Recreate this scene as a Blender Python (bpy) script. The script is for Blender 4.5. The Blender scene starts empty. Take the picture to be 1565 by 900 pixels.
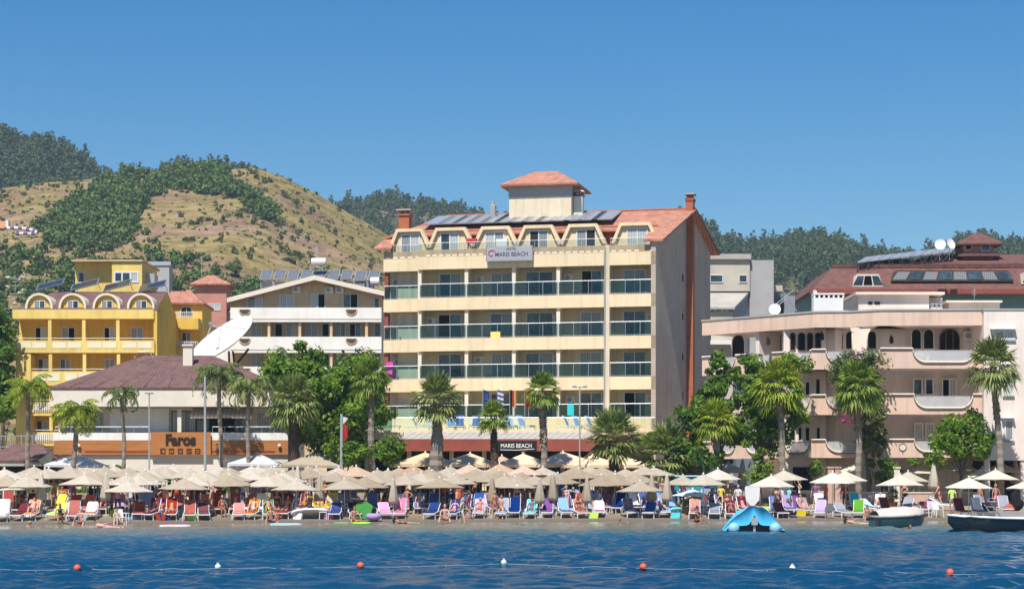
import bpy, bmesh, math, random
import numpy as np
from mathutils import Vector, Matrix, noise as mnoise

rnd = random.Random(11)
PI = math.pi
R = math.radians
SC = bpy.context.scene
COL = SC.collection
F, HZ, CX, CH = 3105.0, 735.0, 782.5, 2.3      # focal length, horizon row, centre column, eye height

def sx(px, Y):
    return (px - CX) * Y / F
def sz(py, Y):
    return CH + (HZ - py) * Y / F

# ------------------------------------------------------------------ materials
def _nodes(name):
    m = bpy.data.materials.new(name); m.use_nodes = True
    nt = m.node_tree; nt.nodes.clear()
    out = nt.nodes.new('ShaderNodeOutputMaterial')
    return m, nt, out

def principled(nt, out):
    b = nt.nodes.new('ShaderNodeBsdfPrincipled')
    nt.links.new(b.outputs[0], out.inputs[0])
    return b

def ramp(nt, fac, stops):
    r = nt.nodes.new('ShaderNodeValToRGB')
    e = r.color_ramp.elements
    while len(e) < len(stops): e.new(0.5)
    for k, (p, c) in enumerate(stops):
        e[k].position = p; e[k].color = (c[0], c[1], c[2], 1)
    nt.links.new(fac, r.inputs[0])
    return r.outputs[0]

def tc(nt, scale=(1, 1, 1)):
    t = nt.nodes.new('ShaderNodeTexCoord'); mp = nt.nodes.new('ShaderNodeMapping')
    mp.inputs['Scale'].default_value = scale
    nt.links.new(t.outputs['Object'], mp.inputs[0])
    return mp.outputs[0]

def noise(nt, vec, scale, detail=4, rough=.6):
    n = nt.nodes.new('ShaderNodeTexNoise')
    n.inputs['Scale'].default_value = scale; n.inputs['Detail'].default_value = detail
    n.inputs['Roughness'].default_value = rough
    nt.links.new(vec, n.inputs['Vector'])
    return n.outputs['Fac']

def bumpn(nt, h, strength, dist=.05):
    b = nt.nodes.new('ShaderNodeBump')
    b.inputs['Strength'].default_value = strength; b.inputs['Distance'].default_value = dist
    nt.links.new(h, b.inputs['Height'])
    return b.outputs[0]

def mul(c, k):
    return tuple(min(1, v * k) for v in c)

def mat(name, col, rough=.7, var=.12, scale=1.2, stretch=(1, 1, 1), bump=.15, bscale=14, spec=.3, metal=0.0, col2=None, streak=0):
    m, nt, out = _nodes(name)
    b = principled(nt, out)
    v = tc(nt, stretch)
    n = noise(nt, v, scale, 5, .62)
    c2 = col2 if col2 else mul(col, 1 - var)
    cc = ramp(nt, n, [(.32, c2), (.66, mul(col, 1 + var * .4))])
    if streak:
        # rain streaks and patchy repaints
        s1 = noise(nt, tc(nt, (2.2, 2.2, .16)), 1.0, 5, .7); s2 = noise(nt, tc(nt), .23, 3, .5)
        k1 = ramp(nt, s1, [(.36, (1 - streak * 1.9,) * 3), (.52, (1, 1, 1))]); k2 = ramp(nt, s2, [(.42, (1 - streak * .8,) * 3), (.56, (1, 1, 1))])
        for kk in (k1, k2):
            mx = nt.nodes.new('ShaderNodeMix'); mx.data_type = 'RGBA'; mx.blend_type = 'MULTIPLY'; mx.inputs['Factor'].default_value = 1
            nt.links.new(cc, mx.inputs['A']); nt.links.new(kk, mx.inputs['B']); cc = mx.outputs['Result']
    nt.links.new(cc, b.inputs['Base Color'])
    b.inputs['Roughness'].default_value = rough
    b.inputs['Specular IOR Level'].default_value = spec
    b.inputs['Metallic'].default_value = metal
    if bump:
        nt.links.new(bumpn(nt, noise(nt, v, bscale, 3), bump, .03), b.inputs['Normal'])
    return m

def mat_tiles(name, col, sx_=4.0, sy_=3.0, axis='X', rough=.8):
    """clay roof tiles: rounded channels running down the slope and courses across it"""
    m, nt, out = _nodes(name)
    b = principled(nt, out)
    v = tc(nt)
    w = nt.nodes.new('ShaderNodeTexWave'); w.bands_direction = axis; w.inputs['Scale'].default_value = sx_ / 3
    w.inputs['Distortion'].default_value = .6; w.inputs['Detail'].default_value = 1
    nt.links.new(v, w.inputs[0])
    w2 = nt.nodes.new('ShaderNodeTexWave'); w2.bands_direction = 'Z'; w2.wave_profile = 'SAW'
    w2.inputs['Scale'].default_value = sy_ / 3; w2.inputs['Distortion'].default_value = .8
    nt.links.new(v, w2.inputs[0])
    add = nt.nodes.new('ShaderNodeMath'); add.operation = 'ADD'
    nt.links.new(w.outputs['Fac'], add.inputs[0]); nt.links.new(w2.outputs['Fac'], add.inputs[1])
    n = noise(nt, v, 1.6, 6, .75)
    nt.links.new(ramp(nt, n, [(.3, mul(col, .55)), (.5, col), (.72, mul(col, 1.4))]), b.inputs['Base Color'])
    b.inputs['Roughness'].default_value = rough
    nt.links.new(bumpn(nt, add.outputs[0], .7, .06), b.inputs['Normal'])
    return m

def mat_leaf(name, dark, mid, light, trans=.25, rough=.55):
    m, nt, out = _nodes(name)
    g = nt.nodes.new('ShaderNodeNewGeometry')
    v = tc(nt)
    n = noise(nt, v, .9, 3, .6)
    mx = nt.nodes.new('ShaderNodeMath'); mx.operation = 'MULTIPLY_ADD'
    nt.links.new(g.outputs['Random Per Island'], mx.inputs[0]); mx.inputs[1].default_value = .6
    sub = nt.nodes.new('ShaderNodeMath'); sub.operation = 'MULTIPLY_ADD'
    nt.links.new(n, sub.inputs[0]); sub.inputs[1].default_value = 1.3; sub.inputs[2].default_value = -.45
    nt.links.new(sub.outputs[0], mx.inputs[2])
    c = ramp(nt, mx.outputs[0], [(.05, dark), (.45, mid), (.95, light)])
    b = nt.nodes.new('ShaderNodeBsdfPrincipled'); b.inputs['Roughness'].default_value = rough
    b.inputs['Specular IOR Level'].default_value = .35
    nt.links.new(c, b.inputs['Base Color'])
    t = nt.nodes.new('ShaderNodeBsdfTranslucent'); nt.links.new(c, t.inputs[0])
    ms = nt.nodes.new('ShaderNodeMixShader'); ms.inputs[0].default_value = trans
    nt.links.new(b.outputs[0], ms.inputs[1]); nt.links.new(t.outputs[0], ms.inputs[2])
    nt.links.new(ms.outputs[0], out.inputs[0])
    return m

def mat_cloth(name, col, trans=.18, rough=.85, var=.08):
    m, nt, out = _nodes(name)
    v = tc(nt)
    n = noise(nt, v, 2.5, 4)
    c = ramp(nt, n, [(.3, mul(col, 1 - var)), (.7, mul(col, 1 + var))])
    oi = nt.nodes.new('ShaderNodeObjectInfo')      # cloths of one colour have faded to different degrees
    hv = nt.nodes.new('ShaderNodeHueSaturation'); mr = nt.nodes.new('ShaderNodeMapRange'); mr.inputs['To Min'].default_value = .8; mr.inputs['To Max'].default_value = 1.14
    ms_ = nt.nodes.new('ShaderNodeMapRange'); ms_.inputs['To Min'].default_value = 1.12; ms_.inputs['To Max'].default_value = .78
    nt.links.new(oi.outputs['Random'], mr.inputs['Value']); nt.links.new(mr.outputs[0], hv.inputs['Value'])
    nt.links.new(oi.outputs['Random'], ms_.inputs['Value']); nt.links.new(ms_.outputs[0], hv.inputs['Saturation'])
    nt.links.new(c, hv.inputs['Color']); c = hv.outputs[0]
    b = nt.nodes.new('ShaderNodeBsdfPrincipled'); b.inputs['Roughness'].default_value = rough
    b.inputs['Specular IOR Level'].default_value = .15
    nt.links.new(c, b.inputs['Base Color'])
    nt.links.new(bumpn(nt, noise(nt, v, 9, 2), .2, .03), b.inputs['Normal'])
    t = nt.nodes.new('ShaderNodeBsdfTranslucent'); nt.links.new(c, t.inputs[0])
    ms = nt.nodes.new('ShaderNodeMixShader'); ms.inputs[0].default_value = trans
    nt.links.new(b.outputs[0], ms.inputs[1]); nt.links.new(t.outputs[0], ms.inputs[2])
    nt.links.new(ms.outputs[0], out.inputs[0])
    return m

def mat_glass(name, tint, gloss=.14):
    m, nt, out = _nodes(name)
    t = nt.nodes.new('ShaderNodeBsdfTransparent'); t.inputs[0].default_value = (*tint, 1)
    g = nt.nodes.new('ShaderNodeBsdfGlossy'); g.inputs['Roughness'].default_value = .03
    g.inputs[0].default_value = (.9, .95, 1, 1)
    f = nt.nodes.new('ShaderNodeFresnel'); f.inputs[0].default_value = 1.5
    a = nt.nodes.new('ShaderNodeMath'); a.operation = 'MULTIPLY_ADD'; a.inputs[1].default_value = .5; a.inputs[2].default_value = gloss
    nt.links.new(f.outputs[0], a.inputs[0])
    ms = nt.nodes.new('ShaderNodeMixShader')
    nt.links.new(a.outputs[0], ms.inputs[0]); nt.links.new(t.outputs[0], ms.inputs[1]); nt.links.new(g.outputs[0], ms.inputs[2])
    nt.links.new(ms.outputs[0], out.inputs[0])
    return m

def mat_frost(name, col, k=.5):
    m, nt, out = _nodes(name)
    t = nt.nodes.new('ShaderNodeBsdfTransparent'); d = nt.nodes.new('ShaderNodeBsdfPrincipled'); d.inputs['Roughness'].default_value = .3
    nt.links.new(ramp(nt, noise(nt, tc(nt), 1.5, 3), [(.3, mul(col, .85)), (.7, col)]), d.inputs['Base Color'])
    ms = nt.nodes.new('ShaderNodeMixShader'); ms.inputs[0].default_value = k
    nt.links.new(t.outputs[0], ms.inputs[1]); nt.links.new(d.outputs[0], ms.inputs[2]); nt.links.new(ms.outputs[0], out.inputs[0])
    return m

def mat_pane(name, col, rough=.08, curtain=None):
    """window glass seen from outside: dark room, optional curtain folds behind"""
    m, nt, out = _nodes(name)
    b = principled(nt, out)
    v = tc(nt)
    if curtain:
        w = nt.nodes.new('ShaderNodeTexWave'); w.bands_direction = 'X'
        w.inputs['Scale'].default_value = 1.7; w.inputs['Distortion'].default_value = 2.2
        nt.links.new(v, w.inputs[0])
        nt.links.new(ramp(nt, w.outputs['Fac'], [(.1, mul(curtain, .72)), (.8, curtain)]), b.inputs['Base Color'])
    else:
        nt.links.new(ramp(nt, noise(nt, v, .9, 3), [(.4, mul(col, .5)), (.65, mul(col, 1.6))]), b.inputs['Base Color'])
    b.inputs['Roughness'].default_value = rough
    b.inputs['Specular IOR Level'].default_value = .6
    return m

M = {}
M['hotel_cream'] = mat('cream_render', (.84, .67, .43), .8, .06, .5, bump=.1, bscale=6, streak=.07)
M['hotel_beige'] = mat('beige_render', (.78, .66, .47), .85, .1, .6, streak=.08)
M['hotel_cap'] = mat('ochre_beige_render', (.46, .37, .24), .85, .14, .8, streak=.12)
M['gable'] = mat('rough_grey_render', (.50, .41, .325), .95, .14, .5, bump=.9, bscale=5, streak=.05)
M['brick'] = mat('orange_brick', (.42, .14, .065), .85, .2, 1.2, bump=.4)
M['brickdark'] = mat('dark_red_brick', (.30, .085, .05), .85, .2, 2.2, bump=.4)
M['tile'] = mat_tiles('clay_roof_tiles', (.47, .205, .135))
M['tile_dark'] = mat_tiles('old_brown_roof_tiles', (.165, .088, .075))
M['tile_red'] = mat_tiles('dark_red_roof_sheets', (.165, .07, .055))
M['white'] = mat('white_paint', (.78, .77, .74), .6, .06, 1)
M['whiteplastic'] = mat('white_plastic', (.8, .8, .8), .35, .04, 2, bump=0, spec=.5)
M['whitewash'] = mat('whitewashed_render', (.85, .82, .76), .85, .08, .5, streak=.04)
M['grey'] = mat('grey_metal', (.34, .35, .36), .45, .12, 2, metal=.3)
M['galv'] = mat('galvanised_metal', (.55, .55, .54), .4, .12, 2, metal=.5)
M['darkmetal'] = mat('dark_metal', (.05, .05, .055), .5, .2, 2, bump=0)
M['solar'] = mat('solar_collector_glass', (.36, .37, .40), .3, .2, 1.2, bump=0, spec=.7)  # pale grey puts the sky's reflection into the base colour
M['solar_mid'] = mat('solar_collector_grey_glass', (.15, .165, .19), .3, .2, 1.2, bump=0, spec=.5)
M['solar_dark'] = mat('solar_collector_dark_glass', (.035, .04, .05), .2, .2, 1.2, bump=0, spec=.7)
M['yellow'] = mat('yellow_render', (.80, .53, .10), .85, .1, .5, streak=.08)
M['yellow_lt'] = mat('light_yellow_render', (.82, .61, .18), .85, .08, .5, streak=.08)
M['cream_panel'] = mat('cream_panel', (.78, .72, .52), .8, .06, .8)
M['ochre'] = mat('sandy_render', (.70, .53, .32), .85, .1, .5, streak=.08)
M['concrete'] = mat('weathered_concrete', (.43, .40, .35), .9, .16, .8, bump=.3)
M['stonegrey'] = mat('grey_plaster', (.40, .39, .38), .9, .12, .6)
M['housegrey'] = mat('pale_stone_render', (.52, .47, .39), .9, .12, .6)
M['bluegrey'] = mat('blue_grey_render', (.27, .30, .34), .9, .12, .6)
M['pink'] = mat('rose_render', (.86, .735, .645), .85, .06, .5, streak=.05)
M['pink2'] = mat('salmon_render', (.79, .565, .435), .85, .08, .5, streak=.08)
M['pinklow'] = mat('salmon_garden_wall', (.60, .40, .31), .85, .14, 1.2)
M['cream_trim'] = mat('cream_trim', (.76, .68, .56), .7, .08, 1)
M['browncap'] = mat('brown_coping', (.22, .13, .10), .7, .15, 1)
M['redpink'] = mat('faded_red_render', (.52, .24, .18), .85, .14, .9)
M['teal'] = mat('teal_render', (.20, .32, .32), .85, .12, .6)
M['maroon'] = mat('maroon_fascia', (.27, .07, .05), .6, .18, 1.2)
M['orange'] = mat('orange_timber_cladding', (.47, .185, .055), .55, .25, 2.5, stretch=(.25, 1, 6))
M['orangedark'] = mat('dark_orange_timber', (.36, .07, .025), .6, .15, 2)
M['greyslate'] = mat('grey_awning_sheet', (.44, .41, .38), .8, .1, 1)
M['creamwall'] = mat('cream_tiled_wall', (.74, .66, .55), .8, .07, 1)
M['roofcoat'] = mat('cream_canopy_sheet', (.70, .62, .46), .7, .06, .6)
M['black'] = mat('black_paint', (.015, .014, .014), .5, .1, 2, bump=0)
M['letter'] = mat('dark_letter', (.035, .018, .01), .5, .1, 2, bump=0)
M['navyletter'] = mat('navy_letter', (.05, .05, .09), .5, .1, 2, bump=0)
M['silver'] = mat('brushed_silver_sign', (.44, .43, .46), .4, .1, 1.5, stretch=(.3, 1, 4), bump=0, metal=.2)
M['redpaint'] = mat('red_paint', (.55, .06, .05), .5, .1, 2, bump=0)
M['chairdark'] = mat('dark_blue_plastic', (.025, .05, .085), .5, .1, 2, bump=0)
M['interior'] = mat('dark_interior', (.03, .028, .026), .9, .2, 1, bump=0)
M['frame'] = mat('white_window_frame', (.74, .74, .73), .45, .04, 2, bump=0, spec=.4)
M['brownframe'] = mat('brown_window_frame', (.10, .06, .04), .5, .1, 2, bump=0)
M['pane'] = mat_pane('dark_window_glass', (.03, .045, .06))
M['paneblue'] = mat_pane('bluish_window_glass', (.06, .10, .14))
M['panegrey'] = mat_pane('curtained_window_glass', None, .12, (.30, .30, .31))
M['panewhite'] = mat_pane('white_curtained_window_glass', None, .15, (.55, .55, .54))
M['paneblack'] = mat_pane('black_window_glass', (.006, .006, .007), .5)
M['paneblack'].node_tree.nodes['Principled BSDF'].inputs['Specular IOR Level'].default_value = .08
M['balglass'] = mat_glass('balcony_glass', (.60, .76, .78), .0)
M['clearglass'] = mat_glass('clear_balustrade_glass', (.86, .90, .86), .02)
M['greenglass'] = mat_glass('green_balustrade_glass', (.42, .62, .54), .05)
M['frostglass'] = mat_frost('milky_balustrade_glass', (.78, .76, .74), .5)
M['bark'] = mat('palm_bark', (.30, .25, .20), .95, .35, 1.5, stretch=(1, 1, 5), bump=.9, bscale=9)
M['barkdark'] = mat('shaggy_palm_bark', (.12, .08, .055), .95, .4, 2.5, bump=1, bscale=9)
M['treebark'] = mat('tree_bark', (.17, .14, .11), .95, .3, 2, stretch=(1, 1, .4), bump=.8, bscale=9)
M['thatch'] = mat('dead_fronds', (.30, .22, .12), .9, .3, 3)
M['palm_yel'] = mat_leaf('yellow_green_palm_leaf', (.08, .15, .012), (.27, .36, .025), (.50, .54, .07), .4)
M['palm_grn'] = mat_leaf('green_palm_leaf', (.05, .11, .015), (.18, .28, .03), (.38, .46, .08), .4)
M['palm_dk'] = mat_leaf('grey_green_palm_leaf', (.05, .085, .025), (.14, .19, .05), (.30, .35, .11), .35)
M['palm_olive'] = mat_leaf('olive_palm_leaf', (.06, .10, .02), (.20, .26, .06), (.44, .46, .17), .35)
M['leaf_ficus'] = mat_leaf('glossy_green_leaf', (.035, .09, .01), (.13, .25, .018), (.30, .43, .04), .42)
M['leaf_deep'] = mat_leaf('deep_green_leaf', (.025, .07, .010), (.09, .19, .018), (.21, .33, .035), .38)
M['leaf_bright'] = mat_leaf('bright_green_leaf', (.04, .10, .01), (.15, .27, .02), (.33, .44, .04), .4)
M['leaf_boug'] = mat_leaf('bougainvillea_leaf', (.03, .07, .012), (.11, .17, .03), (.27, .22, .11), .3)
M['leaf_pine'] = mat_leaf('pine_needles', (.03, .055, .022), (.075, .11, .042), (.15, .19, .06), .15, .8)
M['leaf_scrub'] = mat_leaf('scrub_leaf', (.04, .06, .015), (.10, .125, .03), (.20, .21, .06), .12, .8)
M['leaf_wood'] = mat_leaf('hill_wood_leaf', (.035, .075, .018), (.09, .15, .03), (.20, .26, .055), .18, .8)
M['flower'] = mat('magenta_bracts', (.55, .05, .28), .6, .2, 3)
M['rope'] = mat('white_rope', (.75, .75, .72), .7, .1, 3)
M['terracotta'] = mat('terracotta_pot', (.48, .18, .09), .8, .14, 3)
M['rock'] = mat('pale_rock', (.55, .49, .42), .9, .25, 1.5, bump=.6)
M['dish'] = mat('white_dish_paint', (.80, .80, .80), .5, .05, .8, bump=0)

CL = {'beige': (.47, .385, .28), 'sand': (.54, .455, .34), 'ivory': (.64, .58, .465), 'straw': (.80, .58, .35), 'peach': (.60, .40, .27),
      'tent': (.80, .79, .79), 'navy': (.018, .045, .20), 'blue': (.06, .14, .42), 'skyblue': (.22, .42, .70), 'maroon': (.16, .03, .04),
      'redor': (.38, .05, .022), 'orange': (.72, .25, .04), 'coral': (.55, .14, .09), 'purple': (.24, .10, .30), 'lilac': (.50, .36, .62), 'whitecl': (.78, .76, .76),
      'greycl': (.26, .27, .33), 'green': (.12, .34, .03), 'lime': (.50, .85, .03), 'turq': (.10, .62, .70), 'pinkcl': (.75, .22, .45),
      'yellowcl': (.80, .60, .05), 'magenta': (.65, .06, .40), 'dgreen': (.05, .22, .09), 'blackcl': (.02, .02, .025), 'bluestripe': (.35, .5, .72),
      'iceblue': (.55, .78, .84)}
for k, c in CL.items():
    M['c_' + k] = mat_cloth(k + '_cloth', c, .15 if k in ('beige', 'sand', 'ivory', 'straw', 'peach', 'tent', 'iceblue') else .03)
SK = {'tan': (.46, .235, .14), 'fair': (.62, .36, .26), 'brown': (.28, .13, .075), 'pinkskin': (.66, .33, .25)}
for k, c in SK.items():
    M['s_' + k] = mat('skin_' + k, c, .5, .06, 5, bump=0, spec=.35)
HR = {'dark': (.03, .02, .015), 'brownhair': (.10, .05, .025), 'blond': (.45, .30, .13), 'greyhair': (.4, .38, .36)}
for k, c in HR.items():
    M['h_' + k] = mat('hair_' + k, c, .6, .2, 8, bump=0)

# ------------------------------------------------------------------ mesh builder
class MB:
    def __init__(s, T=None):
        s.v = []; s.f = []; s.m = []; s.T = T
    def add(s, vs, fs, mi=0):
        o = len(s.v); s.v += [tuple(p) for p in vs]
        for f in fs:
            s.f.append([i + o for i in f]); s.m.append(mi)
        return s
    def poly(s, pts, mi=0):
        return s.add(pts, [list(range(len(pts)))], mi)
    def box(s, x0, x1, y0, y1, z0, z1, mi=0):
        v = [(x0, y0, z0), (x1, y0, z0), (x1, y1, z0), (x0, y1, z0), (x0, y0, z1), (x1, y0, z1), (x1, y1, z1), (x0, y1, z1)]
        return s.add(v, [[0, 3, 2, 1], [4, 5, 6, 7], [0, 1, 5, 4], [1, 2, 6, 5], [2, 3, 7, 6], [3, 0, 4, 7]], mi)
    def prism(s, xy, z0, z1, mi=0):
        n = len(xy)
        v = [(x, y, z0) for x, y in xy] + [(x, y, z1) for x, y in xy]
        f = [list(range(n))[::-1], list(range(n, 2 * n))] + [[i, (i + 1) % n, n + (i + 1) % n, n + i] for i in range(n)]
        return s.add(v, f, mi)
    def extr(s, xz, y0, y1, mi=0):
        n = len(xz)
        v = [(x, y0, z) for x, z in xz] + [(x, y1, z) for x, z in xz]
        f = [list(range(n)), list(range(n, 2 * n))[::-1]] + [[i, n + i, n + (i + 1) % n, (i + 1) % n] for i in range(n)]
        return s.add(v, f, mi)
    def strip(s, prof_top, zbot, y0, y1, mi=0):
        """wall whose top follows prof_top [(x,z)...] and whose bottom is level; column by column"""
        for (xa, za), (xb, zb) in zip(prof_top[:-1], prof_top[1:]):
            v = [(xa, y0, zbot), (xb, y0, zbot), (xb, y1, zbot), (xa, y1, zbot), (xa, y0, za), (xb, y0, zb), (xb, y1, zb), (xa, y1, za)]
            s.add(v, [[0, 3, 2, 1], [4, 5, 6, 7], [0, 1, 5, 4], [2, 3, 7, 6]], mi)
        xa, za = prof_top[0]; xb, zb = prof_top[-1]
        s.add([(xa, y0, zbot), (xa, y1, zbot), (xa, y1, za), (xa, y0, za)], [[0, 1, 2, 3]], mi)
        s.add([(xb, y0, zbot), (xb, y1, zbot), (xb, y1, zb), (xb, y0, zb)], [[3, 2, 1, 0]], mi)
        return s
    def tube(s, pts, rad, n=6, mi=0, cap=True):
        pts = [Vector(p) for p in pts]
        if not hasattr(rad, '__len__'): rad = [rad] * len(pts)
        rings = []; o = len(s.v)
        up = Vector((0, 0, 1))
        for i, p in enumerate(pts):
            d = (pts[min(i + 1, len(pts) - 1)] - pts[max(i - 1, 0)])
            d = d.normalized() if d.length > 1e-9 else Vector((0, 0, 1))
            a = d.cross(Vector((1, 0, 0)) if abs(d.x) < .9 else up).normalized(); b = d.cross(a)
            for k in range(n):
                t = 2 * PI * k / n
                s.v.append(tuple(p + (a * math.cos(t) + b * math.sin(t)) * rad[i]))
        for i in range(len(pts) - 1):
            for k in range(n):
                s.f.append([o + i * n + k, o + i * n + (k + 1) % n, o + (i + 1) * n + (k + 1) % n, o + (i + 1) * n + k]); s.m.append(mi)
        if cap:
            s.f.append([o + k for k in range(n)][::-1]); s.m.append(mi)
            q = o + (len(pts) - 1) * n
            s.f.append([q + k for k in range(n)]); s.m.append(mi)
        return s
    def lathe(s, prof, n=12, c=(0, 0), mi=0, f=None):
        o = len(s.v)
        for j, (r, z) in enumerate(prof):
            for k in range(n):
                t = 2 * PI * k / n
                rr = r * (f(j, k) if f else 1)
                s.v.append((c[0] + rr * math.cos(t), c[1] + rr * math.sin(t), z))
        for j in range(len(prof) - 1):
            for k in range(n):
                s.f.append([o + j * n + k, o + j * n + (k + 1) % n, o + (j + 1) * n + (k + 1) % n, o + (j + 1) * n + k]); s.m.append(mi)
        s.f.append([o + k for k in range(n)][::-1]); s.m.append(mi)
        q = o + (len(prof) - 1) * n
        s.f.append([q + k for k in range(n)]); s.m.append(mi)
        return s
    def ball(s, c, r, n=8, m=6, mi=0):
        r = r if hasattr(r, '__len__') else (r, r, r)
        o = len(s.v)
        for j in range(m + 1):
            a = PI * j / m
            for k in range(n):
                t = 2 * PI * k / n
                s.v.append((c[0] + r[0] * math.sin(a) * math.cos(t), c[1] + r[1] * math.sin(a) * math.sin(t), c[2] + r[2] * math.cos(a)))
        for j in range(m):
            for k in range(n):
                s.f.append([o + j * n + k, o + (j + 1) * n + k, o + (j + 1) * n + (k + 1) % n, o + j * n + (k + 1) % n]); s.m.append(mi)
        return s
    def build(s, name, mats, parent=None, loc=None, smooth=False, fix=True):
        me = bpy.data.meshes.new(name)
        vs = s.v
        if s.T is not None: vs = [tuple(s.T @ Vector(p)) for p in vs]
        me.from_pydata(vs, [], s.f)
        for m in (mats if isinstance(mats, (list, tuple)) else [mats]): me.materials.append(M[m] if isinstance(m, str) else m)
        if max(s.m, default=0) > 0: me.polygons.foreach_set('material_index', s.m)
        if fix and len(s.f) < 20000:
            bm = bmesh.new(); bm.from_mesh(me); bmesh.ops.recalc_face_normals(bm, faces=bm.faces); bm.to_mesh(me); bm.free()
        if smooth: me.polygons.foreach_set('use_smooth', [True] * len(me.polygons))
        me.update()
        o = bpy.data.objects.new(name, me); COL.objects.link(o)
        if parent is not None: o.parent = parent
        if loc is not None: o.location = loc
        return o

USED = {}
def tag(o, label, cat, group=None, kind=None):
    if label:
        n = USED.get(label, 0); USED[label] = n + 1
        o['label'] = label
    if cat: o['category'] = cat
    if group: o['group'] = group
    if kind: o['kind'] = kind
    return o

def thing(name, label, cat, loc=(0, 0, 0), rz=0, group=None):
    o = bpy.data.objects.new(name, None); COL.objects.link(o)
    o.empty_display_size = .2
    o.location = loc; o.rotation_euler = (0, 0, rz)
    return tag(o, label, cat, group)

CH_OF = {}
def kids(o):
    return CH_OF.get(o.name) or [c for c in o.children]

def dup(root, loc, rz=0, label=None, cat=None, group=None, scale=None, rot=None, swap=None):
    """a copy of a thing with copies of its parts and sub-parts (meshes shared); swap maps a material name to another"""
    def cp(o, parent):
        c = o.copy(); COL.objects.link(c)
        if parent is not None: c.parent = parent
        if swap and c.type == 'MESH':
            for i, sl in enumerate(c.material_slots):
                mm = o.data.materials[i]
                if mm and mm.name in swap:
                    sl.link = 'OBJECT'; sl.material = swap[mm.name]
        for ch in list(o.children): cp(ch, c)
        return c
    r = cp(root, None)
    r.location = loc; r.rotation_euler = rot if rot else (0, 0, rz)
    if scale: r.scale = scale if hasattr(scale, '__len__') else (scale,) * 3
    for k in ('label', 'category', 'group'):
        if k in r: del r[k]
    tag(r, label, cat, group)
    return r

def drop(root):
    for c in list(root.children_recursive): bpy.data.objects.remove(c)
    bpy.data.objects.remove(root)

def np_mesh(name, V, Fq, mats, parent=None, mi=None, smooth=False):
    """V (n,3) array, Fq (m,k) array of equal-sized faces"""
    me = bpy.data.meshes.new(name)
    k = Fq.shape[1]
    me.vertices.add(len(V)); me.vertices.foreach_set('co', np.ascontiguousarray(V, dtype=np.float32).ravel())
    me.loops.add(Fq.size); me.loops.foreach_set('vertex_index', Fq.astype(np.int32).ravel())
    me.polygons.add(len(Fq)); me.polygons.foreach_set('loop_start', np.arange(0, Fq.size, k, dtype=np.int32))
    me.polygons.foreach_set('loop_total', np.full(len(Fq), k, dtype=np.int32))
    for m in (mats if isinstance(mats, (list, tuple)) else [mats]): me.materials.append(M[m] if isinstance(m, str) else m)
    if mi is not None: me.polygons.foreach_set('material_index', np.asarray(mi, dtype=np.int32))
    me.polygons.foreach_set('use_smooth', [smooth] * len(Fq))
    me.update(); me.validate()
    o = bpy.data.objects.new(name, me); COL.objects.link(o)
    if parent is not None: o.parent = parent
    return o

def text_part(name, s, size, m, parent, loc, rot=(PI / 2, 0, 0), depth=.03, align='CENTER', sxy=(1, 1), bold=0.0):
    cu = bpy.data.curves.new(name, 'FONT'); cu.body = s; cu.size = size; cu.extrude = depth; cu.align_x = align
    cu.align_y = 'CENTER'; cu.offset = bold
    t = bpy.data.objects.new(name, cu); COL.objects.link(t)
    dg = bpy.context.evaluated_depsgraph_get()
    me = bpy.data.meshes.new_from_object(t.evaluated_get(dg))
    bpy.data.objects.remove(t)
    me.materials.clear(); me.materials.append(M[m])
    o = bpy.data.objects.new(name, me); COL.objects.link(o); o.parent = parent
    o.location = loc; o.rotation_euler = rot; o.scale = (sxy[0], sxy[1], 1)
    return o

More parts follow.
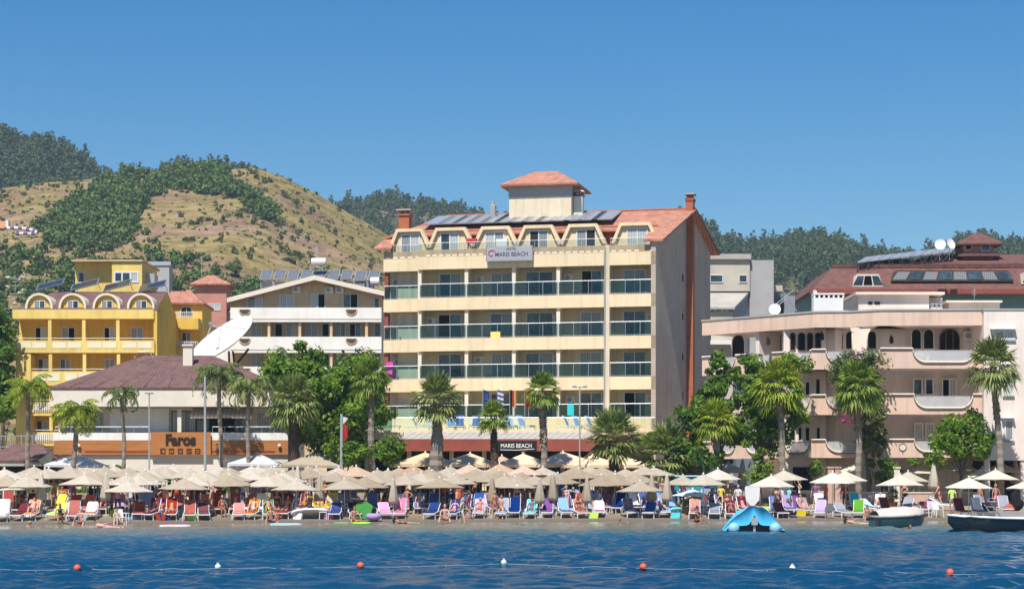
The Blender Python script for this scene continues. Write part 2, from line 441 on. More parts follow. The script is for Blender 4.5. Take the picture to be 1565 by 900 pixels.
# ------------------------------------------------------------------ a building frame that turns photo columns and rows into local metres
class Bld:
    def __init__(s, ox, oy, ang=0, name=None, label=None, cat='building', root=None, group=None):
        s.O = (ox, oy); a = R(ang); s.ang = a
        s.ux = (math.cos(a), math.sin(a)); s.uy = (-math.sin(a), math.cos(a))
        if root is None:
            root = thing(name, label, cat, (ox, oy, 0), a, group); s.T = None
        else:
            s.T = (Matrix.Rotation(-root.rotation_euler.z, 4, 'Z') @ Matrix.Translation(-Vector(root.location))) @ Matrix.Translation((ox, oy, 0)) @ Matrix.Rotation(a, 4, 'Z')
        s.root = root
    def x(s, px, y=0):
        k = (px - CX) / F
        return (k * (s.O[1] + y * s.uy[1]) - s.O[0] - y * s.uy[0]) / (s.ux[0] - k * s.ux[1])
    def Y(s, x, y=0):
        return s.O[1] + x * s.ux[1] + y * s.uy[1]
    def z(s, py, px=None, y=0):
        return sz(py, s.Y(s.x(px, y), y) if px is not None else s.O[1] + y)
    def mb(s):
        return MB(s.T)
    def box(s, name, px0, px1, y0, y1, pt, pb, m, parent=None, build=True, b=None):
        b = b or s.mb()
        pm = (px0 + px1) / 2
        b.box(s.x(px0, y0), s.x(px1, y0), y0, y1, s.z(pb, pm, y0), s.z(pt, pm, y0))
        return b.build(name, m, parent or s.root) if build else b
    def win(s, x0, x1, z0, z1, y, mull=1, pane='pane', frame='frame', name='window', arch=False, trans=(), d=.06, fw=.06, parent=None):
        """window proud of the wall plane y (outwards is -y): frame and pane"""
        b = s.mb()
        if arch:
            r = (x1 - x0) / 2; xc = (x0 + x1) / 2; zs = z1 - r * arch
            pts = [(xc - r * math.cos(PI * k / 10), zs + r * arch * math.sin(PI * k / 10)) for k in range(11)]
            pin = [(xc - (r - fw) * math.cos(PI * k / 10), zs + (r * arch - fw) * math.sin(PI * k / 10)) for k in range(11)]
            outer = [(x0, z0)] + pts + [(x1, z0)]; inner = [(x0 + fw, z0)] + pin + [(x1 - fw, z0)]
            for i in range(len(outer) - 1):
                b.extr([outer[i], outer[i + 1], inner[i + 1], inner[i]], y - d, y)
            b.box(x0 + fw, x1 - fw, y - d, y, z0, z0 + fw)
            for k in range(1, mull + 1):
                xm = x0 + (x1 - x0) * k / (mull + 1); b.box(xm - fw * .35, xm + fw * .35, y - d + .01, y - .02, z0 + fw, z1 - fw * 1.5)
            fr = b.build(name, frame, parent or s.root)
            p = s.mb(); p.extr([(x0 + fw, z0 + fw)] + pin + [(x1 - fw, z0 + fw)], y - .02, y - .004); p.build('pane', pane, fr)
            return fr
        b.box(x0, x0 + fw, y - d, y, z0, z1); b.box(x1 - fw, x1, y - d, y, z0, z1)
        b.box(x0 + fw, x1 - fw, y - d, y, z0, z0 + fw); b.box(x0 + fw, x1 - fw, y - d, y, z1 - fw, z1)
        for k in range(1, mull + 1):
            xm = x0 + (x1 - x0) * k / (mull + 1); b.box(xm - fw * .5, xm + fw * .5, y - d + .005, y, z0 + fw, z1 - fw)
        for t in trans:
            zm = z0 + (z1 - z0) * t; b.box(x0 + fw, x1 - fw, y - d + .01, y, zm - fw * .4, zm + fw * .4)
        fr = b.build(name, frame, parent or s.root)
        panes = pane if isinstance(pane, (list, tuple)) else [pane] * (mull + 1)
        for k in range(mull + 1):
            xa = x0 + fw + (x1 - x0 - 2 * fw) * k / (mull + 1); xb = x0 + fw + (x1 - x0 - 2 * fw) * (k + 1) / (mull + 1)
            s.mb().box(xa, xb, y - .022, y - .004, z0 + fw, z1 - fw).build('pane', panes[k % len(panes)], fr)
        return fr
    def pwin(s, px0, px1, pt, pb, y, **k):
        pm = (px0 + px1) / 2
        return s.win(s.x(px0, y), s.x(px1, y), s.z(pb, pm, y), s.z(pt, pm, y), y, **k)

def hip_roof(b, x0, x1, y0, y1, z0, z1, rx0, rx1, ry=None, over=0, mi=0):
    ry = (y0 + y1) / 2 if ry is None else ry
    e = over
    A, B_, C_, D = (x0 - e, y0 - e, z0), (x1 + e, y0 - e, z0), (x1 + e, y1 + e, z0), (x0 - e, y1 + e, z0)
    P_, Q = (rx0, ry, z1), (rx1, ry, z1)
    t = .14
    b.add([A, B_, C_, D, P_, Q, (A[0], A[1], z0 - t), (B_[0], B_[1], z0 - t), (C_[0], C_[1], z0 - t), (D[0], D[1], z0 - t)],
          [[0, 1, 5, 4], [1, 2, 5], [2, 3, 4, 5], [3, 0, 4], [0, 6, 7, 1], [1, 7, 8, 2], [2, 8, 9, 3], [3, 9, 6, 0], [9, 8, 7, 6]], mi)
    return b

# ------------------------------------------------------------------ ground profile
_SX = [-60, -27, -10, 0, 10, 20, 60]; _SY = [98, 106.5, 113, 115, 116, 118, 121]
def shore(X):
    return float(np.interp(X, _SX, _SY))
def ground(X, Y):
    d = Y - shore(X)
    sl = .085 + (.052 - .085) * min(1, max(0, (X - 8) / 6))
    lim = 18
    if d < 0: return max(-3, .11 * d)
    z = sl * min(d, lim)
    if Y > 160: z += (Y - 160) * .03
    return z
# ================================================================== THE SETTING
# ground sheet
def build_ground():
    xs = np.concatenate([np.linspace(-1500, -80, 20), np.linspace(-70, 70, 141), np.linspace(80, 1500, 20)])
    ys = np.concatenate([np.linspace(60, 100, 6), np.linspace(101, 160, 119), np.linspace(165, 400, 30), np.linspace(450, 2600, 20)])
    V = np.array([(x, y, ground(x, y) + .03 * mnoise.noise(Vector((x * .6, y * .6, 0))) * (1 if abs(x) < 71 and y < 160 else 0)) for y in ys for x in xs])
    nx = len(xs); ny = len(ys)
    i, j = np.meshgrid(np.arange(nx - 1), np.arange(ny - 1))
    a = (j * nx + i).ravel()
    Fq = np.stack([a, a + 1, a + nx + 1, a + nx], 1)
    m, nt, out = _nodes('beach_sand')
    b = principled(nt, out)
    v = tc(nt)
    n = noise(nt, v, .35, 6, .7); n2 = noise(nt, v, 5, 4, .7)
    sp = nt.nodes.new('ShaderNodeSeparateXYZ'); nt.links.new(v, sp.inputs[0])
    mr = nt.nodes.new('ShaderNodeMapRange'); mr.inputs['From Min'].default_value = .02; mr.inputs['From Max'].default_value = .5
    nt.links.new(sp.outputs['Z'], mr.inputs['Value'])
    dry = ramp(nt, n, [(.3, (.235, .175, .115)), (.6, (.36, .275, .18))])
    wet = ramp(nt, n2, [(.3, (.105, .085, .062)), (.7, (.17, .14, .10))])
    mx = nt.nodes.new('ShaderNodeMix'); mx.data_type = 'RGBA'
    nt.links.new(mr.outputs[0], mx.inputs['Factor']); nt.links.new(wet, mx.inputs['A']); nt.links.new(dry, mx.inputs['B'])
    nt.links.new(mx.outputs['Result'], b.inputs['Base Color'])
    b.inputs['Roughness'].default_value = .85
    nt.links.new(bumpn(nt, n2, .6, .05), b.inputs['Normal'])
    tag(np_mesh('ground', V, Fq, m, smooth=True), None, None, kind='structure')
build_ground()

def build_sea():
    xs = np.concatenate([np.linspace(-900, -35, 14), np.arange(-34, 34.01, .13), np.linspace(35, 900, 14)])
    ys = np.concatenate([np.linspace(-300, 34, 12), np.arange(38, 122, .15)])
    X, Y = np.meshgrid(xs, ys)
    rg = np.random.RandomState(3)
    Z = np.zeros_like(X)
    for k in range(54):
        wl = .5 * (1.115 ** (k % 18)) * rg.uniform(.85, 1.15)
        a = rg.normal(-PI / 2 + .15, .5)
        kx, ky = 2 * PI / wl * math.cos(a), 2 * PI / wl * math.sin(a)
        ph = rg.uniform(0, 2 * PI)
        # slow phase wobble keeps the crests short
        wob = 1.2 * np.sin(X * rg.uniform(.1, .5) + Y * rg.uniform(-.4, .4) + ph)
        Z += .0104 * wl ** .4 * np.sin(kx * X + ky * Y + ph + wob)
    env = .75 + .35 * np.sin(X * .21 + 1.3 * np.sin(Y * .09)) * np.sin(Y * .17 + .8 * np.sin(X * .12))
    sh = np.interp(X, _SX, _SY)
    d = np.clip((sh - Y) / 26, .06, 1)
    fine = ((np.abs(X) < 33.5) & (Y > 39)).astype(float)
    Z = Z * env * d * fine
    V = np.stack([X.ravel(), Y.ravel(), Z.ravel()], 1)
    nx, ny = len(xs), len(ys)
    i, j = np.meshgrid(np.arange(nx - 1), np.arange(ny - 1)); a = (j * nx + i).ravel()
    Fq = np.stack([a, a + 1, a + nx + 1, a + nx], 1)
    m, nt, out = _nodes('sea_water')
    b = principled(nt, out)
    v = tc(nt, (.32, 1, 1)); vo = tc(nt)
    sp = nt.nodes.new('ShaderNodeSeparateXYZ'); nt.links.new(vo, sp.inputs[0])
    # real depth of the water falls towards the shore line, the sand shows through the shallows
    fx = nt.nodes.new('ShaderNodeMath'); fx.operation = 'MULTIPLY_ADD'; fx.inputs[1].default_value = -.22; fx.inputs[2].default_value = -114.0
    nt.links.new(sp.outputs['X'], fx.inputs[0])
    dd = nt.nodes.new('ShaderNodeMath'); dd.operation = 'ADD'
    nt.links.new(sp.outputs['Y'], dd.inputs[0]); nt.links.new(fx.outputs[0], dd.inputs[1])
    nn = noise(nt, tc(nt, (.06, .12, 1)), 1, 4, .6)
    na = nt.nodes.new('ShaderNodeMath'); na.operation = 'MULTIPLY_ADD'; na.inputs[1].default_value = 22; na.inputs[2].default_value = -11
    nt.links.new(nn, na.inputs[0])
    ds = nt.nodes.new('ShaderNodeMath'); ds.operation = 'ADD'
    nt.links.new(dd.outputs[0], ds.inputs[0]); nt.links.new(na.outputs[0], ds.inputs[1])
    mr = nt.nodes.new('ShaderNodeMapRange'); mr.inputs['From Min'].default_value = -58; mr.inputs['From Max'].default_value = 2
    nt.links.new(ds.outputs[0], mr.inputs['Value'])
    c = ramp(nt, mr.outputs[0], [(0, (.003, .048, .105)), (.40, (.012, .075, .14)), (.56, (.05, .12, .15)), (.72, (.16, .165, .135)), (1, (.27, .225, .16))])
    nt.links.new(c, b.inputs['Base Color'])
    b.inputs['Roughness'].default_value = .12; b.inputs['IOR'].default_value = 1.33
    w1 = noise(nt, v, 4.2, 5, .66)
    bs = nt.nodes.new('ShaderNodeMapRange'); bs.inputs['From Min'].default_value = .45; bs.inputs['From Max'].default_value = 1; bs.inputs['To Min'].default_value = .6; bs.inputs['To Max'].default_value = .08
    nt.links.new(mr.outputs[0], bs.inputs['Value'])
    ss = nt.nodes.new('ShaderNodeMapRange'); ss.inputs['From Min'].default_value = .45; ss.inputs['From Max'].default_value = .75; ss.inputs['To Min'].default_value = .5; ss.inputs['To Max'].default_value = .16
    nt.links.new(mr.outputs[0], ss.inputs['Value']); nt.links.new(ss.outputs[0], b.inputs['Specular IOR Level'])
    bn = nt.nodes.new('ShaderNodeBump'); bn.inputs['Distance'].default_value = .09
    nt.links.new(bs.outputs[0], bn.inputs['Strength']); nt.links.new(w1, bn.inputs['Height']); nt.links.new(bn.outputs[0], b.inputs['Normal'])
    tag(np_mesh('sea', V, Fq, m, smooth=True), None, None, kind='structure')
build_sea()

# promenade paving behind the beach
b = MB()
pts = [(-75, 141.5), (12, 141.5), (13, 135.6), (75, 135.6)]
def flat(b, pts, back, dz, mi=0):
    for (xa, ya), (xb, yb) in zip(pts[:-1], pts[1:]):
        n = max(1, int(abs(xb - xa) / 4))
        for k in range(n):
            x0 = xa + (xb - xa) * k / n; x1 = xa + (xb - xa) * (k + 1) / n
            y0 = ya + (yb - ya) * k / n; y1 = ya + (yb - ya) * (k + 1) / n
            zt = max(ground(x0, y0), ground(x1, y1)) + dz
            b.add([(x0, y0, zt), (x1, y1, zt), (x1, back, zt), (x0, back, zt), (x0, y0, zt - .6), (x1, y1, zt - .6)], [[0, 1, 2, 3], [4, 5, 1, 0]], mi)
flat(b, pts, 158, .12)
M['paving'] = mat('promenade_paving', (.46, .40, .33), .85, .14, 1.5, bump=.2)
tag(b.build('promenade', 'paving'), None, None, kind='structure')

# ---------------- hills
def mat_hill(name, kind):
    m, nt, out = _nodes(name)
    b = principled(nt, out)
    v = tc(nt)
    n1 = noise(nt, v, .035, 7, .68); n2 = noise(nt, v, .16, 6, .72); n3 = noise(nt, v, .012, 4, .6)
    if kind == 'dry':
        c1 = ramp(nt, n2, [(.30, (.13, .13, .045)), (.42, (.26, .20, .08)), (.55, (.40, .30, .125)), (.75, (.52, .40, .20))])
        c2 = ramp(nt, n2, [(.3, (.18, .13, .08)), (.5, (.36, .22, .15)), (.7, (.45, .31, .23))])
        f = ramp(nt, n1, [(.47, (0, 0, 0)), (.60, (1, 1, 1))])
        mx = nt.nodes.new('ShaderNodeMix'); mx.data_type = 'RGBA'
        nt.links.new(f, mx.inputs['Factor']); nt.links.new(c1, mx.inputs['A']); nt.links.new(c2, mx.inputs['B'])
        c3 = ramp(nt, n3, [(.42, (.74, .76, .60)), (.6, (1, 1, 1))])
        ml = nt.nodes.new('ShaderNodeMix'); ml.data_type = 'RGBA'; ml.blend_type = 'MULTIPLY'; ml.inputs['Factor'].default_value = .7
        nt.links.new(mx.outputs['Result'], ml.inputs['A']); nt.links.new(c3, ml.inputs['B'])
        nt.links.new(ml.outputs['Result'], b.inputs['Base Color'])
    else:
        nt.links.new(ramp(nt, n1, [(.4, (.07, .09, .04)), (.52, (.17, .15, .08)), (.6, (.34, .23, .17))]), b.inputs['Base Color'])
    b.inputs['Roughness'].default_value = 1; b.inputs['Specular IOR Level'].default_value = .05
    nt.links.new(bumpn(nt, n2, 1.0, 3.0), b.inputs['Normal'])
    return m
M['hill_dry'] = mat_hill('dry_grass_hillside', 'dry'); M['hill_wood'] = mat_hill('wooded_hillside', 'wood')

def hill(name, sil, Yc, Yb, zb, m, power=1.15, amp=.07, nu=150, nt_=70, seed=0):
    """ridge whose crest line stands at distance Yc; the slope comes down to zb at Yb and falls away behind"""
    us = np.linspace(sil[0][0], sil[-1][0], nu)
    cr = np.interp(us, [p[0] for p in sil], [p[1] for p in sil])
    ts = np.concatenate([np.linspace(0, 1, nt_), np.linspace(1.03, 1.5, 10)])
    P = np.zeros((len(ts), nu, 3))
    for j, t in enumerate(ts):
        Y = Yb + (Yc - Yb) * t
        for i, u in enumerate(us):
            zc = sz(cr[i], Yc)
            if t <= 1:
                s = t ** power
                w = math.sin(PI * min(t, 1)) ** .7
            else:
                s = max(0, 1 - (t - 1) * 1.6); w = 0
            X = (u - CX) * Yc / F * (1 - .35 * (1 - min(t, 1)))      # slopes spread a little less than the view cone
            nz = mnoise.fractal(Vector((X * .006 + seed, Y * .006, seed)), 1.0, 2.0, 5)
            P[j, i] = (X, Y, zb + (zc - zb) * s + amp * (zc - zb) * nz * w)
    V = P.reshape(-1, 3)
    i, j = np.meshgrid(np.arange(nu - 1), np.arange(len(ts) - 1)); a = (j * nu + i).ravel()
    Fq = np.stack([a, a + 1, a + nu + 1, a + nu], 1)
    tag(np_mesh(name, V, Fq, m, smooth=True), None, None, kind='structure')
    Ys = Yb + (Yc - Yb) * ts
    def at(X, Y):
        """height of the hill surface"""
        t = (Y - Yb) / (Yc - Yb)
        j = int(np.clip(np.searchsorted(Ys, Y) - 1, 0, len(ts) - 2))
        row = P[j, :, 0]
        k = int(np.clip(np.searchsorted(row, X) - 1, 0, nu - 2))
        fy = (Y - Ys[j]) / (Ys[j + 1] - Ys[j]); fx = np.clip((X - row[k]) / (row[k + 1] - row[k]), 0, 1)
        z0 = P[j, k, 2] * (1 - fx) + P[j, k + 1, 2] * fx
        row2 = P[j + 1, :, 0]; k2 = int(np.clip(np.searchsorted(row2, X) - 1, 0, nu - 2)); fx2 = np.clip((X - row2[k2]) / (row2[k2 + 1] - row2[k2]), 0, 1)
        z1 = P[j + 1, k2, 2] * (1 - fx2) + P[j + 1, k2 + 1, 2] * fx2
        return z0 * (1 - fy) + z1 * fy
    return at

H1 = hill('dry_hill', [(-140, 300), (-60, 292), (0, 288), (60, 280), (120, 276), (170, 269), (205, 272), (260, 268), (330, 262), (385, 256), (430, 269), (480, 294), (530, 324), (580, 351), (640, 391), (720, 440), (800, 480), (900, 520), (980, 600), (1060, 720)],
          650, 285, 6, 'hill_dry', seed=1)
H0 = hill('pine_hill', [(-220, 215), (-60, 222), (0, 222), (60, 234), (110, 250), (150, 276), (170, 292), (230, 340), (330, 420)], 900, 640, 60, 'hill_wood', seed=5)
H2 = hill('saddle_hill', [(80, 330), (150, 300), (200, 278), (260, 262), (300, 256), (350, 262), (400, 285), (470, 335), (560, 420)], 820, 640, 70, 'hill_wood', seed=8)
H3 = hill('far_wooded_hill', [(380, 400), (450, 352), (520, 322), (560, 313), (600, 310), (640, 316), (700, 325), (730, 338), (800, 352), (900, 360), (1000, 352), (1040, 346), (1075, 350), (1150, 420), (1230, 560), (1300, 700)], 1020, 560, 20, 'hill_wood', seed=12)
H4 = hill('rocky_wooded_hill', [(940, 350), (1000, 338), (1065, 346), (1095, 362), (1130, 384), (1180, 380), (1220, 373), (1250, 371), (1290, 381), (1340, 394), (1400, 398), (1460, 376), (1500, 372), (1565, 380), (1700, 385)], 900, 420, 12, 'hill_wood', amp=.12, seed=20)

# ---------------- plants made of leaf-sized faces
def leaf_quads(rg, C, N, size, aspect=2.0, up=.3):
    """C (n,3) centres; N (n,3) outward vectors; returns V,F of pointed quads"""
    n = len(C)
    nr = N + rg.normal(0, .75, (n, 3)); nr[:, 2] += up
    nr /= np.linalg.norm(nr, axis=1)[:, None] + 1e-9
    t = rg.normal(0, 1, (n, 3)); t -= (t * nr).sum(1)[:, None] * nr; t /= np.linalg.norm(t, axis=1)[:, None] + 1e-9
    bt = np.cross(nr, t)
    s = size * rg.uniform(.6, 1.35, (n, 1)); w = s / aspect
    V = np.stack([C - t * s, C + bt * w, C + t * s, C - bt * w], 1).reshape(-1, 3)
    Fq = np.arange(4 * n).reshape(n, 4)
    return V, Fq

def crown_points(rg, n, c, r, nclump=26, fill=.55, cl=.46):
    """points on leaf clumps scattered over an ellipsoid"""
    c = np.array(c); r = np.array(r)
    d = rg.normal(0, 1, (nclump, 3)); d /= np.linalg.norm(d, axis=1)[:, None]
    cc = c + d * r * rg.uniform(fill, .95, (nclump, 1))
    cr = cl * r.mean() * rg.uniform(.55, 1.25, nclump)
    k = rg.randint(0, nclump, n)
    dd = rg.normal(0, 1, (n, 3)); dd /= np.linalg.norm(dd, axis=1)[:, None]
    rad = rg.uniform(.2, 1, (n, 1)) ** .5
    P = cc[k] + dd * rad * cr[k][:, None] * np.array([1, 1, .8])
    return P, dd * .6 + (P - c) / r * .5

def crown_mesh(seed, blobs, leaf, aspect=2.0):
    rg = np.random.RandomState(seed)
    Vs, Fs, o = [], [], 0
    for (c, r, n, ncl) in blobs:
        P, N = crown_points(rg, n, c, r, ncl)
        V, Fq = leaf_quads(rg, P, N, leaf, aspect)
        Vs.append(V); Fs.append(Fq + o); o += len(V)
    return np.concatenate(Vs), np.concatenate(Fs)

def limbs(b, base, blobs, r0, rg, n=7, h0=.35):
    """tapered trunk and limbs that reach into the crown"""
    base = Vector(base)
    top = Vector((sum(q[0][0] for q in blobs) / len(blobs), sum(q[0][1] for q in blobs) / len(blobs), max(q[0][2] for q in blobs)))
    fork = base.lerp(top, h0)
    b.tube([base - Vector((0, 0, .2)), base.lerp(fork, .5) + Vector((rg.uniform(-.1, .1), 0, 0)), fork], [r0 * 1.15, r0 * .85, r0 * .7], 8)
    for k in range(n):
        q = blobs[k % len(blobs)]
        e = Vector(q[0]) + Vector((rg.uniform(-.7, .7) * q[1][0], rg.uniform(-.7, .7) * q[1][1], rg.uniform(0, .7) * q[1][2]))
        mid = fork.lerp(e, .5) + Vector((0, 0, .25))
        b.tube([fork, mid, e], [r0 * .5, r0 * .3, r0 * .08], 6)

def tree(name, label, cat, blobs, base, leaf, lm, seed, r0=.18, group=None, nl=7, bark='treebark', h0=.35, aspect=2.0):
    rg = random.Random(seed)
    t = thing(name, label, cat, base, 0, group)
    B = [((c[0] - base[0], c[1] - base[1], c[2] - base[2]), r, n, k) for (c, r, n, k) in blobs]
    b = MB(); limbs(b, (0, 0, 0), B, r0, rg, nl, h0); b.build('trunk', bark, t, smooth=True)
    V, Fq = crown_mesh(seed, [(c, r, int(n * 1.35), k) for c, r, n, k in B], leaf * 1.06, aspect)
    np_mesh('crown', V, Fq, lm, t)
    return t

def pblob(px, py, Y, rpx, rpy, n, ncl=24, ry=None):
    k = Y / F
    return ((sx(px, Y), Y, sz(py, Y)), (rpx * k, (ry if ry else (rpx + rpy) / 2 * k), rpy * k), n, ncl)

# pines and woods on the hills
def pine_variant(seed, h=11, flat=False):
    rg = np.random.RandomState(seed)
    Vs, Fs, o = [], [], 0
    cl = []
    nlay = 7
    for k in range(nlay):
        t = k / (nlay - 1)
        z = h * (.28 + .68 * t)
        rr = (h * .24 * (1 - .72 * t) + .5) if not flat else h * (.14 + .2 * math.sin(PI * min(1, t * .85 + .2)))
        for q in range(4 if t < .8 else 2):
            a = rg.uniform(0, 2 * PI)
            cl.append((rr * .65 * math.cos(a), rr * .65 * math.sin(a), z + rg.uniform(-.5, .5), rr * .6))
    cl = np.array(cl)
    n = 210
    k = rg.randint(0, len(cl), n)
    d = rg.normal(0, 1, (n, 3)); d /= np.linalg.norm(d, axis=1)[:, None]
    P = cl[k, :3] + d * cl[k, 3:4] * np.array([1, 1, .55]) * rg.uniform(.5, 1, (n, 1))
    V, Fq = leaf_quads(rg, P, d, h * .062, 1.5, .8)
    return V, Fq

PV = [pine_variant(100 + k, 11, k > 2) for k in range(6)]
def scatter_stuff(name, pos, scl, variants, m, seed, trunk=0):
    rg = np.random.RandomState(seed)
    Vs, Fs, o = [], [], 0
    for k, (p, s) in enumerate(zip(pos, scl)):
        V, Fq = variants[rg.randint(len(variants))]
        a = rg.uniform(0, 2 * PI); ca, sa = math.cos(a), math.sin(a)
        W = V * s * np.array([rg.uniform(.85, 1.15), rg.uniform(.85, 1.15), rg.uniform(.8, 1.2)])
        W = np.stack([W[:, 0] * ca - W[:, 1] * sa, W[:, 0] * sa + W[:, 1] * ca, W[:, 2]], 1) + np.array(p)
        Vs.append(W); Fs.append(Fq + o); o += len(W)
    ob = np_mesh(name, np.concatenate(Vs), np.concatenate(Fs), m)
    return ob

def project(X, Y, Z):
    return CX + F * X / Y, HZ - F * (Z - CH) / Y

def inpoly(x, y, poly):
    c = False; n = len(poly); j = n - 1
    for i in range(n):
        if ((poly[i][1] > y) != (poly[j][1] > y)) and (x < (poly[j][0] - poly[i][0]) * (y - poly[i][1]) / (poly[j][1] - poly[i][1]) + poly[i][0]): c = not c
        j = i
    return c

def hill_spots(at, n, x0, x1, Y0, Y1, seed, dens=None, vis=None):
    rg = random.Random(seed); out = []
    tries = 0
    while len(out) < n and tries < n * 30:
        tries += 1
        Y = rg.uniform(Y0, Y1); px = rg.uniform(x0, x1); X = sx(px, Y)
        z = at(X, Y)
        u, v = project(X, Y, z)
        d = dens(u, v, X, Y) if dens else 1
        if rg.random() < d: out.append((X, Y, z - .3))
    return out

def clump(seed, n=60, size=.34, flat=.75):
    rg = np.random.RandomState(seed)
    P, N = crown_points(rg, n, (0, 0, .8), (1.1, 1.1, .9 * flat), 7, .3, .5)
    return leaf_quads(rg, P, N, size, 1.4, .5)
BV = [clump(200 + k) for k in range(5)]
TV = [clump(300 + k, 240, .2, 1.5) for k in range(6)]

# wood on the far ridges (one mass) and the pines that stand out on the skyline (each its own tree)
pos = hill_spots(H0, 1500, -60, 230, 650, 925, 1)
tag(scatter_stuff('pine_wood', pos, [random.Random(i).uniform(.5, .95) for i in range(len(pos))], PV, 'leaf_pine', 2), 'dense pine wood covering the hill on the far left', 'wood', kind='stuff')
pos = hill_spots(H2, 800, 120, 480, 690, 830, 3)
tag(scatter_stuff('pine_wood', pos, [random.Random(i).uniform(.4, .7) for i in range(len(pos))], PV, 'leaf_pine', 4), 'dark pine wood behind the dry hill crest', 'wood', kind='stuff')
pos = hill_spots(H3, 1700, 480, 1110, 760, 1030, 5)
tag(scatter_stuff('pine_wood', pos, [random.Random(i).uniform(.5, .85) for i in range(len(pos))], PV, 'leaf_pine', 6), 'far pine wood behind the cream hotel roof', 'wood', kind='stuff')
def d4(u, v, X, Y):
    n = mnoise.noise(Vector((X * .02, Y * .02, 3)))
    k = 1.0 if n < .08 else .22
    if v > 425 and u > 1180: k *= .45
    return k
pos = hill_spots(H4, 2900, 1020, 1640, 560, 915, 7, d4)
tag(scatter_stuff('pine_wood', pos, [random.Random(i).uniform(.42, .75) for i in range(len(pos))], PV, 'leaf_pine', 8), 'pine wood on the rocky hill right of the cream hotel', 'wood', kind='stuff')

def pine_proto(seed, flat):
    t = thing('pine_tree', None, None)
    h = 12
    rg = random.Random(seed)
    b = MB(); b.tube([(0, 0, -.5), (.15, 0, h * .5), (0, .1, h * .92)], [.28, .2, .06], 6)
    for k in range(6):
        a = rg.uniform(0, 2 * PI); z = h * rg.uniform(.35, .8); l = rg.uniform(1.2, 2.4)
        b.tube([(0, 0, z), (l * math.cos(a), l * math.sin(a), z + .7)], [.09, .03], 5)
    b.build('trunk', 'treebark', t)
    V, Fq = pine_variant(seed, h, flat); V2, F2 = pine_variant(seed + 50, h, flat)
    np_mesh('crown', np.concatenate([V, V2]), np.concatenate([Fq, F2 + len(V)]), 'leaf_pine', t)
    return t
PP = [pine_proto(400 + k, k % 2 == 0) for k in range(4)]
sky_p = [(H0, 895, x, s) for x, s in [(4, 1.1), (22, 1.0), (38, .85), (52, 1.0), (68, .8), (80, 1.05), (94, 1.1), (108, .95), (121, .8), (132, .95), (143, .85), (150, .7), (158, .6)]] + \
        [(H4, 895, x, s) for x, s in [(1072, 1.0), (1088, 1.2), (1112, .9), (1120, 1.1), (1144, .8), (1168, .7), (1196, .85), (1212, .8), (1226, .95), (1240, .8), (1254, .85), (1270, .8), (1284, .7), (1301, .75), (1318, .7), (1334, .8), (1352, .7), (1372, 1.0), (1390, .9), (1462, .9), (1476, 1.0), (1520, .9), (1545, .95), (1558, .8)]] + \
        [(H3, 1015, x, s) for x, s in [(545, .9), (562, .9), (577, 1.1), (596, 1.0), (622, .95), (655, 1.0), (690, .85)]] + \
        [(H2, 815, x, s) for x, s in [(262, .7), (276, .75), (292, .8), (306, .7), (322, .75), (338, .6)]]
near = {0: 'on the crest of the far left pine hill', 1: 'on the rocky hill skyline right of the cream hotel', 2: 'on the far ridge behind the cream hotel roof', 3: 'on the wooded saddle behind the dry hill crest'}
cnt = {}
ordn = ['first', 'second', 'third', 'fourth', 'fifth', 'sixth', 'seventh', 'eighth', 'ninth', 'tenth', 'eleventh', 'twelfth', 'thirteenth', 'fourteenth', 'fifteenth', 'sixteenth', 'seventeenth', 'eighteenth', 'nineteenth', 'twentieth']
def nth(k):
    if k < 20: return ordn[k]
    t, u = divmod(k + 1, 10)
    tens = {2: 'twenty', 3: 'thirty', 4: 'forty', 5: 'fifty', 6: 'sixty', 7: 'seventy', 8: 'eighty', 9: 'ninety'}
    return (tens[t] + '-' + ordn[u - 1]) if u else tens[t][:-1] + 'ieth'
for k, (at, Y, px, s) in enumerate(sky_p):
    g = [H0, H4, H3, H2].index(at); i = cnt.get(g, 0); cnt[g] = i + 1
    X = sx(px, Y)
    dup(PP[k % 4], (X, Y, at(X, Y) - .6), rnd.uniform(0, 6), '%s pine from the left %s' % (nth(i), near[g]), 'pine tree', 'pines standing on the skyline', s * (.85, .58, .62, .5)[g])
for p in PP: drop(p)

# woodland and scrub on the dry hill
band = [(60, 352), (110, 312), (165, 285), (205, 262), (330, 258), (352, 285), (330, 300), (262, 290), (222, 305), (205, 340), (195, 372), (160, 384), (80, 380)]
streak = [(330, 278), (352, 283), (420, 328), (440, 345), (405, 338), (345, 300)]
low = [(-60, 384), (90, 388), (200, 392), (270, 400), (400, 432), (420, 520), (-60, 520)]
def dw(u, v, X, Y):
    if inpoly(u, v, band): return 1 if mnoise.noise(Vector((X * .03, Y * .03, 4))) < .25 else .3
    if inpoly(u, v, streak): return .55
    if inpoly(u, v, low): return .07
    return 0.0
pos = hill_spots(H1, 1150, -40, 460, 330, 655, 31, dw)
tag(scatter_stuff('hillside_wood', pos, [random.Random(i).uniform(1.1, 2.5) for i in range(len(pos))], TV, 'leaf_wood', 32), 'band of green trees running down the dry hill', 'wood', kind='stuff')
def ds(u, v, X, Y):
    n = mnoise.noise(Vector((X * .035, Y * .035, 9)))
    return .8 if n > .12 else .3
pos = hill_spots(H1, 4200, -60, 760, 300, 655, 41, ds)
tag(scatter_stuff('shrubs', pos, [random.Random(i).uniform(.25, .7) + (.6 if i % 9 == 0 else 0) for i in range(len(pos))], BV, 'leaf_scrub', 42), 'scattered low scrub on the dry hillside', 'scrub', kind='stuff')
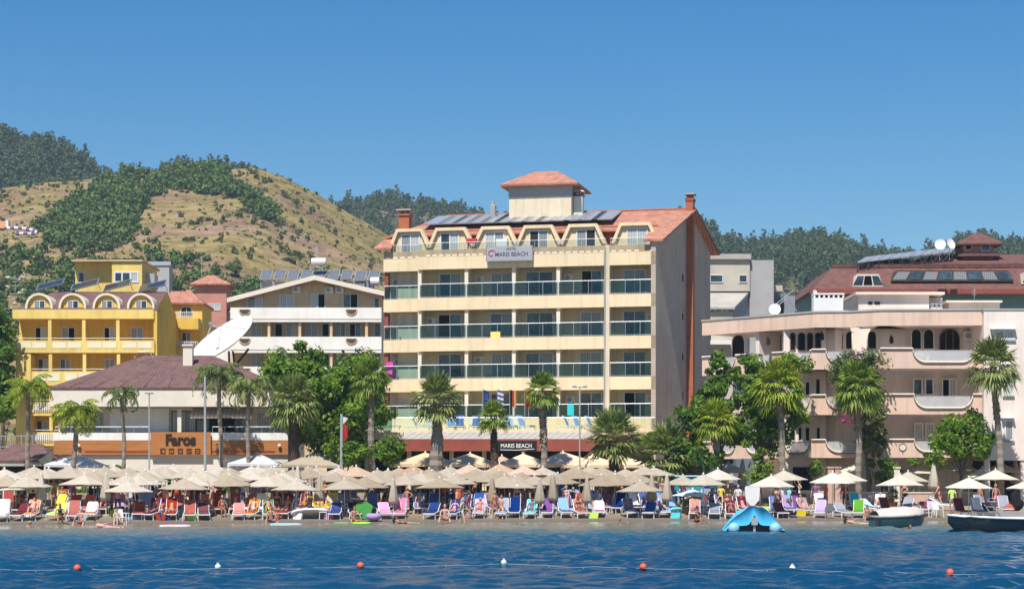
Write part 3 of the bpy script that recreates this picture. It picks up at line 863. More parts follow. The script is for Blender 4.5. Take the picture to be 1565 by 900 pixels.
# pale boulders at the foot of the hill
rg = random.Random(5); b = MB()
for k in range(80):
    Y = rg.uniform(340, 480); px = rg.uniform(10, 170); X = sx(px, Y); z = H1(X, Y)
    r = rg.uniform(.3, 1.15)
    b.ball((X, Y, z + r * .3), (r * rg.uniform(.8, 1.5), r, r * rg.uniform(.5, .9)), 6, 4)
for q in range(len(b.v)):
    p = Vector(b.v[q]); b.v[q] = tuple(p + mnoise.noise_vector(p * .9) * .35)
tag(b.build('rocks', 'rock'), 'pale boulders strewn below the wooded gully', 'rocks', kind='stuff')
# ================================================================== BUILDINGS
# ---------------- main hotel (cream, six storeys, in the centre)
H = Bld(-10.03, 154.57, -12.5, 'beach_hotel', 'cream six storey hotel with glass balconies and red tiled roof', 'hotel')
Rt = H.root; W = 21.14
ZF = [7.0, 10.04, 13.07, 16.16, 19.25]
hx = lambda px, y=0: H.x(px, y)
b = MB(); b.prism([(0.9, 1.7), (W - .3, 1.7), (W + 1.95, 14.7), (0, 14.7), (0, 2.6), (.9, 2.6)], 1.2, 19.3); b.build('wall', 'hotel_beige', Rt)
# gable wall
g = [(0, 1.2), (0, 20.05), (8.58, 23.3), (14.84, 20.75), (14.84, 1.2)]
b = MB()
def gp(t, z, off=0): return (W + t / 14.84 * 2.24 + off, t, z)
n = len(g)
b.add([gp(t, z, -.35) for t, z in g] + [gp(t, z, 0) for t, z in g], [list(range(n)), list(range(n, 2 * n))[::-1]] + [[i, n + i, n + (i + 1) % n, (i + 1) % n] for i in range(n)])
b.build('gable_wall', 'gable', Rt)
# small vent bricks in the gable wall
for z in (8.6, 11.6, 14.7, 17.7):
    b = MB(); x, y, _ = gp(7.0, z); b.box(x - .05, x + .04, y - .12, y + .12, z, z + .5); b.build('vent', 'interior', Rt)
# chimney stack on the gable wall
b = MB(); x, y, _ = gp(8.4, 0); b.box(x - .12, x + .46, y - .4, y + .6, 1.2, 24.0, 0); b.box(x - .16, x + .52, y - .45, y + .65, 24.0, 24.25, 1)
b.box(x - .02, x + .4, y - .3, y + .5, 24.25, 24.5, 1); b.box(x - .2, x + .58, y - .5, y + .7, 24.5, 24.6, 2)
b.build('chimney', ['brick', 'brickdark', 'concrete'], Rt)
# balconies: left bay set back a little, four middle bays, a slanting pier and the right bay
xl, xa, xb, xc = hx(581), hx(640.5), hx(923), hx(931.5)
bays = [(xl, xa, .9), (xa, hx(712), 0), (hx(712), hx(784.5), 0), (hx(784.5), hx(852.5), 0), (hx(852.5), xb, 0), (xc, W, 0)]
for k, z in enumerate(ZF):
    for (x0, x1, yf) in ((xl, xa - .1, .9), (xa - .1, xb, 0), (xc, W, 0)):
        b = MB(); b.box(x0, x1, yf, yf + .16, z - .95, z)
        b.box(x0, x1, yf + .16, 2.5 if yf else 1.7, z - .82, z - .62)
        b.build('balcony_slab', 'hotel_cream', Rt)
for k in range(4):
    z = ZF[k]
    for j, (x0, x1, yf) in enumerate(bays):
        b = MB(); y = yf + .07
        b.tube([(x0 + .02, y, z + 1.04), (x1 - .02, y, z + 1.04)], .022, 6)
        np_ = max(2, round((x1 - x0) / 1.12))
        for q in range(np_ + 1):
            xx = x0 + .06 + (x1 - x0 - .12) * q / np_
            b.box(xx - .015, xx + .015, y - .015, y + .015, z, z + 1.02)
        b.box(x0 + .05, x1 - .05, y - .015, y + .015, z + .06, z + .09)
        r = b.build('railing', 'galv', Rt)
        MB().box(x0 + .05, x1 - .05, y - .006, y + .006, z + .1, z + .98).build('glass_panel', 'balglass', r)
        # sliding door on the back wall
        yb = 1.7 if yf == 0 else 2.6
        c0, c1 = {0: (.58, .98), 1: (.30, .80), 2: (.42, .90), 3: (.18, .80), 4: (.40, .88), 5: (.22, .72)}[j]
        c0 += rnd.uniform(-.02, .02)
        p = rnd.choice([['panegrey', 'panegrey'], ['pane', 'paneblue'], ['paneblack', 'paneblue'], ['paneblue', 'pane'], ['interior', 'paneblue'], ['paneblue', 'panegrey'], ['pane', 'panegrey']])
        H.win(x0 + (x1 - x0) * c0, x0 + (x1 - x0) * c1, z - .6, z + 1.98, yb, pane=p, d=.08, fw=.07, name='sliding_door')
# outdoor air conditioners and small ceiling lamps on the balconies
ACS = [(0, 3, .2), (1, 2, .15), (2, 3, .2), (3, 1, .9), (4, 3, .15), (5, 2, .85), (2, 1, .18), (4, 0, .2), (1, 0, .9), (3, 2, .92), (5, 0, .85), (0, 1, .25)]
for n_, (j, k, fx) in enumerate(ACS):
    x0, x1, yf = bays[j]; yb = 1.7 if yf == 0 else 2.6; xx = x0 + (x1 - x0) * fx
    b = MB(); b.box(xx - .35, xx + .35, yb - .28, yb - .002, ZF[k] + 1.2, ZF[k] + 1.7); u_ = b.build('air_conditioner', 'white', Rt)
    b = MB(); b.tube([(xx - .08, yb - .284, ZF[k] + 1.45), (xx - .08, yb - .3, ZF[k] + 1.45)], .18, 12); b.build('fan', 'grey', u_)
b = MB(); b.tube([(xb + .02, -.06, 5.9), (xb + .1, -.06, 19.6)], .05, 6); b.build('drain_pipe', 'galv', Rt)
# piers between bays, with the round white posts in front
for px in (640.5, 712, 784.5, 852.5):
    x = hx(px); b = MB(); b.box(x - .09, x + .09, .35, 1.7, 6.0, 18.4); b.build('partition_wall', 'hotel_beige', Rt)
    b = MB(); b.box(x - .14, x + .14, .165, .345, 7.0, 18.3); b.build('pillar', 'cream_trim', Rt)
b = MB(); b.add([(xb, 0.02, 5.9), (xc - .02, 0.02, 5.9), (xc + .0, .02, 19.82), (xb + .12, .02, 19.82), (xb, 1.7, 5.9), (xc - .02, 1.7, 5.9), (xc, 1.7, 19.82), (xb + .12, 1.7, 19.82)],
                [[0, 1, 2, 3], [1, 5, 6, 2], [5, 4, 7, 6], [4, 0, 3, 7], [3, 2, 6, 7], [0, 4, 5, 1]]); b.build('pier', 'hotel_beige', Rt)
for x0 in (W - .36, xl + .02):
    y0 = .3 if x0 > 5 else 1.1
    b = MB()
    for k in range(4): b.box(x0, x0 + .3, y0, y0 + .5, ZF[k], ZF[k] + 2.1)
    b.build('brick_column', 'brickdark', Rt)
# attic parapet: stepped-back ochre cap with glass rail
for (x0, x1, yf) in ((xl, xa - .1, 1.0), (xa - .1, xb + .1, .1), (xc, W, .1)):
    MB().box(x0, x1, yf + .06, yf + .3, 19.253, 19.8).build('parapet', 'hotel_cap', Rt)
    b = MB(); b.tube([(x0, yf + .15, 20.32), (x1, yf + .15, 20.32)], .025, 5)
    for q in range(9):
        xx = x0 + .03 + (x1 - x0 - .06) * q / 8; b.box(xx - .015, xx + .015, yf + .135, yf + .165, 19.8, 20.3)
    r = b.build('railing', 'galv', Rt)
    MB().box(x0 + .03, x1 - .03, yf + .146, yf + .154, 19.84, 20.26).build('glass_panel', 'clearglass', r)
    b = MB()
    nn = int((x1 - x0) / .5)
    for q in range(nn):
        xx = x0 + (q + .5) * (x1 - x0) / nn
        if rnd.random() < .8: b.box(xx - .17, xx + .17, yf + .02, yf + .059, 19.3, 19.42)
    b.build('parapet_moulding', 'cream_trim', Rt)
# attic: back wall and six trapezoid dormers
MB().box(.2, W - .3, 2.9, 3.2, 19.3, 21.55).build('attic_wall', 'brickdark', Rt)
dorm = [(597, 608, 645, 657, (613, 642)), (656, 668, 711, 725, (673, 702)), (724, 738, 778, 791, (741, 771)), (790, 803, 844, 857, (809, 838)), (858, 871, 912, 925, (881, 911)), (937, 949, 993, 1006, (958, 990))]
for i, (p0, p1, p2, p3, w) in enumerate(dorm):
    x0, x1, x2, x3 = [hx(p, 1.8) for p in (p0, p1, p2, p3)]
    zt = 21.45; zb_ = 19.3; zm = 20.2
    b = MB(); b.extr([(x0, zb_), (x3, zb_), (x3, zm), (x2, zt), (x1, zt), (x0, zm)], 1.8, 4.6)
    d_ = b.build('dormer', 'hotel_cream', Rt)
    b = MB(); t = .15
    b.extr([(x0 - .12, zm - .1), (x0 + t, zm - .1), (x1 + t * .6, zt - t * .3), (x1 - .05, zt + .18)], 1.5, 2.2)
    b.extr([(x3 + .12, zm - .1), (x2 + .05, zt + .18), (x2 - t * .6, zt - t * .3), (x3 - t, zm - .1)], 1.5, 2.2)
    b.extr([(x1 - .05, zt + .18), (x1 + t * .6, zt - .06), (x2 - t * .6, zt - .06), (x2 + .05, zt + .18)], 1.503, 2.197)
    b.build('gable_trim', 'hotel_cream', d_)
    p = [['panegrey', 'panewhite'], ['pane', 'panewhite'], ['panewhite', 'panegrey'], ['interior', 'panegrey'], ['panegrey', 'interior'], ['panewhite', 'panewhite']][i]
    H.win(hx(w[0], 1.8), hx(w[1], 1.8), 19.3, 21.25, 1.8, pane=p, fw=.08, parent=d_)
# main roof
b = MB()
ze, zr = 21.25, 23.42
yr = 8.58; xr1 = W + 1.3 + .6
A = [(.1, 2.3, ze), (W - .6, 2.3, ze), (xr1, yr, zr), (3.0, yr, zr)]
th = .16
def slab(pts, t=th):
    n = len(pts)
    b.add([tuple(p) for p in pts] + [(p[0], p[1], p[2] - t) for p in pts], [list(range(n)), list(range(n, 2 * n))[::-1]] + [[i, n + i, n + (i + 1) % n, (i + 1) % n] for i in range(n)])
slab(A)
slab([(W - .6, 2.3, ze), (W - .9, -.25, 20.12), (W + .6, -.25, 20.12), (xr1, yr, zr + .004)])
slab([(xr1, yr, zr), (W + 2.9, 15.3, 20.7), (-.4, 15.3, 20.7), (3.0, yr, zr)])
slab([(3.0, yr, zr - .002), (-.4, 15.3, 20.69), (-.5, 2.3, ze - .2), (.1, 2.3, ze - .004)])
slab([(-.7, .6, 20.1), (.7, .6, 20.1), (.7, 2.5, 21.0), (-.3, 2.5, 21.0)])
b.build('roof', 'tile', Rt)
b = MB(); b.tube([(3.0, yr, zr + .04), (xr1, yr, zr + .04)], .1, 6); b.build('ridge_tiles', 'brick', Rt)
b = MB(); b.tube([(W + .62, -.25, 20.05), (xr1 + .02, yr, zr - .06), (W + 2.93, 15.3, 20.62)], .07, 5); b.build('verge_board', 'brownframe', Rt)
# left brick chimney, small chimney and vent on the roof
x = hx(617, 4.2); b = MB(); b.box(x - .42, x + .42, 4.2, 5.0, 21.5, 23.0, 0); b.box(x - .5, x + .5, 4.1, 5.1, 23.0, 23.12, 0)
for sxx in (-.3, .3): b.lathe([(.12, 23.12), (.12, 23.4)], 8, (x + sxx * .8, 4.6), 0)
b.box(x - .6, x + .6, 4.05, 5.15, 23.4, 23.5, 1); b.build('chimney', ['brick', 'concrete'], Rt)
x = hx(884, 7.2); b = MB(); b.box(x - .35, x + .35, 7.0, 7.7, 22.5, 24.5, 0); b.box(x - .42, x + .42, 6.95, 7.75, 24.5, 24.62, 1)
for q in (-.3, .3): b.box(x + q - .05, x + q + .05, 7.1, 7.6, 24.62, 24.85, 1)
b.lathe([(.5, 24.85), (.3, 25.0), (.03, 25.1)], 8, (x, 7.35), 0); b.build('chimney', ['cream_trim', 'darkmetal'], Rt)
x = hx(752, 7.0); b = MB(); b.lathe([(.3, 22.5), (.3, 24.0), (.12, 24.1), (.12, 24.4)], 8, (x, 7.3), 0); b.build('vent_pipe', 'galv', Rt)
# stair tower with hipped roof
yt = 6.3; x0, x1 = hx(778, yt), hx(873, yt)
b = MB(); b.box(x0, x1, yt, yt + 4.6, 22.4, 25.35); tw = b.build('roof_tower', 'hotel_beige', Rt)
MB().box(x0 - .03, x1 + .03, yt - .03, yt + 4.63, 24.45, 25.33).build('wall_band', 'stonegrey', tw)
b = MB(); hip_roof(b, x0, x1, yt, yt + 4.6, 25.4, 26.75, x0 + 1.5, x1 - 1.5, over=.62); b.build('tower_roof', 'tile', tw)
# terrace storey in front: terrace slab, glass rail, sloping grey awning roof and maroon fascia
G = Bld(sx(575, 142.5), 142.5, 0, root=Rt)
def gxz(px, py, y=0): return G.x(px, y), sz(py, 142.5 + y)
x0 = G.x(535); x1 = G.x(908); x1b = G.x(1003)
zt = sz(657, 142.5)
b = G.mb(); b.box(x0, x1b, 1.2, 13.0, zt - .35, zt); b.build('terrace_floor', 'hotel_beige', Rt)
b = G.mb(); b.box(x0, x1b, 1.15, 1.3, zt - .28, zt + .06); b.build('terrace_edge', 'hotel_cream', Rt)
b = G.mb(); b.tube([(x0, 1.25, sz(638, 143.7)), (x1b, 1.25, sz(638, 143.7))], .03, 6)
for q in range(15):
    xx = x0 + (x1b - x0) * q / 14; b.box(xx - .022, xx + .022, 1.23, 1.27, zt + .06, sz(638.5, 143.7))
r = b.build('railing', 'galv', Rt)
b = G.mb(); b.box(x0, G.x(598), 1.243, 1.257, zt + .08, sz(639, 143.7)); b.build('glass_panel', 'greenglass', r)
b = G.mb(); b.box(G.x(598) + .02, x1b, 1.243, 1.257, zt + .08, sz(639, 143.7)); b.build('glass_panel', 'clearglass', r)
b = G.mb(); b.box(x0 + 2, x1b, 9.6, 9.75, zt, 7.0); b.build('terrace_wall', 'cream_panel', Rt)
# awning sheets
za, zb_ = sz(660, 143.2), sz(671, 141.4)
b = G.mb(); xg0 = G.x(618)
b.add([(xg0, -1.1, zb_), (x1, -1.1, zb_), (x1, 1.14, za), (xg0 - .3, 1.14, za), (xg0, -1.1, zb_ - .05), (x1, -1.1, zb_ - .05), (x1, 1.14, za - .05), (xg0 - .3, 1.14, za - .05)],
      [[0, 1, 2, 3], [7, 6, 5, 4], [0, 4, 5, 1], [1, 5, 6, 2], [2, 6, 7, 3], [3, 7, 4, 0]])
aw = b.build('awning_roof', 'greyslate', Rt)
b = G.mb()
for q in range(26):
    xx = xg0 + (x1 - xg0) * q / 25; b.tube([(xx, -1.1, zb_ + .012), (min(xx + .75, x1), 1.12, za + .012)], .014, 4)
b.build('awning_ribs', 'concrete', aw)
b = G.mb(); b.box(xg0 - .1, x1, -1.2, -1.1, sz(689, 141.3), zb_ + .02); fa = b.build('fascia', 'maroon', Rt)
b = G.mb(); b.box(xg0 - .1, x1, -1.23, -1.2, sz(689, 141.3), sz(687, 141.3)); b.build('fascia_trim', 'brickdark', fa)
b = G.mb(); b.box(x0, xg0 - .1, -.3, 1.14, sz(671, 142.2), sz(660, 142.2)); b.build('canopy', 'roofcoat', Rt)
# restaurant hall behind the parasols: near-black wall colour stands for shade between piers
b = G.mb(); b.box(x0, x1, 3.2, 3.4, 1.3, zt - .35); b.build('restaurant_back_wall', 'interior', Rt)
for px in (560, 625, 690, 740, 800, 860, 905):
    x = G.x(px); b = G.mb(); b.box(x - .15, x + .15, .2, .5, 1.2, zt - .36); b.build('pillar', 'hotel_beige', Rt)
# the two hotel signs
sg = thing('hotel_sign', 'silver roof edge sign reading MARIS BEACH with a red swirl', 'sign', (0, 0, 0))
yy = -.32; xs0, xs1 = hx(744, yy), hx(813, yy)
p0 = Matrix.Translation((H.O[0], H.O[1], 0)) @ Matrix.Rotation(R(-12.5), 4, 'Z')
sg.matrix_world = p0 @ Matrix.Translation(((xs0 + xs1) / 2, yy, 19.35)); sg.location = sg.matrix_world.translation; sg.rotation_euler = (0, 0, R(-12.5))
w2 = (xs1 - xs0) / 2
MB().box(-w2, w2, 0, .22, -.52, .52).build('sign_board', 'silver', sg)
b = MB(); b.box(-w2 - .05, w2 + .05, -.06, .24, -.60, -.524); b.box(-w2 - .05, -w2 - .003, -.04, .22, -.52, .56); b.box(w2 + .003, w2 + .05, -.04, .22, -.52, .56); b.build('sign_frame', 'grey', sg)
text_part('small_lettering', 'HOTEL', .26, 'navyletter', sg, (.15, -.005, .31), depth=.012, bold=.0)
text_part('lettering', 'MARIS BEACH', .44, 'navyletter', sg, (.16, -.005, -.1), depth=.01, bold=.003, sxy=(.93, 1))
b = MB()
for k in range(14):
    a0, a1 = 2 * PI * k / 18 + .6, 2 * PI * (k + 1) / 18 + .6
    r0, r1 = .30 - .012 * k, .30 - .012 * (k + 1)
    b.tube([(-w2 + .36 + r0 * math.cos(a0), -.02, -.02 + r0 * math.sin(a0)), (-w2 + .36 + r1 * math.cos(a1), -.02, -.02 + r1 * math.sin(a1))], .035, 5)
b.build('emblem', 'redpaint', sg)
sg = thing('restaurant_sign', 'black sign with pale letters on the maroon fascia behind the palm', 'sign', (sx(789, 141.26), 141.26, sz(681.5, 141.26)))
MB().box(-1.42, 1.42, 0, .05, -.33, .36).build('sign_board', 'black', sg)
text_part('lettering', 'MARIS BEACH', .40, 'white', sg, (0, -.006, .02), depth=.01, bold=.004, sxy=(.88, 1))
b = MB(); b.tube([(-1.1, -.01, -.25), (0, -.01, -.28), (1.25, -.01, -.2)], .022, 5); b.build('swoosh', 'white', sg)

# solar collectors on the hotel roof
def solar(w, d, m='solar'):
    t = thing('solar_collector', None, None)
    b = MB(); b.box(-w / 2, w / 2, 0, d, 0, .06); b.build('collector', m, t)
    b = MB()
    for q in (-w / 2, w / 2 - .05): b.box(q, q + .05, -.01, d + .01, .062, .09)
    b.box(-w / 2 + .06, w / 2 - .06, -.012, .04, .062, .09); b.box(-w / 2 + .06, w / 2 - .06, d - .04, d + .012, .062, .09); b.build('frame', 'galv', t)
    b = MB(); b.tube([(-w / 2 + .2, d * .8, 0), (-w / 2 + .2, d * .8 + .3, -1.0)], .025, 4); b.tube([(w / 2 - .2, d * .8, 0), (w / 2 - .2, d * .8 + .3, -1.0)], .025, 4); b.build('stand', 'galv', t)
    return t
sp_ = solar(1.62, 4.9)
xs = [hx(664 + 21.4 * k, 4) for k in range(13)]
for k, x in enumerate(xs):
    wloc = p0 @ Vector((x, 3.5, 22.12))
    o = dup(sp_, wloc, 0, '%s pale solar panel from the left on the cream hotel roof' % nth(k), 'solar collector', 'solar panels on the cream hotel')
    o.rotation_euler = (R(14.5), 0, R(-12.5))
drop(sp_)

# ---------------- beach restaurant with hipped brown roof
P = Bld(0, 140, 0, 'beach_restaurant', 'low cream beach restaurant with brown hipped roof and orange cladding', 'restaurant')
Rt = P.root
b = MB(); b.box(P.x(82), P.x(436), 1.6, 13, 1.2, sz(604, 141.6)); b.build('wall', 'creamwall', Rt)
b = MB(); hip_roof(b, P.x(76), P.x(441), -.6, 14, sz(592, 139.4), sz(543, 147), P.x(222, 7), P.x(325, 7), ry=7); ro = b.build('roof', 'tile_dark', Rt)
b = MB()
for q in range(9):
    t = (q + .5) / 9; xe = P.x(90) + (P.x(430) - P.x(90)) * t; xr = P.x(222, 7) + (P.x(325, 7) - P.x(222, 7)) * t
    b.tube([(xe, -.6, sz(592, 139.4) + .03), (xe * .35 + xr * .65, 7 * .65, sz(592, 139.4) * .35 + sz(543, 147) * .65 + .03)], .02, 4)
b.build('roof_seams', 'brownframe', ro)
P.box('fascia', 76, 440, -.55, -.3, 594, 621, 'cream_trim')
b = MB(); b.box(P.x(78), P.x(438), -.29, 1.55, sz(622, 139.5), sz(618, 139.5)); b.build('soffit', 'concrete', Rt)
x = P.x(285, 4); b = MB(); b.box(x - .33, x + .33, 4.5, 5.2, 9.5, 11.9, 0); b.box(x - .4, x + .4, 4.4, 5.3, 11.9, 12.02, 0); b.build('chimney', 'cream_trim', Rt)
b = MB(); b.tube([(P.x(205, 5), 5, 11.1), (P.x(212, 5), 5, 11.5), (P.x(228, 5), 5, 11.55), (P.x(234, 5), 5, 11.1)], .05, 5); b.build('roof_pipe', 'galv', Rt)
# upper storey: terrace wall, blinds, awnings, windows
P.box('terrace_slab', 80, 440, .02, 1.6, 661, 664, 'concrete')
P.box('terrace_parapet', 80, 440, -.15, .02, 661, 672.5, 'whitewash')
P.box('cladding', 82, 440, -.2, -.02, 673, 694.5, 'orange')
P.box('cladding_trim', 130, 228, -.23, -.2, 688, 690.5, 'orangedark')
P.box('cladding_trim', 324, 420, -.23, -.2, 688, 690.5, 'orangedark')
P.box('lower_wall', 82, 440, 0, .2, 695, 748, 'creamwall')
P.box('window_blind', 168, 258, 1.42, 1.5, 624, 660, 'whitewash')
P.pwin(90, 160, 628, 660, 1.6, mull=2, pane='panegrey')
P.pwin(262, 300, 628, 660, 1.6, mull=0, pane='panegrey', frame='brownframe')
P.pwin(300, 378, 636, 660, 1.6, mull=3, pane=['paneblue', 'paneblack', 'paneblack', 'paneblue'], frame='darkmetal')
P.pwin(392, 432, 630, 660, 1.6, mull=1, pane='panegrey')
def awning(px0, px1, pt, pb, y0, y1):
    b = MB(); x0, x1 = P.x(px0, y0), P.x(px1, y0); zt, zb = sz(pt, 140 + y1), sz(pb, 140 + y0)
    n = 30
    for q in range(n):
        a, c = x0 + (x1 - x0) * q / n, x0 + (x1 - x0) * (q + 1) / n; mi = q % 2
        b.add([(a, y0, zb), (c, y0, zb), (c, y1, zt), (a, y1, zt)], [[0, 1, 2, 3]], mi)
        m_ = (a + c) / 2
        b.add([(a, y0, zb), (c, y0, zb), (c, y0, zb - .16), (m_, y0, zb - .24), (a, y0, zb - .16)], [[0, 4, 3, 2, 1]], mi)
    b.build('awning', ['c_ivory', 'c_peach'], Rt, fix=False)
awning(166, 260, 614, 617, .2, 1.4); awning(291, 385, 617, 634, -.1, 1.5)
b = MB()
zz = sz(652, 139.9)
for (a_, c_) in ((85, 228), (325, 438)):
    b = MB(); b.tube([(P.x(a_), -.06, zz), (P.x(c_), -.06, zz)], .02, 5)
    for q in range(7): px = a_ + (c_ - a_) * q / 6; b.tube([(P.x(px), -.06, sz(661, 139.9)), (P.x(px), -.06, zz)], .015, 4)
    b.build('railing', 'galv', Rt)
P.box('porch_column', 271, 277, -.1, .01, 625, 660, 'cream_trim')
for px in (428, 122): b = MB(); b.ball((P.x(px), -.35, sz(681, 139.7)), .13, 8, 6); b.build('wall_lamp', 'cream_trim', Rt)
sg = thing('restaurant_sign', 'orange timber sign reading Faros above five square icons', 'sign', (sx(276, 139.6), 139.6, sz(677.5, 139.6)))
k = 139.6 / F
MB().box(-46 * k, 46 * k, 0, .12, -17.5 * k, 17.5 * k).build('sign_board', 'orange', sg)
text_part('lettering', 'Faros', 1.02, 'letter', sg, (0, -.02, 5 * k), depth=.03, bold=.045, sxy=(.92, 1))
ic = [0, 1, 2, 3, 4]
for q in ic:
    x = (-27 + 13.3 * q) * k; z = -11.6 * k; s_ = 3.9 * k
    b = MB(); t = .055
    b.box(x - s_, x + s_, -.03, -.002, z + s_ - t, z + s_); b.box(x - s_, x + s_, -.03, -.002, z - s_, z - s_ + t)
    b.box(x - s_, x - s_ + t, -.03, -.002, z - s_ + t, z + s_ - t); b.box(x + s_ - t, x + s_, -.03, -.002, z - s_ + t, z + s_ - t)
    u = s_ * .5
    if q == 0: b.box(x - u, x - u + .04, -.028, -.002, z - u, z + u)
    if q == 1: b.box(x - .02, x + .02, -.028, -.002, z - u, z + u)
    if q == 2: b.tube([(x - u, -.015, z - u), (x, -.015, z + u), (x + u, -.015, z - u)], .02, 4)
    if q == 3: b.tube([(x + u, -.015, z + u), (x - u, -.015, z), (x + u, -.015, z - u)], .02, 4)
    if q == 4: b.box(x - u, x + u, -.028, -.002, z - .02, z + .02)
    b.build('icon', 'letter', sg)

# ---------------- low pavilion at the far left of the beach
Q = Bld(0, 136.5, 0, 'beach_pavilion', 'low dark roofed pavilion beside the yellow hotel', 'pavilion')
b = MB(); x0, x1 = Q.x(-40), Q.x(78); hip_roof(b, x0, x1, 0, 7, sz(703, 136.5), sz(678, 140), x0 + 2, Q.x(64, 3.5)); b.build('roof', 'tile_dark', Q.root)
b = MB(); b.box(x0 + .1, x1 - .1, .05, .3, sz(712, 136.5), sz(704.5, 136.5)); b.build('fascia', 'concrete', Q.root)
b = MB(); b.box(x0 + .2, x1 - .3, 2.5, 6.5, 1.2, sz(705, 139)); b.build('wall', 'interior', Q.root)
for px in (5, 40, 72): b = MB(); x = Q.x(px); b.box(x - .1, x + .1, .1, .3, 1.2, sz(712, 136.5)); b.build('post', 'treebark', Q.root)
b = MB(); b.add([(Q.x(60), -.4, sz(703, 136)), (Q.x(85), -.6, sz(688, 136)), (Q.x(80), -.3, sz(712, 136)), (Q.x(66), .2, sz(711, 136))], [[0, 1, 2, 3]]); b.build('canvas_flap', 'c_ivory', Q.root)

# ---------------- yellow hotel
Yh = Bld(0, 180, 0, 'yellow_hotel', 'yellow hotel with arched dormers and columned balconies', 'hotel')
Rt = Yh.root
b = MB(); x0, x1 = Yh.x(22), Yh.x(240); b.box(x0, x1, 1.8, 12, 2, sz(475, 181.8)); b.build('wall', 'yellow', Rt)
b = MB(); b.box(x1 - .3, x1, 0, 1.8, 2, sz(475, 180)); b.build('side_wall', 'yellow', Rt)
lv = [(473, 487, 518, 538.5), (538.5, 540, 565, 588), (588, 590, 611, 633), (633, 635, 658, 681)]
Yh.box('balcony_fascia', 19, 235, -.2, .1, 473, 487, 'yellow_lt')
b = MB(); b.box(Yh.x(22), Yh.x(235), .1, 1.8, sz(487, 180), sz(484, 180)); b.build('balcony_ceiling', 'yellow', Rt)
def ybal(px0, px1, pt, pb, npan, balus=False):
    b = Yh.box('balcony_parapet', px0, px1, -.2, 0, pt + 3, pb, 'yellow_lt')
    bb = MB(); z0 = sz(pb - 1, 180)
    bb.box(Yh.x(px0), Yh.x(px1), 0, 1.8, sz(pb, 180) + .02, sz(pb - 3, 180)); bb.build('balcony_floor', 'yellow', Rt)
    wpx = (px1 - px0) / npan
    for q in range(npan):
        a = px0 + wpx * q + wpx * .1; c = px0 + wpx * (q + 1) - wpx * .08
        if balus:
            bb = MB(); xa, xb_ = Yh.x(a), Yh.x(c)
            for j in range(9):
                xx = xa + (xb_ - xa) * (j + .5) / 9; bb.lathe([(.04, sz(pb - 6, 180)), (.075, sz(pb - 9, 180)), (.04, sz(pt + 5, 180))], 6, (xx, -.3))
            bb.build('balusters', 'white', b)
        else:
            Yh.box('parapet_panel', a, (a + c) / 2 - 1, -.23, -.2, pt + 6, pb - 7, 'cream_panel', parent=b)
            Yh.box('parapet_panel', (a + c) / 2 + 1, c, -.23, -.2, pt + 6, pb - 7, 'cream_panel', parent=b)
    bb = MB(); bb.tube([(Yh.x(px0), -.1, sz(pt, 180)), (Yh.x(px1), -.1, sz(pt, 180))], .03, 5); bb.build('handrail', 'white', b)
ybal(21, 236, 517, 539, 4); ybal(48, 236, 564, 589, 4); ybal(48, 120, 611, 635, 2, True); ybal(48, 120, 657, 681, 2, True)
Yh.box('end_wall', 24, 47, -.2, 1.8, 541, 690, 'yellow_lt')
for px, pt, pb in [(76, 487, 520), (128, 487, 520), (180, 487, 520)] + [(77, 541, 567), (129, 541, 567), (181, 541, 567)] + [(78, 590, 612), (78, 636, 658)]:
    Yh.box('column', px - 2.6, px + 2.6, -.12, .25, pt, pb, 'yellow_lt')
for (a, c, pt, pb, p) in [(54, 71, 500, 522, ['paneblack', 'panewhite']), (94, 115, 500, 522, ['panegrey', 'paneblack']), (159, 176, 500, 522, ['paneblack', 'panewhite']), (200, 219, 500, 522, ['panegrey', 'panegrey']),
                          (58, 74, 548, 570, ['pane', 'panewhite']), (92, 108, 548, 570, ['pane', 'panegrey']), (160, 176, 548, 570, ['panegrey', 'panegrey']), (52, 72, 596, 616, ['pane', 'panegrey']), (56, 74, 642, 663, ['pane', 'panegrey'])]:
    Yh.pwin(a, c, pt, pb, 1.8, pane=p)
# roof with arched dormers
b = MB()
xa, xb_ = Yh.x(20), Yh.x(238)
zt, ze = sz(446, 186), sz(473.5, 180)
b.add([(xa, 0, ze), (xb_, 0, ze), (xb_, 6, zt), (xa + 2.2, 6, zt), (xb_, 12, ze), (xa, 12, ze)], [[0, 1, 2, 3], [3, 2, 4, 5], [0, 3, 5]])
b.build('roof', 'tile_dark', Rt, fix=False)
b = MB(); b.add([(xb_ - .02, 0, ze), (xb_ - .02, 6, zt - .03), (xb_ - .02, 12, ze), (xb_ - .3, 0, ze), (xb_ - .3, 6, zt - .03), (xb_ - .3, 12, ze)], [[0, 1, 2], [3, 5, 4], [0, 2, 5, 3]]); b.build('gable_wall', 'yellow', Rt)
for px in (60, 111, 163, 215.5):
    xc_ = Yh.x(px, .6); w = 1.05; z0 = ze + .05; hh = 1.3
    arc = [(xc_ - w * math.cos(PI * k / 12), z0 + hh * math.sin(PI * k / 12) ** .8) for k in range(13)]
    b = MB(); b.extr(arc, .75, 3.2); dm = b.build('dormer', 'yellow', Rt)
    b = MB()
    for (xq, zq), (xq2, zq2) in zip(arc[:-1], arc[1:]):
        f = 1.18
        b.extr([(xq, zq), (xq2, zq2), (xc_ + (xq2 - xc_) * f, z0 + (zq2 - z0) * f * .97), (xc_ + (xq - xc_) * f, z0 + (zq - z0) * f * .97)], .45, 3.2)
    b.build('dormer_arch', 'cream_trim', dm)
    Yh.win(xc_ - .5, xc_ + .5, z0 + .05, z0 + .85, .75, pane=rnd.choice([['panegrey', 'pane'], ['pane', 'panegrey']]), parent=dm)
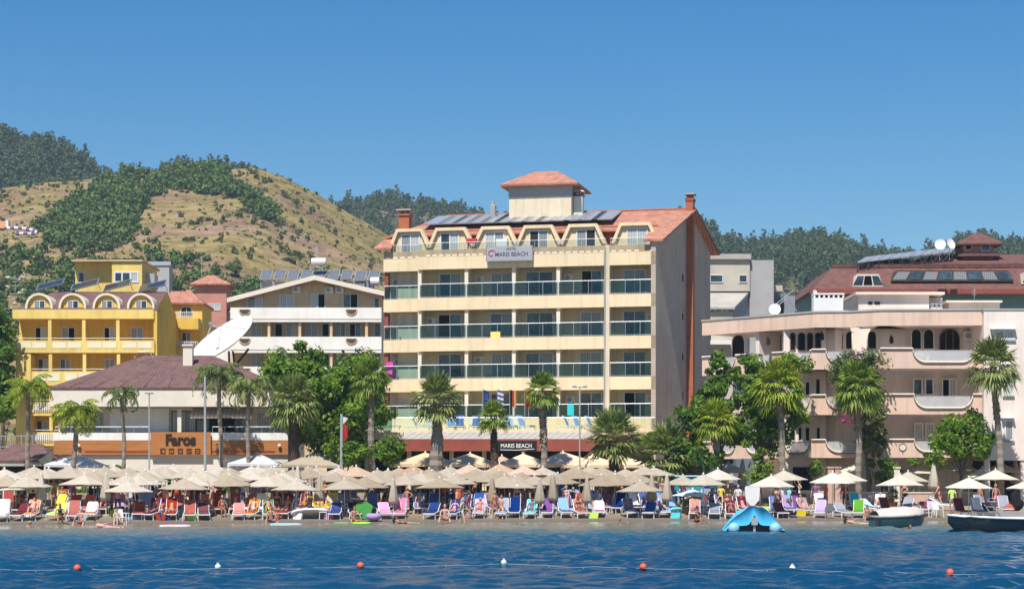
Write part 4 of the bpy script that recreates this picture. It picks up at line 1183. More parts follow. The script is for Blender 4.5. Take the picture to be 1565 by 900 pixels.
# yellow penthouse above and behind
for (px0, px1, y0, y1, pt, pb) in [(115, 171, 12, 19, 401, 470), (171, 217, 11, 19, 400, 470)]:
    Yh.box('rooftop_house', px0, px1, y0, y1, pt, pb, 'yellow_lt')
b = MB(); b.add([(Yh.x(113, 12), 10.8, sz(399.5, 191)), (Yh.x(219, 11), 10.8, sz(399.5, 191)), (Yh.x(219, 11) + .1, 19.3, sz(399.5, 191) - .1), (Yh.x(113, 12), 19.3, sz(399.5, 191) - .1)] +
             [(Yh.x(113, 12), 10.8, sz(397.5, 191)), (Yh.x(219, 11), 10.8, sz(397.5, 191)), (Yh.x(219, 11) + .1, 19.3, sz(397.5, 191)), (Yh.x(113, 12), 19.3, sz(397.5, 191))],
             [[3, 2, 1, 0], [4, 5, 6, 7], [0, 1, 5, 4], [1, 2, 6, 5], [2, 3, 7, 6], [3, 0, 4, 7]]); b.build('rooftop_slab', 'ochre', Rt)
Yh.pwin(120, 129, 416, 432, 12, mull=0); Yh.pwin(174, 212, 415, 432, 11, mull=2, pane=['pane', 'pane', 'panewhite'], fw=.14)
# annex with small yellow balconies, set back on the right
x0 = Yh.x(268, 9); x1 = Yh.x(305, 9)
b = MB(); b.box(Yh.x(250, 12), Yh.x(309, 12), 12, 18, 2, sz(464, 192)); an = b.build('annex', 'yellow', Rt)
b = MB(); hip_roof(b, Yh.x(248, 12), Yh.x(312, 12), 11.6, 18.4, sz(463, 192), sz(445, 195), Yh.x(262, 15), Yh.x(292, 15)); b.build('annex_roof', 'tile', an)
for (pt, pb) in ((486, 503), (531, 546)):
    Yh.box('annex_balcony', 269, 303, 10.2, 12, pt, pb, 'yellow', parent=an)
    b = MB(); z1_ = sz(pt - 9, 190); xa2, xb2 = Yh.x(270, 10.3), Yh.x(302, 10.3)
    b.tube([(xa2, 10.3, z1_), (xb2, 10.3, z1_)], .035, 5)
    for j in range(12): xx = xa2 + (xb2 - xa2) * j / 11; b.tube([(xx, 10.3, sz(pt, 190.3)), (xx, 10.3, z1_)], .03, 4)
    b.build('annex_railing', 'white', an)
Yh.pwin(278, 292, 508, 530, 12, pane=['pane', 'panegrey'], parent=an); Yh.pwin(276, 294, 468, 484, 12, pane='pane', arch=.7, parent=an)
Yh.box('water_tank_stand', 217, 236, 13, 15, 418, 440, 'galv')
sp_ = solar(2.2, 1.7, 'solar_dark')
for k, (px, py) in enumerate([(75, 440), (128, 440), (178, 441), (232, 442)]):
    dup(sp_, (sx(px, 185.5), 185.5, sz(py, 185.5)), 0, '%s dark tilted solar panel from the left on the yellow hotel roof' % nth(k), 'solar collector', 'solar panels on the yellow hotel', rot=(R(20), R(-14), 0), scale=(1.15, 1.3, 1))
drop(sp_)

# ---------------- red tower house and cream gabled hotel behind
T_ = Bld(0, 218, 0, 'tower_house', 'faded red house with square tower and tiled pyramid roof', 'house')
T_.box('tower', 299, 346, 0, 3.4, 434, 500, 'redpink')
b = MB(); hip_roof(b, T_.x(299), T_.x(346), 0, 3.4, sz(434, 218), sz(421, 220), T_.x(318, 1.7), T_.x(326, 1.7), over=.55); b.build('tower_roof', 'tile', T_.root)
T_.pwin(319, 337, 464, 474, 0, pane='panewhite')
T_.box('wall', 270, 352, 1, 9, 475, 640, 'whitewash')
b = MB(); hip_roof(b, T_.x(262, .5), T_.x(360, .5), .5, 9.5, sz(476, 218.5), sz(458, 223), T_.x(285, 5), T_.x(330, 5)); b.build('roof', 'tile', T_.root)
T_.pwin(300, 314, 500, 516, 1, pane='pane')

C_ = Bld(0, 200, 0, 'gabled_hotel', 'sandy gabled hotel with white balcony parapets behind the big green tree', 'hotel')
Rt = C_.root
xs_ = [C_.x(352, 2), C_.x(481, 2), C_.x(582, 2)]
b = MB(); b.extr([(xs_[0], 2), (xs_[2], 2), (xs_[2], sz(450, 202)), (xs_[1], sz(425, 202)), (xs_[0], sz(456, 202))], 2, 14); b.build('wall', 'ochre', Rt)
b = MB(); x0, x1, x2 = C_.x(347, .6), C_.x(481, .6), C_.x(592, .6); z0, z1, z2 = sz(457, 200.6), sz(422.5, 200.6), sz(448, 200.6)
for (xa_, za_, xb2, zb2) in ((x0, z0, x1, z1), (x1, z1, x2, z2)):
    b.extr([(xa_, za_), (xb2, zb2), (xb2, zb2 - .22), (xa_, za_ - .22)], .6, 14.6)
b.build('roof', 'tile_dark', Rt)
b = MB()
for (xa_, za_, xb2, zb2) in ((x0, z0, x1, z1), (x1, z1, x2, z2)):
    b.extr([(xa_, za_ + .1), (xb2, zb2 + .1), (xb2, zb2 - .35), (xa_, za_ - .35)], .45, .6)
b.build('verge_board', 'cream_trim', Rt)
for (pt, pb) in ((470, 492), (514.5, 539), (560, 584), (606, 630)):
    p = C_.box('balcony_parapet', 352, 583, 0, .2, pt, pb, 'whitewash')
    b = MB(); b.box(C_.x(352), C_.x(583), .2, 2, sz(pb, 200) + .05, sz(pb - 5, 200)); b.build('balcony_floor', 'concrete', p)
    C_.box('parapet_line', 352, 583, -.03, 0, pb - 5, pb - 4, 'concrete', parent=p)
    for px in (374, 537):
        b = MB(); xc_ = C_.x(px); zz = sz(pt + 3, 200); r_ = .52
        b.extr([(xc_ + r_ * math.cos(PI + PI * k / 12), zz + r_ * math.sin(PI + PI * k / 12)) for k in range(13)], -.06, -.03); b.build('round_opening', 'brownframe', p)
        b = MB(); b.tube([(xc_ + r_ * 1.05 * math.cos(PI + PI * k / 12), -.06, zz + r_ * 1.05 * math.sin(PI + PI * k / 12)) for k in range(13)], .05, 5); b.build('round_rim', 'ochre', p)
for (a, c, pt, p) in [(378, 402, 453, ['panegrey', 'panewhite']), (427, 449, 450, ['panewhite', 'panewhite']), (475, 497, 449, ['panewhite', 'paneblack']), (524, 547, 449, ['paneblue', 'paneblack']), (572, 580, 455, ['pane'])]:
    C_.pwin(a, c, pt, pt + 22, 2, pane=p, mull=len(p) - 1)
for pt in (494, 541, 586):
    for (a, c, p) in [(383, 400, ['panegrey', 'panegrey']), (420, 432, ['paneblack']), (437, 455, ['panegrey', 'panewhite']), (466, 486, ['panegrey', 'panegrey']), (492, 503, ['paneblack']), (513, 528, ['panegrey', 'paneblue']), (534, 552, ['paneblack', 'paneblue']), (572, 582, ['pane'])]:
        C_.pwin(a, c, pt, pt + 21, 2, pane=p, mull=len(p) - 1)
    for px in (411, 458, 506, 560): C_.box('pier', px - 2, px + 2, .25, 2, pt - 1, pt + 22, 'ochre')
for (px, py) in [(453, 442), (503, 443), (519, 443)]:
    a = thing('air_conditioner', 'white air conditioner %s on the sandy gable wall' % {453: 'nearest the gable centre', 503: 'third from the right edge', 519: 'nearest the right edge'}[px], 'air conditioner', (sx(px, 201.6), 201.6, sz(py, 201.6)), 0, 'air conditioners on the sandy hotel')
    MB().box(-.4, .4, 0, .35, -.33, .3).build('casing', 'white', a)
    b = MB(); b.lathe([(.22, 0), (.22, .03)], 12); o = b.build('fan', 'grey', a); o.rotation_euler = (PI / 2, 0, 0); o.location = (-.08, 0, 0)
C_.box('roof_screen', 398, 572, 6.5, 6.7, 430, 446, 'grey')
sp_ = solar(1.15, 2.0, 'solar_mid')
for k in range(9):
    px = 405 + 20.6 * k
    dup(sp_, (sx(px, 206), 206, sz(428 + (k > 6) * 1.5, 206)), 0, '%s solar panel from the left above the sandy gable roof' % nth(k), 'solar collector', 'solar panels on the sandy hotel', rot=(R(34), 0, R(-4)))
for k in range(5):
    px = 470 + 19 * k
    dup(sp_, (sx(px, 203), 203, sz(444 + k * 1.0, 203)), 0, '%s solar panel of the lower row behind the sandy gable' % nth(k), 'solar panel', 'lower solar panels on the sandy hotel', rot=(R(34), 0, R(-4)), scale=.9)
drop(sp_)
def tank(px, py, Y, r, l, label):
    t = thing('water_tank', label, 'water tank', (sx(px, Y), Y, sz(py, Y)))
    b = MB(); b.tube([(-l / 2, 0, 0), (-l / 2 + .06, 0, 0), (l / 2 - .06, 0, 0), (l / 2, 0, 0)], [r * .85, r, r, r * .85], 12); b.build('cylinder_body', 'white', t)
    b = MB()
    for q in (-l * .3, l * .3): b.tube([(q, -.2, -r), (q, -.2, -r - .6)], .03, 4); b.tube([(q, .2, -r), (q, .2, -r - .6)], .03, 4)
    b.build('stand', 'galv', t)
tank(487, 400, 206.5, .38, 1.5, 'white water tank above the solar panels of the sandy hotel')
tank(573, 430, 203, .42, .9, 'white water tank at the right end of the sandy roof')

# ---------------- big satellite dish behind the restaurant
D = thing('satellite_dish', 'large white satellite dish tilted behind the brown restaurant roof', 'satellite dish', (sx(352, 152), 152, 8.2))
nrm = Vector((-.50, -.42, .76)).normalized()
q = nrm.to_track_quat('Z', 'Y').to_matrix().to_4x4()
b = MB(Matrix.Translation((-.35, 0, sz(520, 152) - 8.2 - .35)) @ q)
prof = [(.05, 0)] + [(2.75 * t, .62 * t * t) for t in (.25, .5, .75, .9, 1)]
n = 28
b.v = []; 
for (r_, z_) in prof:
    for k in range(n): b.v.append((r_ * math.cos(2 * PI * k / n), r_ * math.sin(2 * PI * k / n), z_))
for (r_, z_) in reversed(prof):
    for k in range(n): b.v.append((r_ * math.cos(2 * PI * k / n), r_ * math.sin(2 * PI * k / n), z_ - .07))
for j in range(len(prof) * 2 - 1):
    for k in range(n): b.f.append([j * n + k, j * n + (k + 1) % n, (j + 1) * n + (k + 1) % n, (j + 1) * n + k]); b.m.append(0)
b.build('reflector', 'dish', D, smooth=True)
b = MB(Matrix.Translation((-.35, 0, sz(520, 152) - 8.2 - .35)) @ q)
for k in range(3):
    a = 2 * PI * k / 3 + .4; b.tube([(2.5 * math.cos(a), 2.5 * math.sin(a), .55), (0, 0, 1.9)], .03, 4)
b.lathe([(.14, 1.8), (.14, 2.1)], 8); b.build('feed_arm', 'galv', D)
b = MB(); zc_ = sz(530, 152) - 8.2 - .3
for s_ in (-.5, .5):
    for y_ in (-.5, .5): b.tube([(s_ + .6, y_, -4), (s_ * .3, y_ * .3 + .3, zc_)], .06, 5)
b.tube([(.4, .4, zc_ - 1), (1.3, .6, zc_ + .2)], .09, 6); b.build('stand', 'darkmetal', D)

# ---------------- right: rose apartment building on the shore
A_ = Bld(0, 135, 0, 'rose_apartments', 'rose apartment building with curved balcony parapets and arched black windows', 'building')
Rt = A_.root
B2 = Bld(sx(1245, 137), 137, math.degrees(math.atan2(137 - 144.5, sx(1245, 137) - sx(1073, 144.5))), root=Rt)   # oblique left wing, local x runs left (negative)
xw0 = -math.hypot(137 - 144.5, sx(1245, 137) - sx(1073, 144.5))
zr = sz(471.5, 135)
ftop, fbot = zr, sz(497, 135)
# floors
fl = [(sz(533, 135), sz(563, 135)), (sz(603, 135), sz(633, 135)), (sz(672, 135), sz(699, 135))]
# main walls
b = MB(); b.prism([(sx(1236, 139.8), 4.8), (sx(1504, 138.5), 3.5), (sx(1504, 138.5) + 8, 16), (sx(1236, 139.8) - 1, 16)], .8, fbot + .1); b.build('wall', 'pink', Rt)
b = B2.mb(); b.box(xw0 + 3.0, -.3, 2.6, 11, .8, fbot + .1); b.build('wing_wall', 'pink', Rt)
# fascia band and roof slab
pts = [(1073, 144.5), (1243, 137), (1300, 136.6), (1345, 135.4), (1503, 135)]
for (pa, ya), (pb_, yb_) in zip(pts[:-1], pts[1:]):
    xa_, xb2 = sx(pa, ya) , sx(pb_, yb_)
    a = math.degrees(math.atan2(yb_ - ya, xb2 - xa_)); L_ = math.hypot(yb_ - ya, xb2 - xa_)
    K = Bld(xa_, ya, a, root=Rt)
    b = K.mb(); b.box(0, L_, 0, .25, fbot, ftop - .12); b.build('roof_fascia', 'pink2', Rt)
    b = K.mb(); b.box(-.03, L_ + .03, -.06, .3, ftop - .12, ftop); b.build('roof_coping', 'concrete', Rt)
    b = K.mb(); b.box(0, L_, .25, 5, fbot + .08, fbot + .25); b.build('soffit', 'pink', Rt)
# parapets with dipped curves
def dipprof(segs, K, y, zt, zd, step=.12):
    """segs: list of (px0, px1, 'u'|'d') -> top profile with smooth shoulders"""
    out = []
    for i, (p0_, p1_, s_) in enumerate(segs):
        xa_, xb2 = K.x(p0_, y), K.x(p1_, y)
        if s_ == 'u': out += [(xa_, zt), (xb2, zt)]
        else:
            w_ = min(.85, (xb2 - xa_) * .3)
            for k in range(9):
                t = k / 8 * PI / 2; out.append((xa_ + w_ * (1 - math.cos(t)), zt - (zt - zd) * math.sin(t)))
            for k in range(9):
                t = (1 - k / 8) * PI / 2; out.append((xb2 - w_ * (1 - math.cos(t)), zt - (zt - zd) * math.sin(t)))
    res = [out[0]]
    for p in out[1:]:
        if p[0] > res[-1][0] + 1e-4: res.append(p)
        elif abs(p[1] - res[-1][1]) > 1e-4: res[-1] = (res[-1][0], max(p[1], res[-1][1]))
    return res
def parapet(K, segs, zt, zb, y=0, rail=True):
    zd = zb + (zt - zb) * .30
    pr = dipprof(segs, K, y, zt, zd)
    b = K.mb(); b.strip(pr, zb, y, y + .16); o = b.build('balcony_parapet', 'pink2', Rt)
    b = K.mb(); b.tube([(x, y - .01, z + .03) for x, z in pr], .065, 5); b.build('parapet_coping', 'cream_trim', o)
    b = K.mb(); b.tube([(x, y - .05, z - .06) for x, z in pr], .03, 4); b.build('parapet_rim_line', 'browncap', o)  # dark brown rim line just under the coping
    b = K.mb(); b.box(pr[0][0], pr[-1][0], y + .16, y + 3.4, zb + .05, zb + .25); b.build('balcony_floor', 'pink', o)
    for (p0_, p1_, s_) in segs:
        if s_ == 'd' and rail:
            xa_, xb2 = K.x(p0_, y) + .15, K.x(p1_, y) - .15
            b = K.mb(); b.box(xa_, xb2, y + .07, y + .085, zd + .08, zt - .12); b.build('glass_panel', 'frostglass', o)
            b = K.mb(); b.tube([(xa_, y + .08, zt - .1), (xb2, y + .08, zt - .1)], .018, 4); b.build('glass_rail', 'galv', o)
    return o
segR = [(1345, 1397, 'u'), (1397, 1487, 'd'), (1487, 1504, 'u')]
segM = [(1240, 1266, 'u'), (1266, 1302, 'd')]
segM2 = [(1302, 1345, 'd')]
Km = Bld(0, 137, 0, root=Rt)
for i, (zt, zb) in enumerate(fl):
    parapet(A_, segR if i else [(1345, 1395, 'u'), (1395, 1490, 'd'), (1490, 1504, 'u')], zt, zb)
    pm = [(1240, 1262, 'u'), (1262, 1344.5, 'd')]
    parapet(Bld(0, 136.2, 0, root=Rt), pm, zt, zb)
    kx = lambda t: CX + F * (sx(1245, 137) + (xw0 * t) * B2.ux[0]) / (137 + xw0 * t * B2.ux[1])
    parapet(B2, [(1073, 1090, 'u'), (1090, 1124, 'd'), (1124, 1140, 'u'), (1140, 1180, 'd'), (1180, 1200, 'u'), (1200, 1238, 'd'), (1238, 1244.5, 'u')], zt, zb)
sgn = MB(); zc_ = sz(683, 134.9); xc_ = sx(1380, 134.9)
sgn.extr([(xc_ + .22 * math.cos(2 * PI * k / 16), zc_ + .22 * math.sin(2 * PI * k / 16)) for k in range(16)], -.03, 0); sgn.tube([(xc_ + .24 * math.cos(2 * PI * k / 16), -.04, zc_ + .24 * math.sin(2 * PI * k / 16)) for k in range(17)], .025, 4, 1)
sgn.tube([(xc_, -.04, zc_ - .24), (xc_, -.04, zc_ - .42)], .025, 4, 1)
sgn.build('round_emblem', ['cream_trim', 'browncap'], Rt)
# arched black windows of the top floor, plain ones below
yw = 3.5
for (a, c, pt, pb, ar, ml) in [(1392, 1408.5, 502, 534, 1, 0), (1410.5, 1427.5, 502, 534, 1, 0), (1435, 1467, 502, 536, .95, 2)]:
    A_.pwin(a, c, pt, pb, yw, arch=ar, mull=ml, pane='paneblack', frame='browncap' if ml else 'cream_trim')
Kb = Bld(0, 139.3, 0, root=Rt)
for (a, c) in [(1273, 1289.5), (1291.5, 1308.5), (1325, 1340), (1342, 1358)]:
    Kb.pwin(a, c, 505, 534, 0 if a > 1320 else .2, arch=1, mull=0, pane='paneblack', frame='cream_trim')
for (a, c) in [(1207, 1216), (1219, 1231), (1233, 1243), (1245, 1255)]:
    Bld(0, 139.0, 0, root=Rt).pwin(a, c, 508, 536, 0, arch=.8, mull=0, pane='paneblack', frame='browncap')
b = MB(); b.box(sx(1198, 139), sx(1262, 139), 4.01, 4.6, .8, fbot + .09); b.build('bay_wall', 'pink', Rt)
for (a, c, pt, pb, p) in [(1395, 1410, 578, 604, 'pane'), (1413, 1427, 578, 604, 'pane'), (1439, 1463, 578, 622, ['paneblack', 'panewhite']), (1397, 1411, 646, 672, 'panewhite'), (1414, 1428, 646, 672, 'panewhite'), (1440, 1463, 646, 690, ['panegrey', 'panewhite']),
                          (1365, 1385, 716, 760, 'paneblack')]:
    A_.pwin(a, c, pt, pb, yw, pane=p, mull=1 if isinstance(p, list) else 0, fw=.09)
for (a, c, pt, pb) in [(1219, 1226, 583, 604), (1230, 1238, 583, 604), (1246, 1254, 578, 604), (1208, 1216, 652, 674), (1219, 1226, 652, 674), (1230, 1238, 652, 674), (1247, 1254, 652, 674), (1210, 1240, 712, 750)]:
    Bld(0, 139.0, 0, root=Rt).pwin(a, c, pt, pb, 0, mull=0, pane='paneblack', frame='cream_trim')
B2.win(B2.x(1119, 2.6), B2.x(1139, 2.6), fl[0][0] - .4, fl[0][0] + 1.75, 2.6, arch=1, mull=0, pane='paneblack', frame='cream_trim')
for k_ in (0, 1, 2):
    B2.win(B2.x(1172, 2.6), B2.x(1196, 2.6), fl[k_][0] - .3, fl[k_][0] + 1.5, 2.6, mull=1, pane='pane', frame='cream_trim')
# wall that stands forward on the wing, lit in a slanting triangle
b = B2.mb(); xx = B2.x(1151); b.box(xx, xx + .3, .3, 2.6, fl[0][1], fbot + .05); b.build('dividing_wall', 'pink', Rt)
# right tower wall beside the recess
b = MB(); xr0 = sx(1503.5, 134.5); b.box(xr0, xr0 + 9, -.5, 9, sz(703, 134.5), sz(474, 134.5)); b.build('tower_wall', 'pink', Rt)
b = MB(); b.box(xr0 - .05, xr0 + 9, -.56, 9.05, sz(474, 134.5), sz(471.5, 134.5)); b.build('tower_coping', 'concrete', Rt)
for px in (1505, 1560, 1620): b = MB(); x = sx(px, 134.6); b.box(x, x + .35, -.4, -.05, .8, sz(703, 134.5)); b.build('porch_pier', 'pink', Rt)
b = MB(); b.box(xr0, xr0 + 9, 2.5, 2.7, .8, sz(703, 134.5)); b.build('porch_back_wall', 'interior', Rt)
Kt = Bld(0, 134.5, 0, root=Rt)
for (a, c, pt, pb, p) in [(1518, 1551, 505, 519, ['panegrey', 'panewhite']), (1535, 1549, 573, 604, ['panewhite']), (1535, 1549, 641, 673, ['panegrey'])]:
    w_ = Kt.pwin(a, c, pt, pb, 0, pane=p, mull=len(p) - 1, fw=.1)
    Kt.box('sill', a - 2, c + 2, -.14, 0, pb + .5, pb + 2, 'concrete', parent=w_)
    Kt.box('hood', a - 3, c + 3, -.4, 0, pt - 4, pt - 2, 'white', parent=w_)
# roof structures of the rose building
A_.box('roof_house', 1312, 1420, 5, 11, 450, 474, 'pink'); A_.box('roof_house_slab', 1308, 1444, 4.6, 11.4, 446, 450, 'cream_trim')
A_.box('roof_house', 1386, 1440, 6, 10, 455, 474, 'pink'); A_.pwin(1389, 1418, 459, 470, 5.98, pane=['panegrey', 'panewhite'])
A_.box('roof_house_slab', 1446, 1532, 6, 11, 459, 462, 'cream_trim'); A_.box('roof_house', 1450, 1528, 6.4, 10.5, 462, 474, 'pink')
for (px0, px1) in ((1327, 1333), (1337, 1345)): A_.box('roof_opening', px0, px1, 4.96, 5.0, 461, 465, 'interior')
# ornate white chimney with a row of holes
w = thing('white_chimney', 'whitewashed rooftop chimney with a row of arched holes', 'chimney', (sx(1266, 141), 141, zr - .1))
k = 141 / F
b = MB(); b.box(-24 * k, 21 * k, -.5, .5, 0, 29 * k)
b.box(21.1 * k, 28 * k, -.4, .4, 0, 10 * k); b.build('chimney_body', 'white', w)
b = MB()
for q in range(7): x = (-24 + 3 + 6.6 * q - 1) * k; b.box(x, x + 4.4 * k, -.5, .5, 33 * k, 35 * k) if False else b.box((-24 + 7.3 * q - (0 if q else 0)) * k, (-24 + 7.3 * q + 2.6) * k, -.5, .5, 29 * k, 33.5 * k)
b.box(-24.5 * k, 23 * k, -.53, .53, 33.6 * k, 36 * k); b.build('chimney_crown', 'white', w)
MB().box(-22 * k, 20 * k, -.35, .35, 29.1 * k, 33.5 * k).build('flue', 'interior', w)
w = thing('small_chimney', 'small white roof chimney beside the cream roof house', 'chimney', (sx(1430, 140.5), 140.5, zr - .1))
MB().box(-9 * k, 9 * k, -.35, .35, 0, 15 * k).build('chimney_body', 'white', w)
b = MB()
for q in (-8, -1.5, 5): b.box(q * k, (q + 3.2) * k, -.33, .33, 15 * k, 18 * k)
b.box(-9.5 * k, 9.5 * k, -.38, .38, 18 * k, 20 * k); b.build('chimney_crown', 'white', w)
def dish(px, py, Y, r, label, nrm=(-.3, -.85, .4), zbase=None):
    t = thing('satellite_dish', label, 'satellite dish', (sx(px, Y), Y, sz(py, Y)), 0, 'rooftop satellite dishes')
    q = Vector(nrm).normalized().to_track_quat('Z', 'Y').to_matrix().to_4x4()
    b = MB(q); n = 16
    prof = [(.03, 0), (r * .5, r * .06), (r * .85, r * .17), (r, r * .24), (r, r * .20), (r * .5, r * .02), (.03, -.04)]
    for (rr, z_) in prof:
        for k in range(n): b.v.append((rr * math.cos(2 * PI * k / n), rr * math.sin(2 * PI * k / n), z_))
    for j in range(len(prof) - 1):
        for k in range(n): b.f.append([j * n + k, j * n + (k + 1) % n, (j + 1) * n + (k + 1) % n, (j + 1) * n + k]); b.m.append(0)
    b.build('reflector', 'dish', t)
    b = MB(); b.tube([(0, .1, 0), (0, .25, -r * .6), (0, .25, -r - .9)], .035, 5); b.build('mast', 'galv', t)
    b = MB(q); b.tube([(0, -r * .9, r * .2), (0, 0, r * .8)], .02, 4); b.build('feed_arm', 'galv', t)
dish(1184, 473, 142, .42, 'white round dish on the rose building roof edge', (-.1, -.95, .25))
dish(1437, 374, 183, .5, 'white dish standing upright beside the red cupola', (-.2, -.95, .2))
dish(1452, 373, 183, .52, 'white dish tilted right beside the red cupola', (.55, -.75, .3))
dish(1245, 447, 142, .2, 'tiny dish on the ornate white chimney', (.5, -.8, .2))
for i, (px, py, Y, wh) in enumerate([(1482, 513, 138.2, 'top'), (1485, 583, 138.2, 'middle'), (1486, 651, 138.2, 'lower')]):
    a = thing('air_conditioner', 'white air conditioner in the rose recess, %s balcony' % wh, 'air conditioner', (sx(px, Y), Y, sz(py, Y)), 0, 'air conditioners on the rose building')
    MB().box(-.38, .38, 0, .3, -.3, .3).build('casing', 'white', a)
    b = MB(); b.lathe([(.22, 0), (.22, .03)], 12); o = b.build('fan', 'grey', a); o.rotation_euler = (PI / 2, 0, 0); o.location = (-.1, 0, 0)
for i, (px, py, Y) in enumerate([(1174, 516, 139.3), (1256, 509, 138.8), (1362, 514, 138.2)]):
    a = thing('wall_lantern', '%s black wall lantern from the left under the rose roof' % nth(i), 'lantern', (sx(px, Y), Y, sz(py, Y)), 0, 'lanterns under the rose roof')
    b = MB(); b.tube([(0, .3, 0), (0, 0, .1), (0, -.1, 0)], .03, 5); b.lathe([(.05, -.5), (.16, -.42), (.12, -.05), (.02, .02)], 8, (0, -.1)); b.build('lantern_body', 'black', a)

# ---------------- pale house behind, dark red roofed hotel far right
N_ = Bld(0, 176, 0, 'pale_house', 'pale house with stepped roofs between the cream hotel and rose building', 'house')
Rt = N_.root
N_.box('upper_block', 1040, 1146, 3, 11, 396, 445, 'housegrey'); N_.box('upper_slab', 1040, 1148, 2.7, 11.3, 388, 396, 'concrete')
b = MB(); b.box(N_.x(1146, 3) + .02, N_.x(1166, 11), 3.3, 11, 2, sz(397, 179)); b.build('grey_block', 'stonegrey', Rt)  # block beside the upper one, in plain grey plaster
N_.box('wall', 1040, 1120, 0, 8, 476, 640, 'housegrey')
b = MB(); b.add([(N_.x(1060), -.4, sz(470, 176)), (N_.x(1122), -.4, sz(470, 176)), (N_.x(1158, 5), 5.5, sz(432, 181)), (N_.x(1075, 5), 5.5, sz(432, 181)),
                 (N_.x(1060), -.4, sz(473, 176)), (N_.x(1122), -.4, sz(473, 176)), (N_.x(1158, 5), 5.5, sz(436, 181)), (N_.x(1075, 5), 5.5, sz(436, 181))],
                [[0, 1, 2, 3], [7, 6, 5, 4], [0, 4, 5, 1], [1, 5, 6, 2], [2, 6, 7, 3], [3, 7, 4, 0]]); b.build('lean_to_roof', 'concrete', Rt)
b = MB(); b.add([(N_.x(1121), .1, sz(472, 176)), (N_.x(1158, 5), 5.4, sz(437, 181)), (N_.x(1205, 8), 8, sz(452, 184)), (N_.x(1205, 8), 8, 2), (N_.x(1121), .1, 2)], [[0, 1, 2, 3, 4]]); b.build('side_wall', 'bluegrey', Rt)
N_.box('roof_slab', 1158, 1196, 5, 9, 436, 445, 'housegrey')
for (a, c, pt, pb, y) in [(1085, 1105, 420, 432, 2.98), (1129, 1142, 420, 432, 2.98), (1078, 1088, 505, 522, -.02)]:
    N_.pwin(a, c, pt, pb, y, pane='pane', mull=0)
for (px) in (1153, 1166): b = MB(); b.box(N_.x(px, 3.6), N_.x(px + 4, 3.6), 3.6, 3.9, sz(478, 179.6), sz(449, 179.6)); b.build('slit_window', 'interior', Rt)
N_.box('flat_balcony', 1075, 1118, -1.2, 0, 520, 526, 'white')
b = MB(); b.tube([(N_.x(1196, 3), 3, sz(444, 179)), (N_.x(1218, 3), 3, sz(476, 179))], .05, 5); b.tube([(N_.x(1186, 3), 3, sz(465, 179)), (N_.x(1212, 3), 3, sz(444, 179))], .04, 4); b.tube([(N_.x(1176, 3), 3, sz(478, 179)), (N_.x(1204, 3), 3, sz(455, 179))], .04, 4); b.build('roof_truss', 'galv', Rt)
b = MB(); b.box(N_.x(1198, 6), N_.x(1215, 6), 6, 9, 2, sz(452, 182)); b.build('grey_block', 'bluegrey', Rt)  # narrow end block in blue-grey render

Rh = Bld(0, 186, 0, 'red_roof_hotel', 'hotel with dark red mansard roof, cupola and long window band', 'hotel')
Rt = Rh.root
Rh.box('wall', 1245, 1640, 1.5, 16, 440, 640, 'teal')
b = MB()
zA, zB, zC, zD = sz(444, 186), sz(409, 190), sz(402, 190), sz(390, 196)
xa0, xb0, xa1, xb1 = Rh.x(1240), Rh.x(1640), Rh.x(1272, 4), Rh.x(1610, 4)
b.add([(xa0, -.3, zA), (xb0, -.3, zA), (xb1, 4, zB), (xa1, 4, zB), (Rh.x(1335, 10), 10, zB + .05), (xb1, 10, zB + .05), (xb1, 18, zB), (xa1, 18, zB), (xa0, 20, zA)], [[0, 1, 2, 3], [3, 2, 5, 4], [4, 5, 6, 7], [0, 3, 4, 7, 8]])
b.box(xa1 - .1, xb1, 3.85, 4.1, zB, zB + .3)
hip_roof(b, Rh.x(1378, 6), Rh.x(1640, 6), 6, 16, zB + .55, sz(389, 197), Rh.x(1430, 11), Rh.x(1600, 11), over=.3)
b.box(Rh.x(1378, 6.2), Rh.x(1640, 6.2), 6.2, 15, zB, zB + .5)
b.build('mansard_roof', 'tile_red', Rt, fix=False)
Rh.box('plant_room', 1322, 1392, 6, 12, 396, 410, 'darkmetal')
b = MB(); b.box(xa0 - .2, xb0, -.5, -.2, zA - .35, zA + .1); b.build('eave_board', 'maroon', Rt)
# the long dormer band and the two angular dormers
def band(px0, px1, pt, pb, inset, y, n, cols, fr='brownframe'):
    x0, x1 = Rh.x(px0, y), Rh.x(px1, y); z1, z0 = sz(pt, 186 + y), sz(pb, 186 + y); i_ = inset * 190 / F
    b = MB(); b.extr([(x0, z0), (x1, z0), (x1 - i_, z1), (x0 + i_, z1)], y, y + 3); o = b.build('dormer', fr, Rt)
    b = MB()
    for q in range(n):
        xa_, xb2 = x0 + (x1 - x0) * (q + .06) / n, x0 + (x1 - x0) * (q + .94) / n
        xat = x0 + i_ + (x1 - x0 - 2 * i_) * (q + .06) / n; xbt = x0 + i_ + (x1 - x0 - 2 * i_) * (q + .94) / n
        h_ = (z1 - z0)
        b.extr([(xa_, z0 + h_ * .14), (xb2, z0 + h_ * .14), (xbt, z1 - h_ * .14), (xat, z1 - h_ * .14)], y - .05, y - .01, q % len(cols))
    b.build('window_band', cols, o)
band(1362, 1550, 413, 430, 9, .8, 8, ['panegrey', 'paneblue']); band(1303, 1350, 419, 438, 7, .4, 3, ['pane', 'paneblack'], 'cream_trim'); band(1562, 1600, 415, 434, 6, .5, 2, ['paneblack'], 'cream_trim')
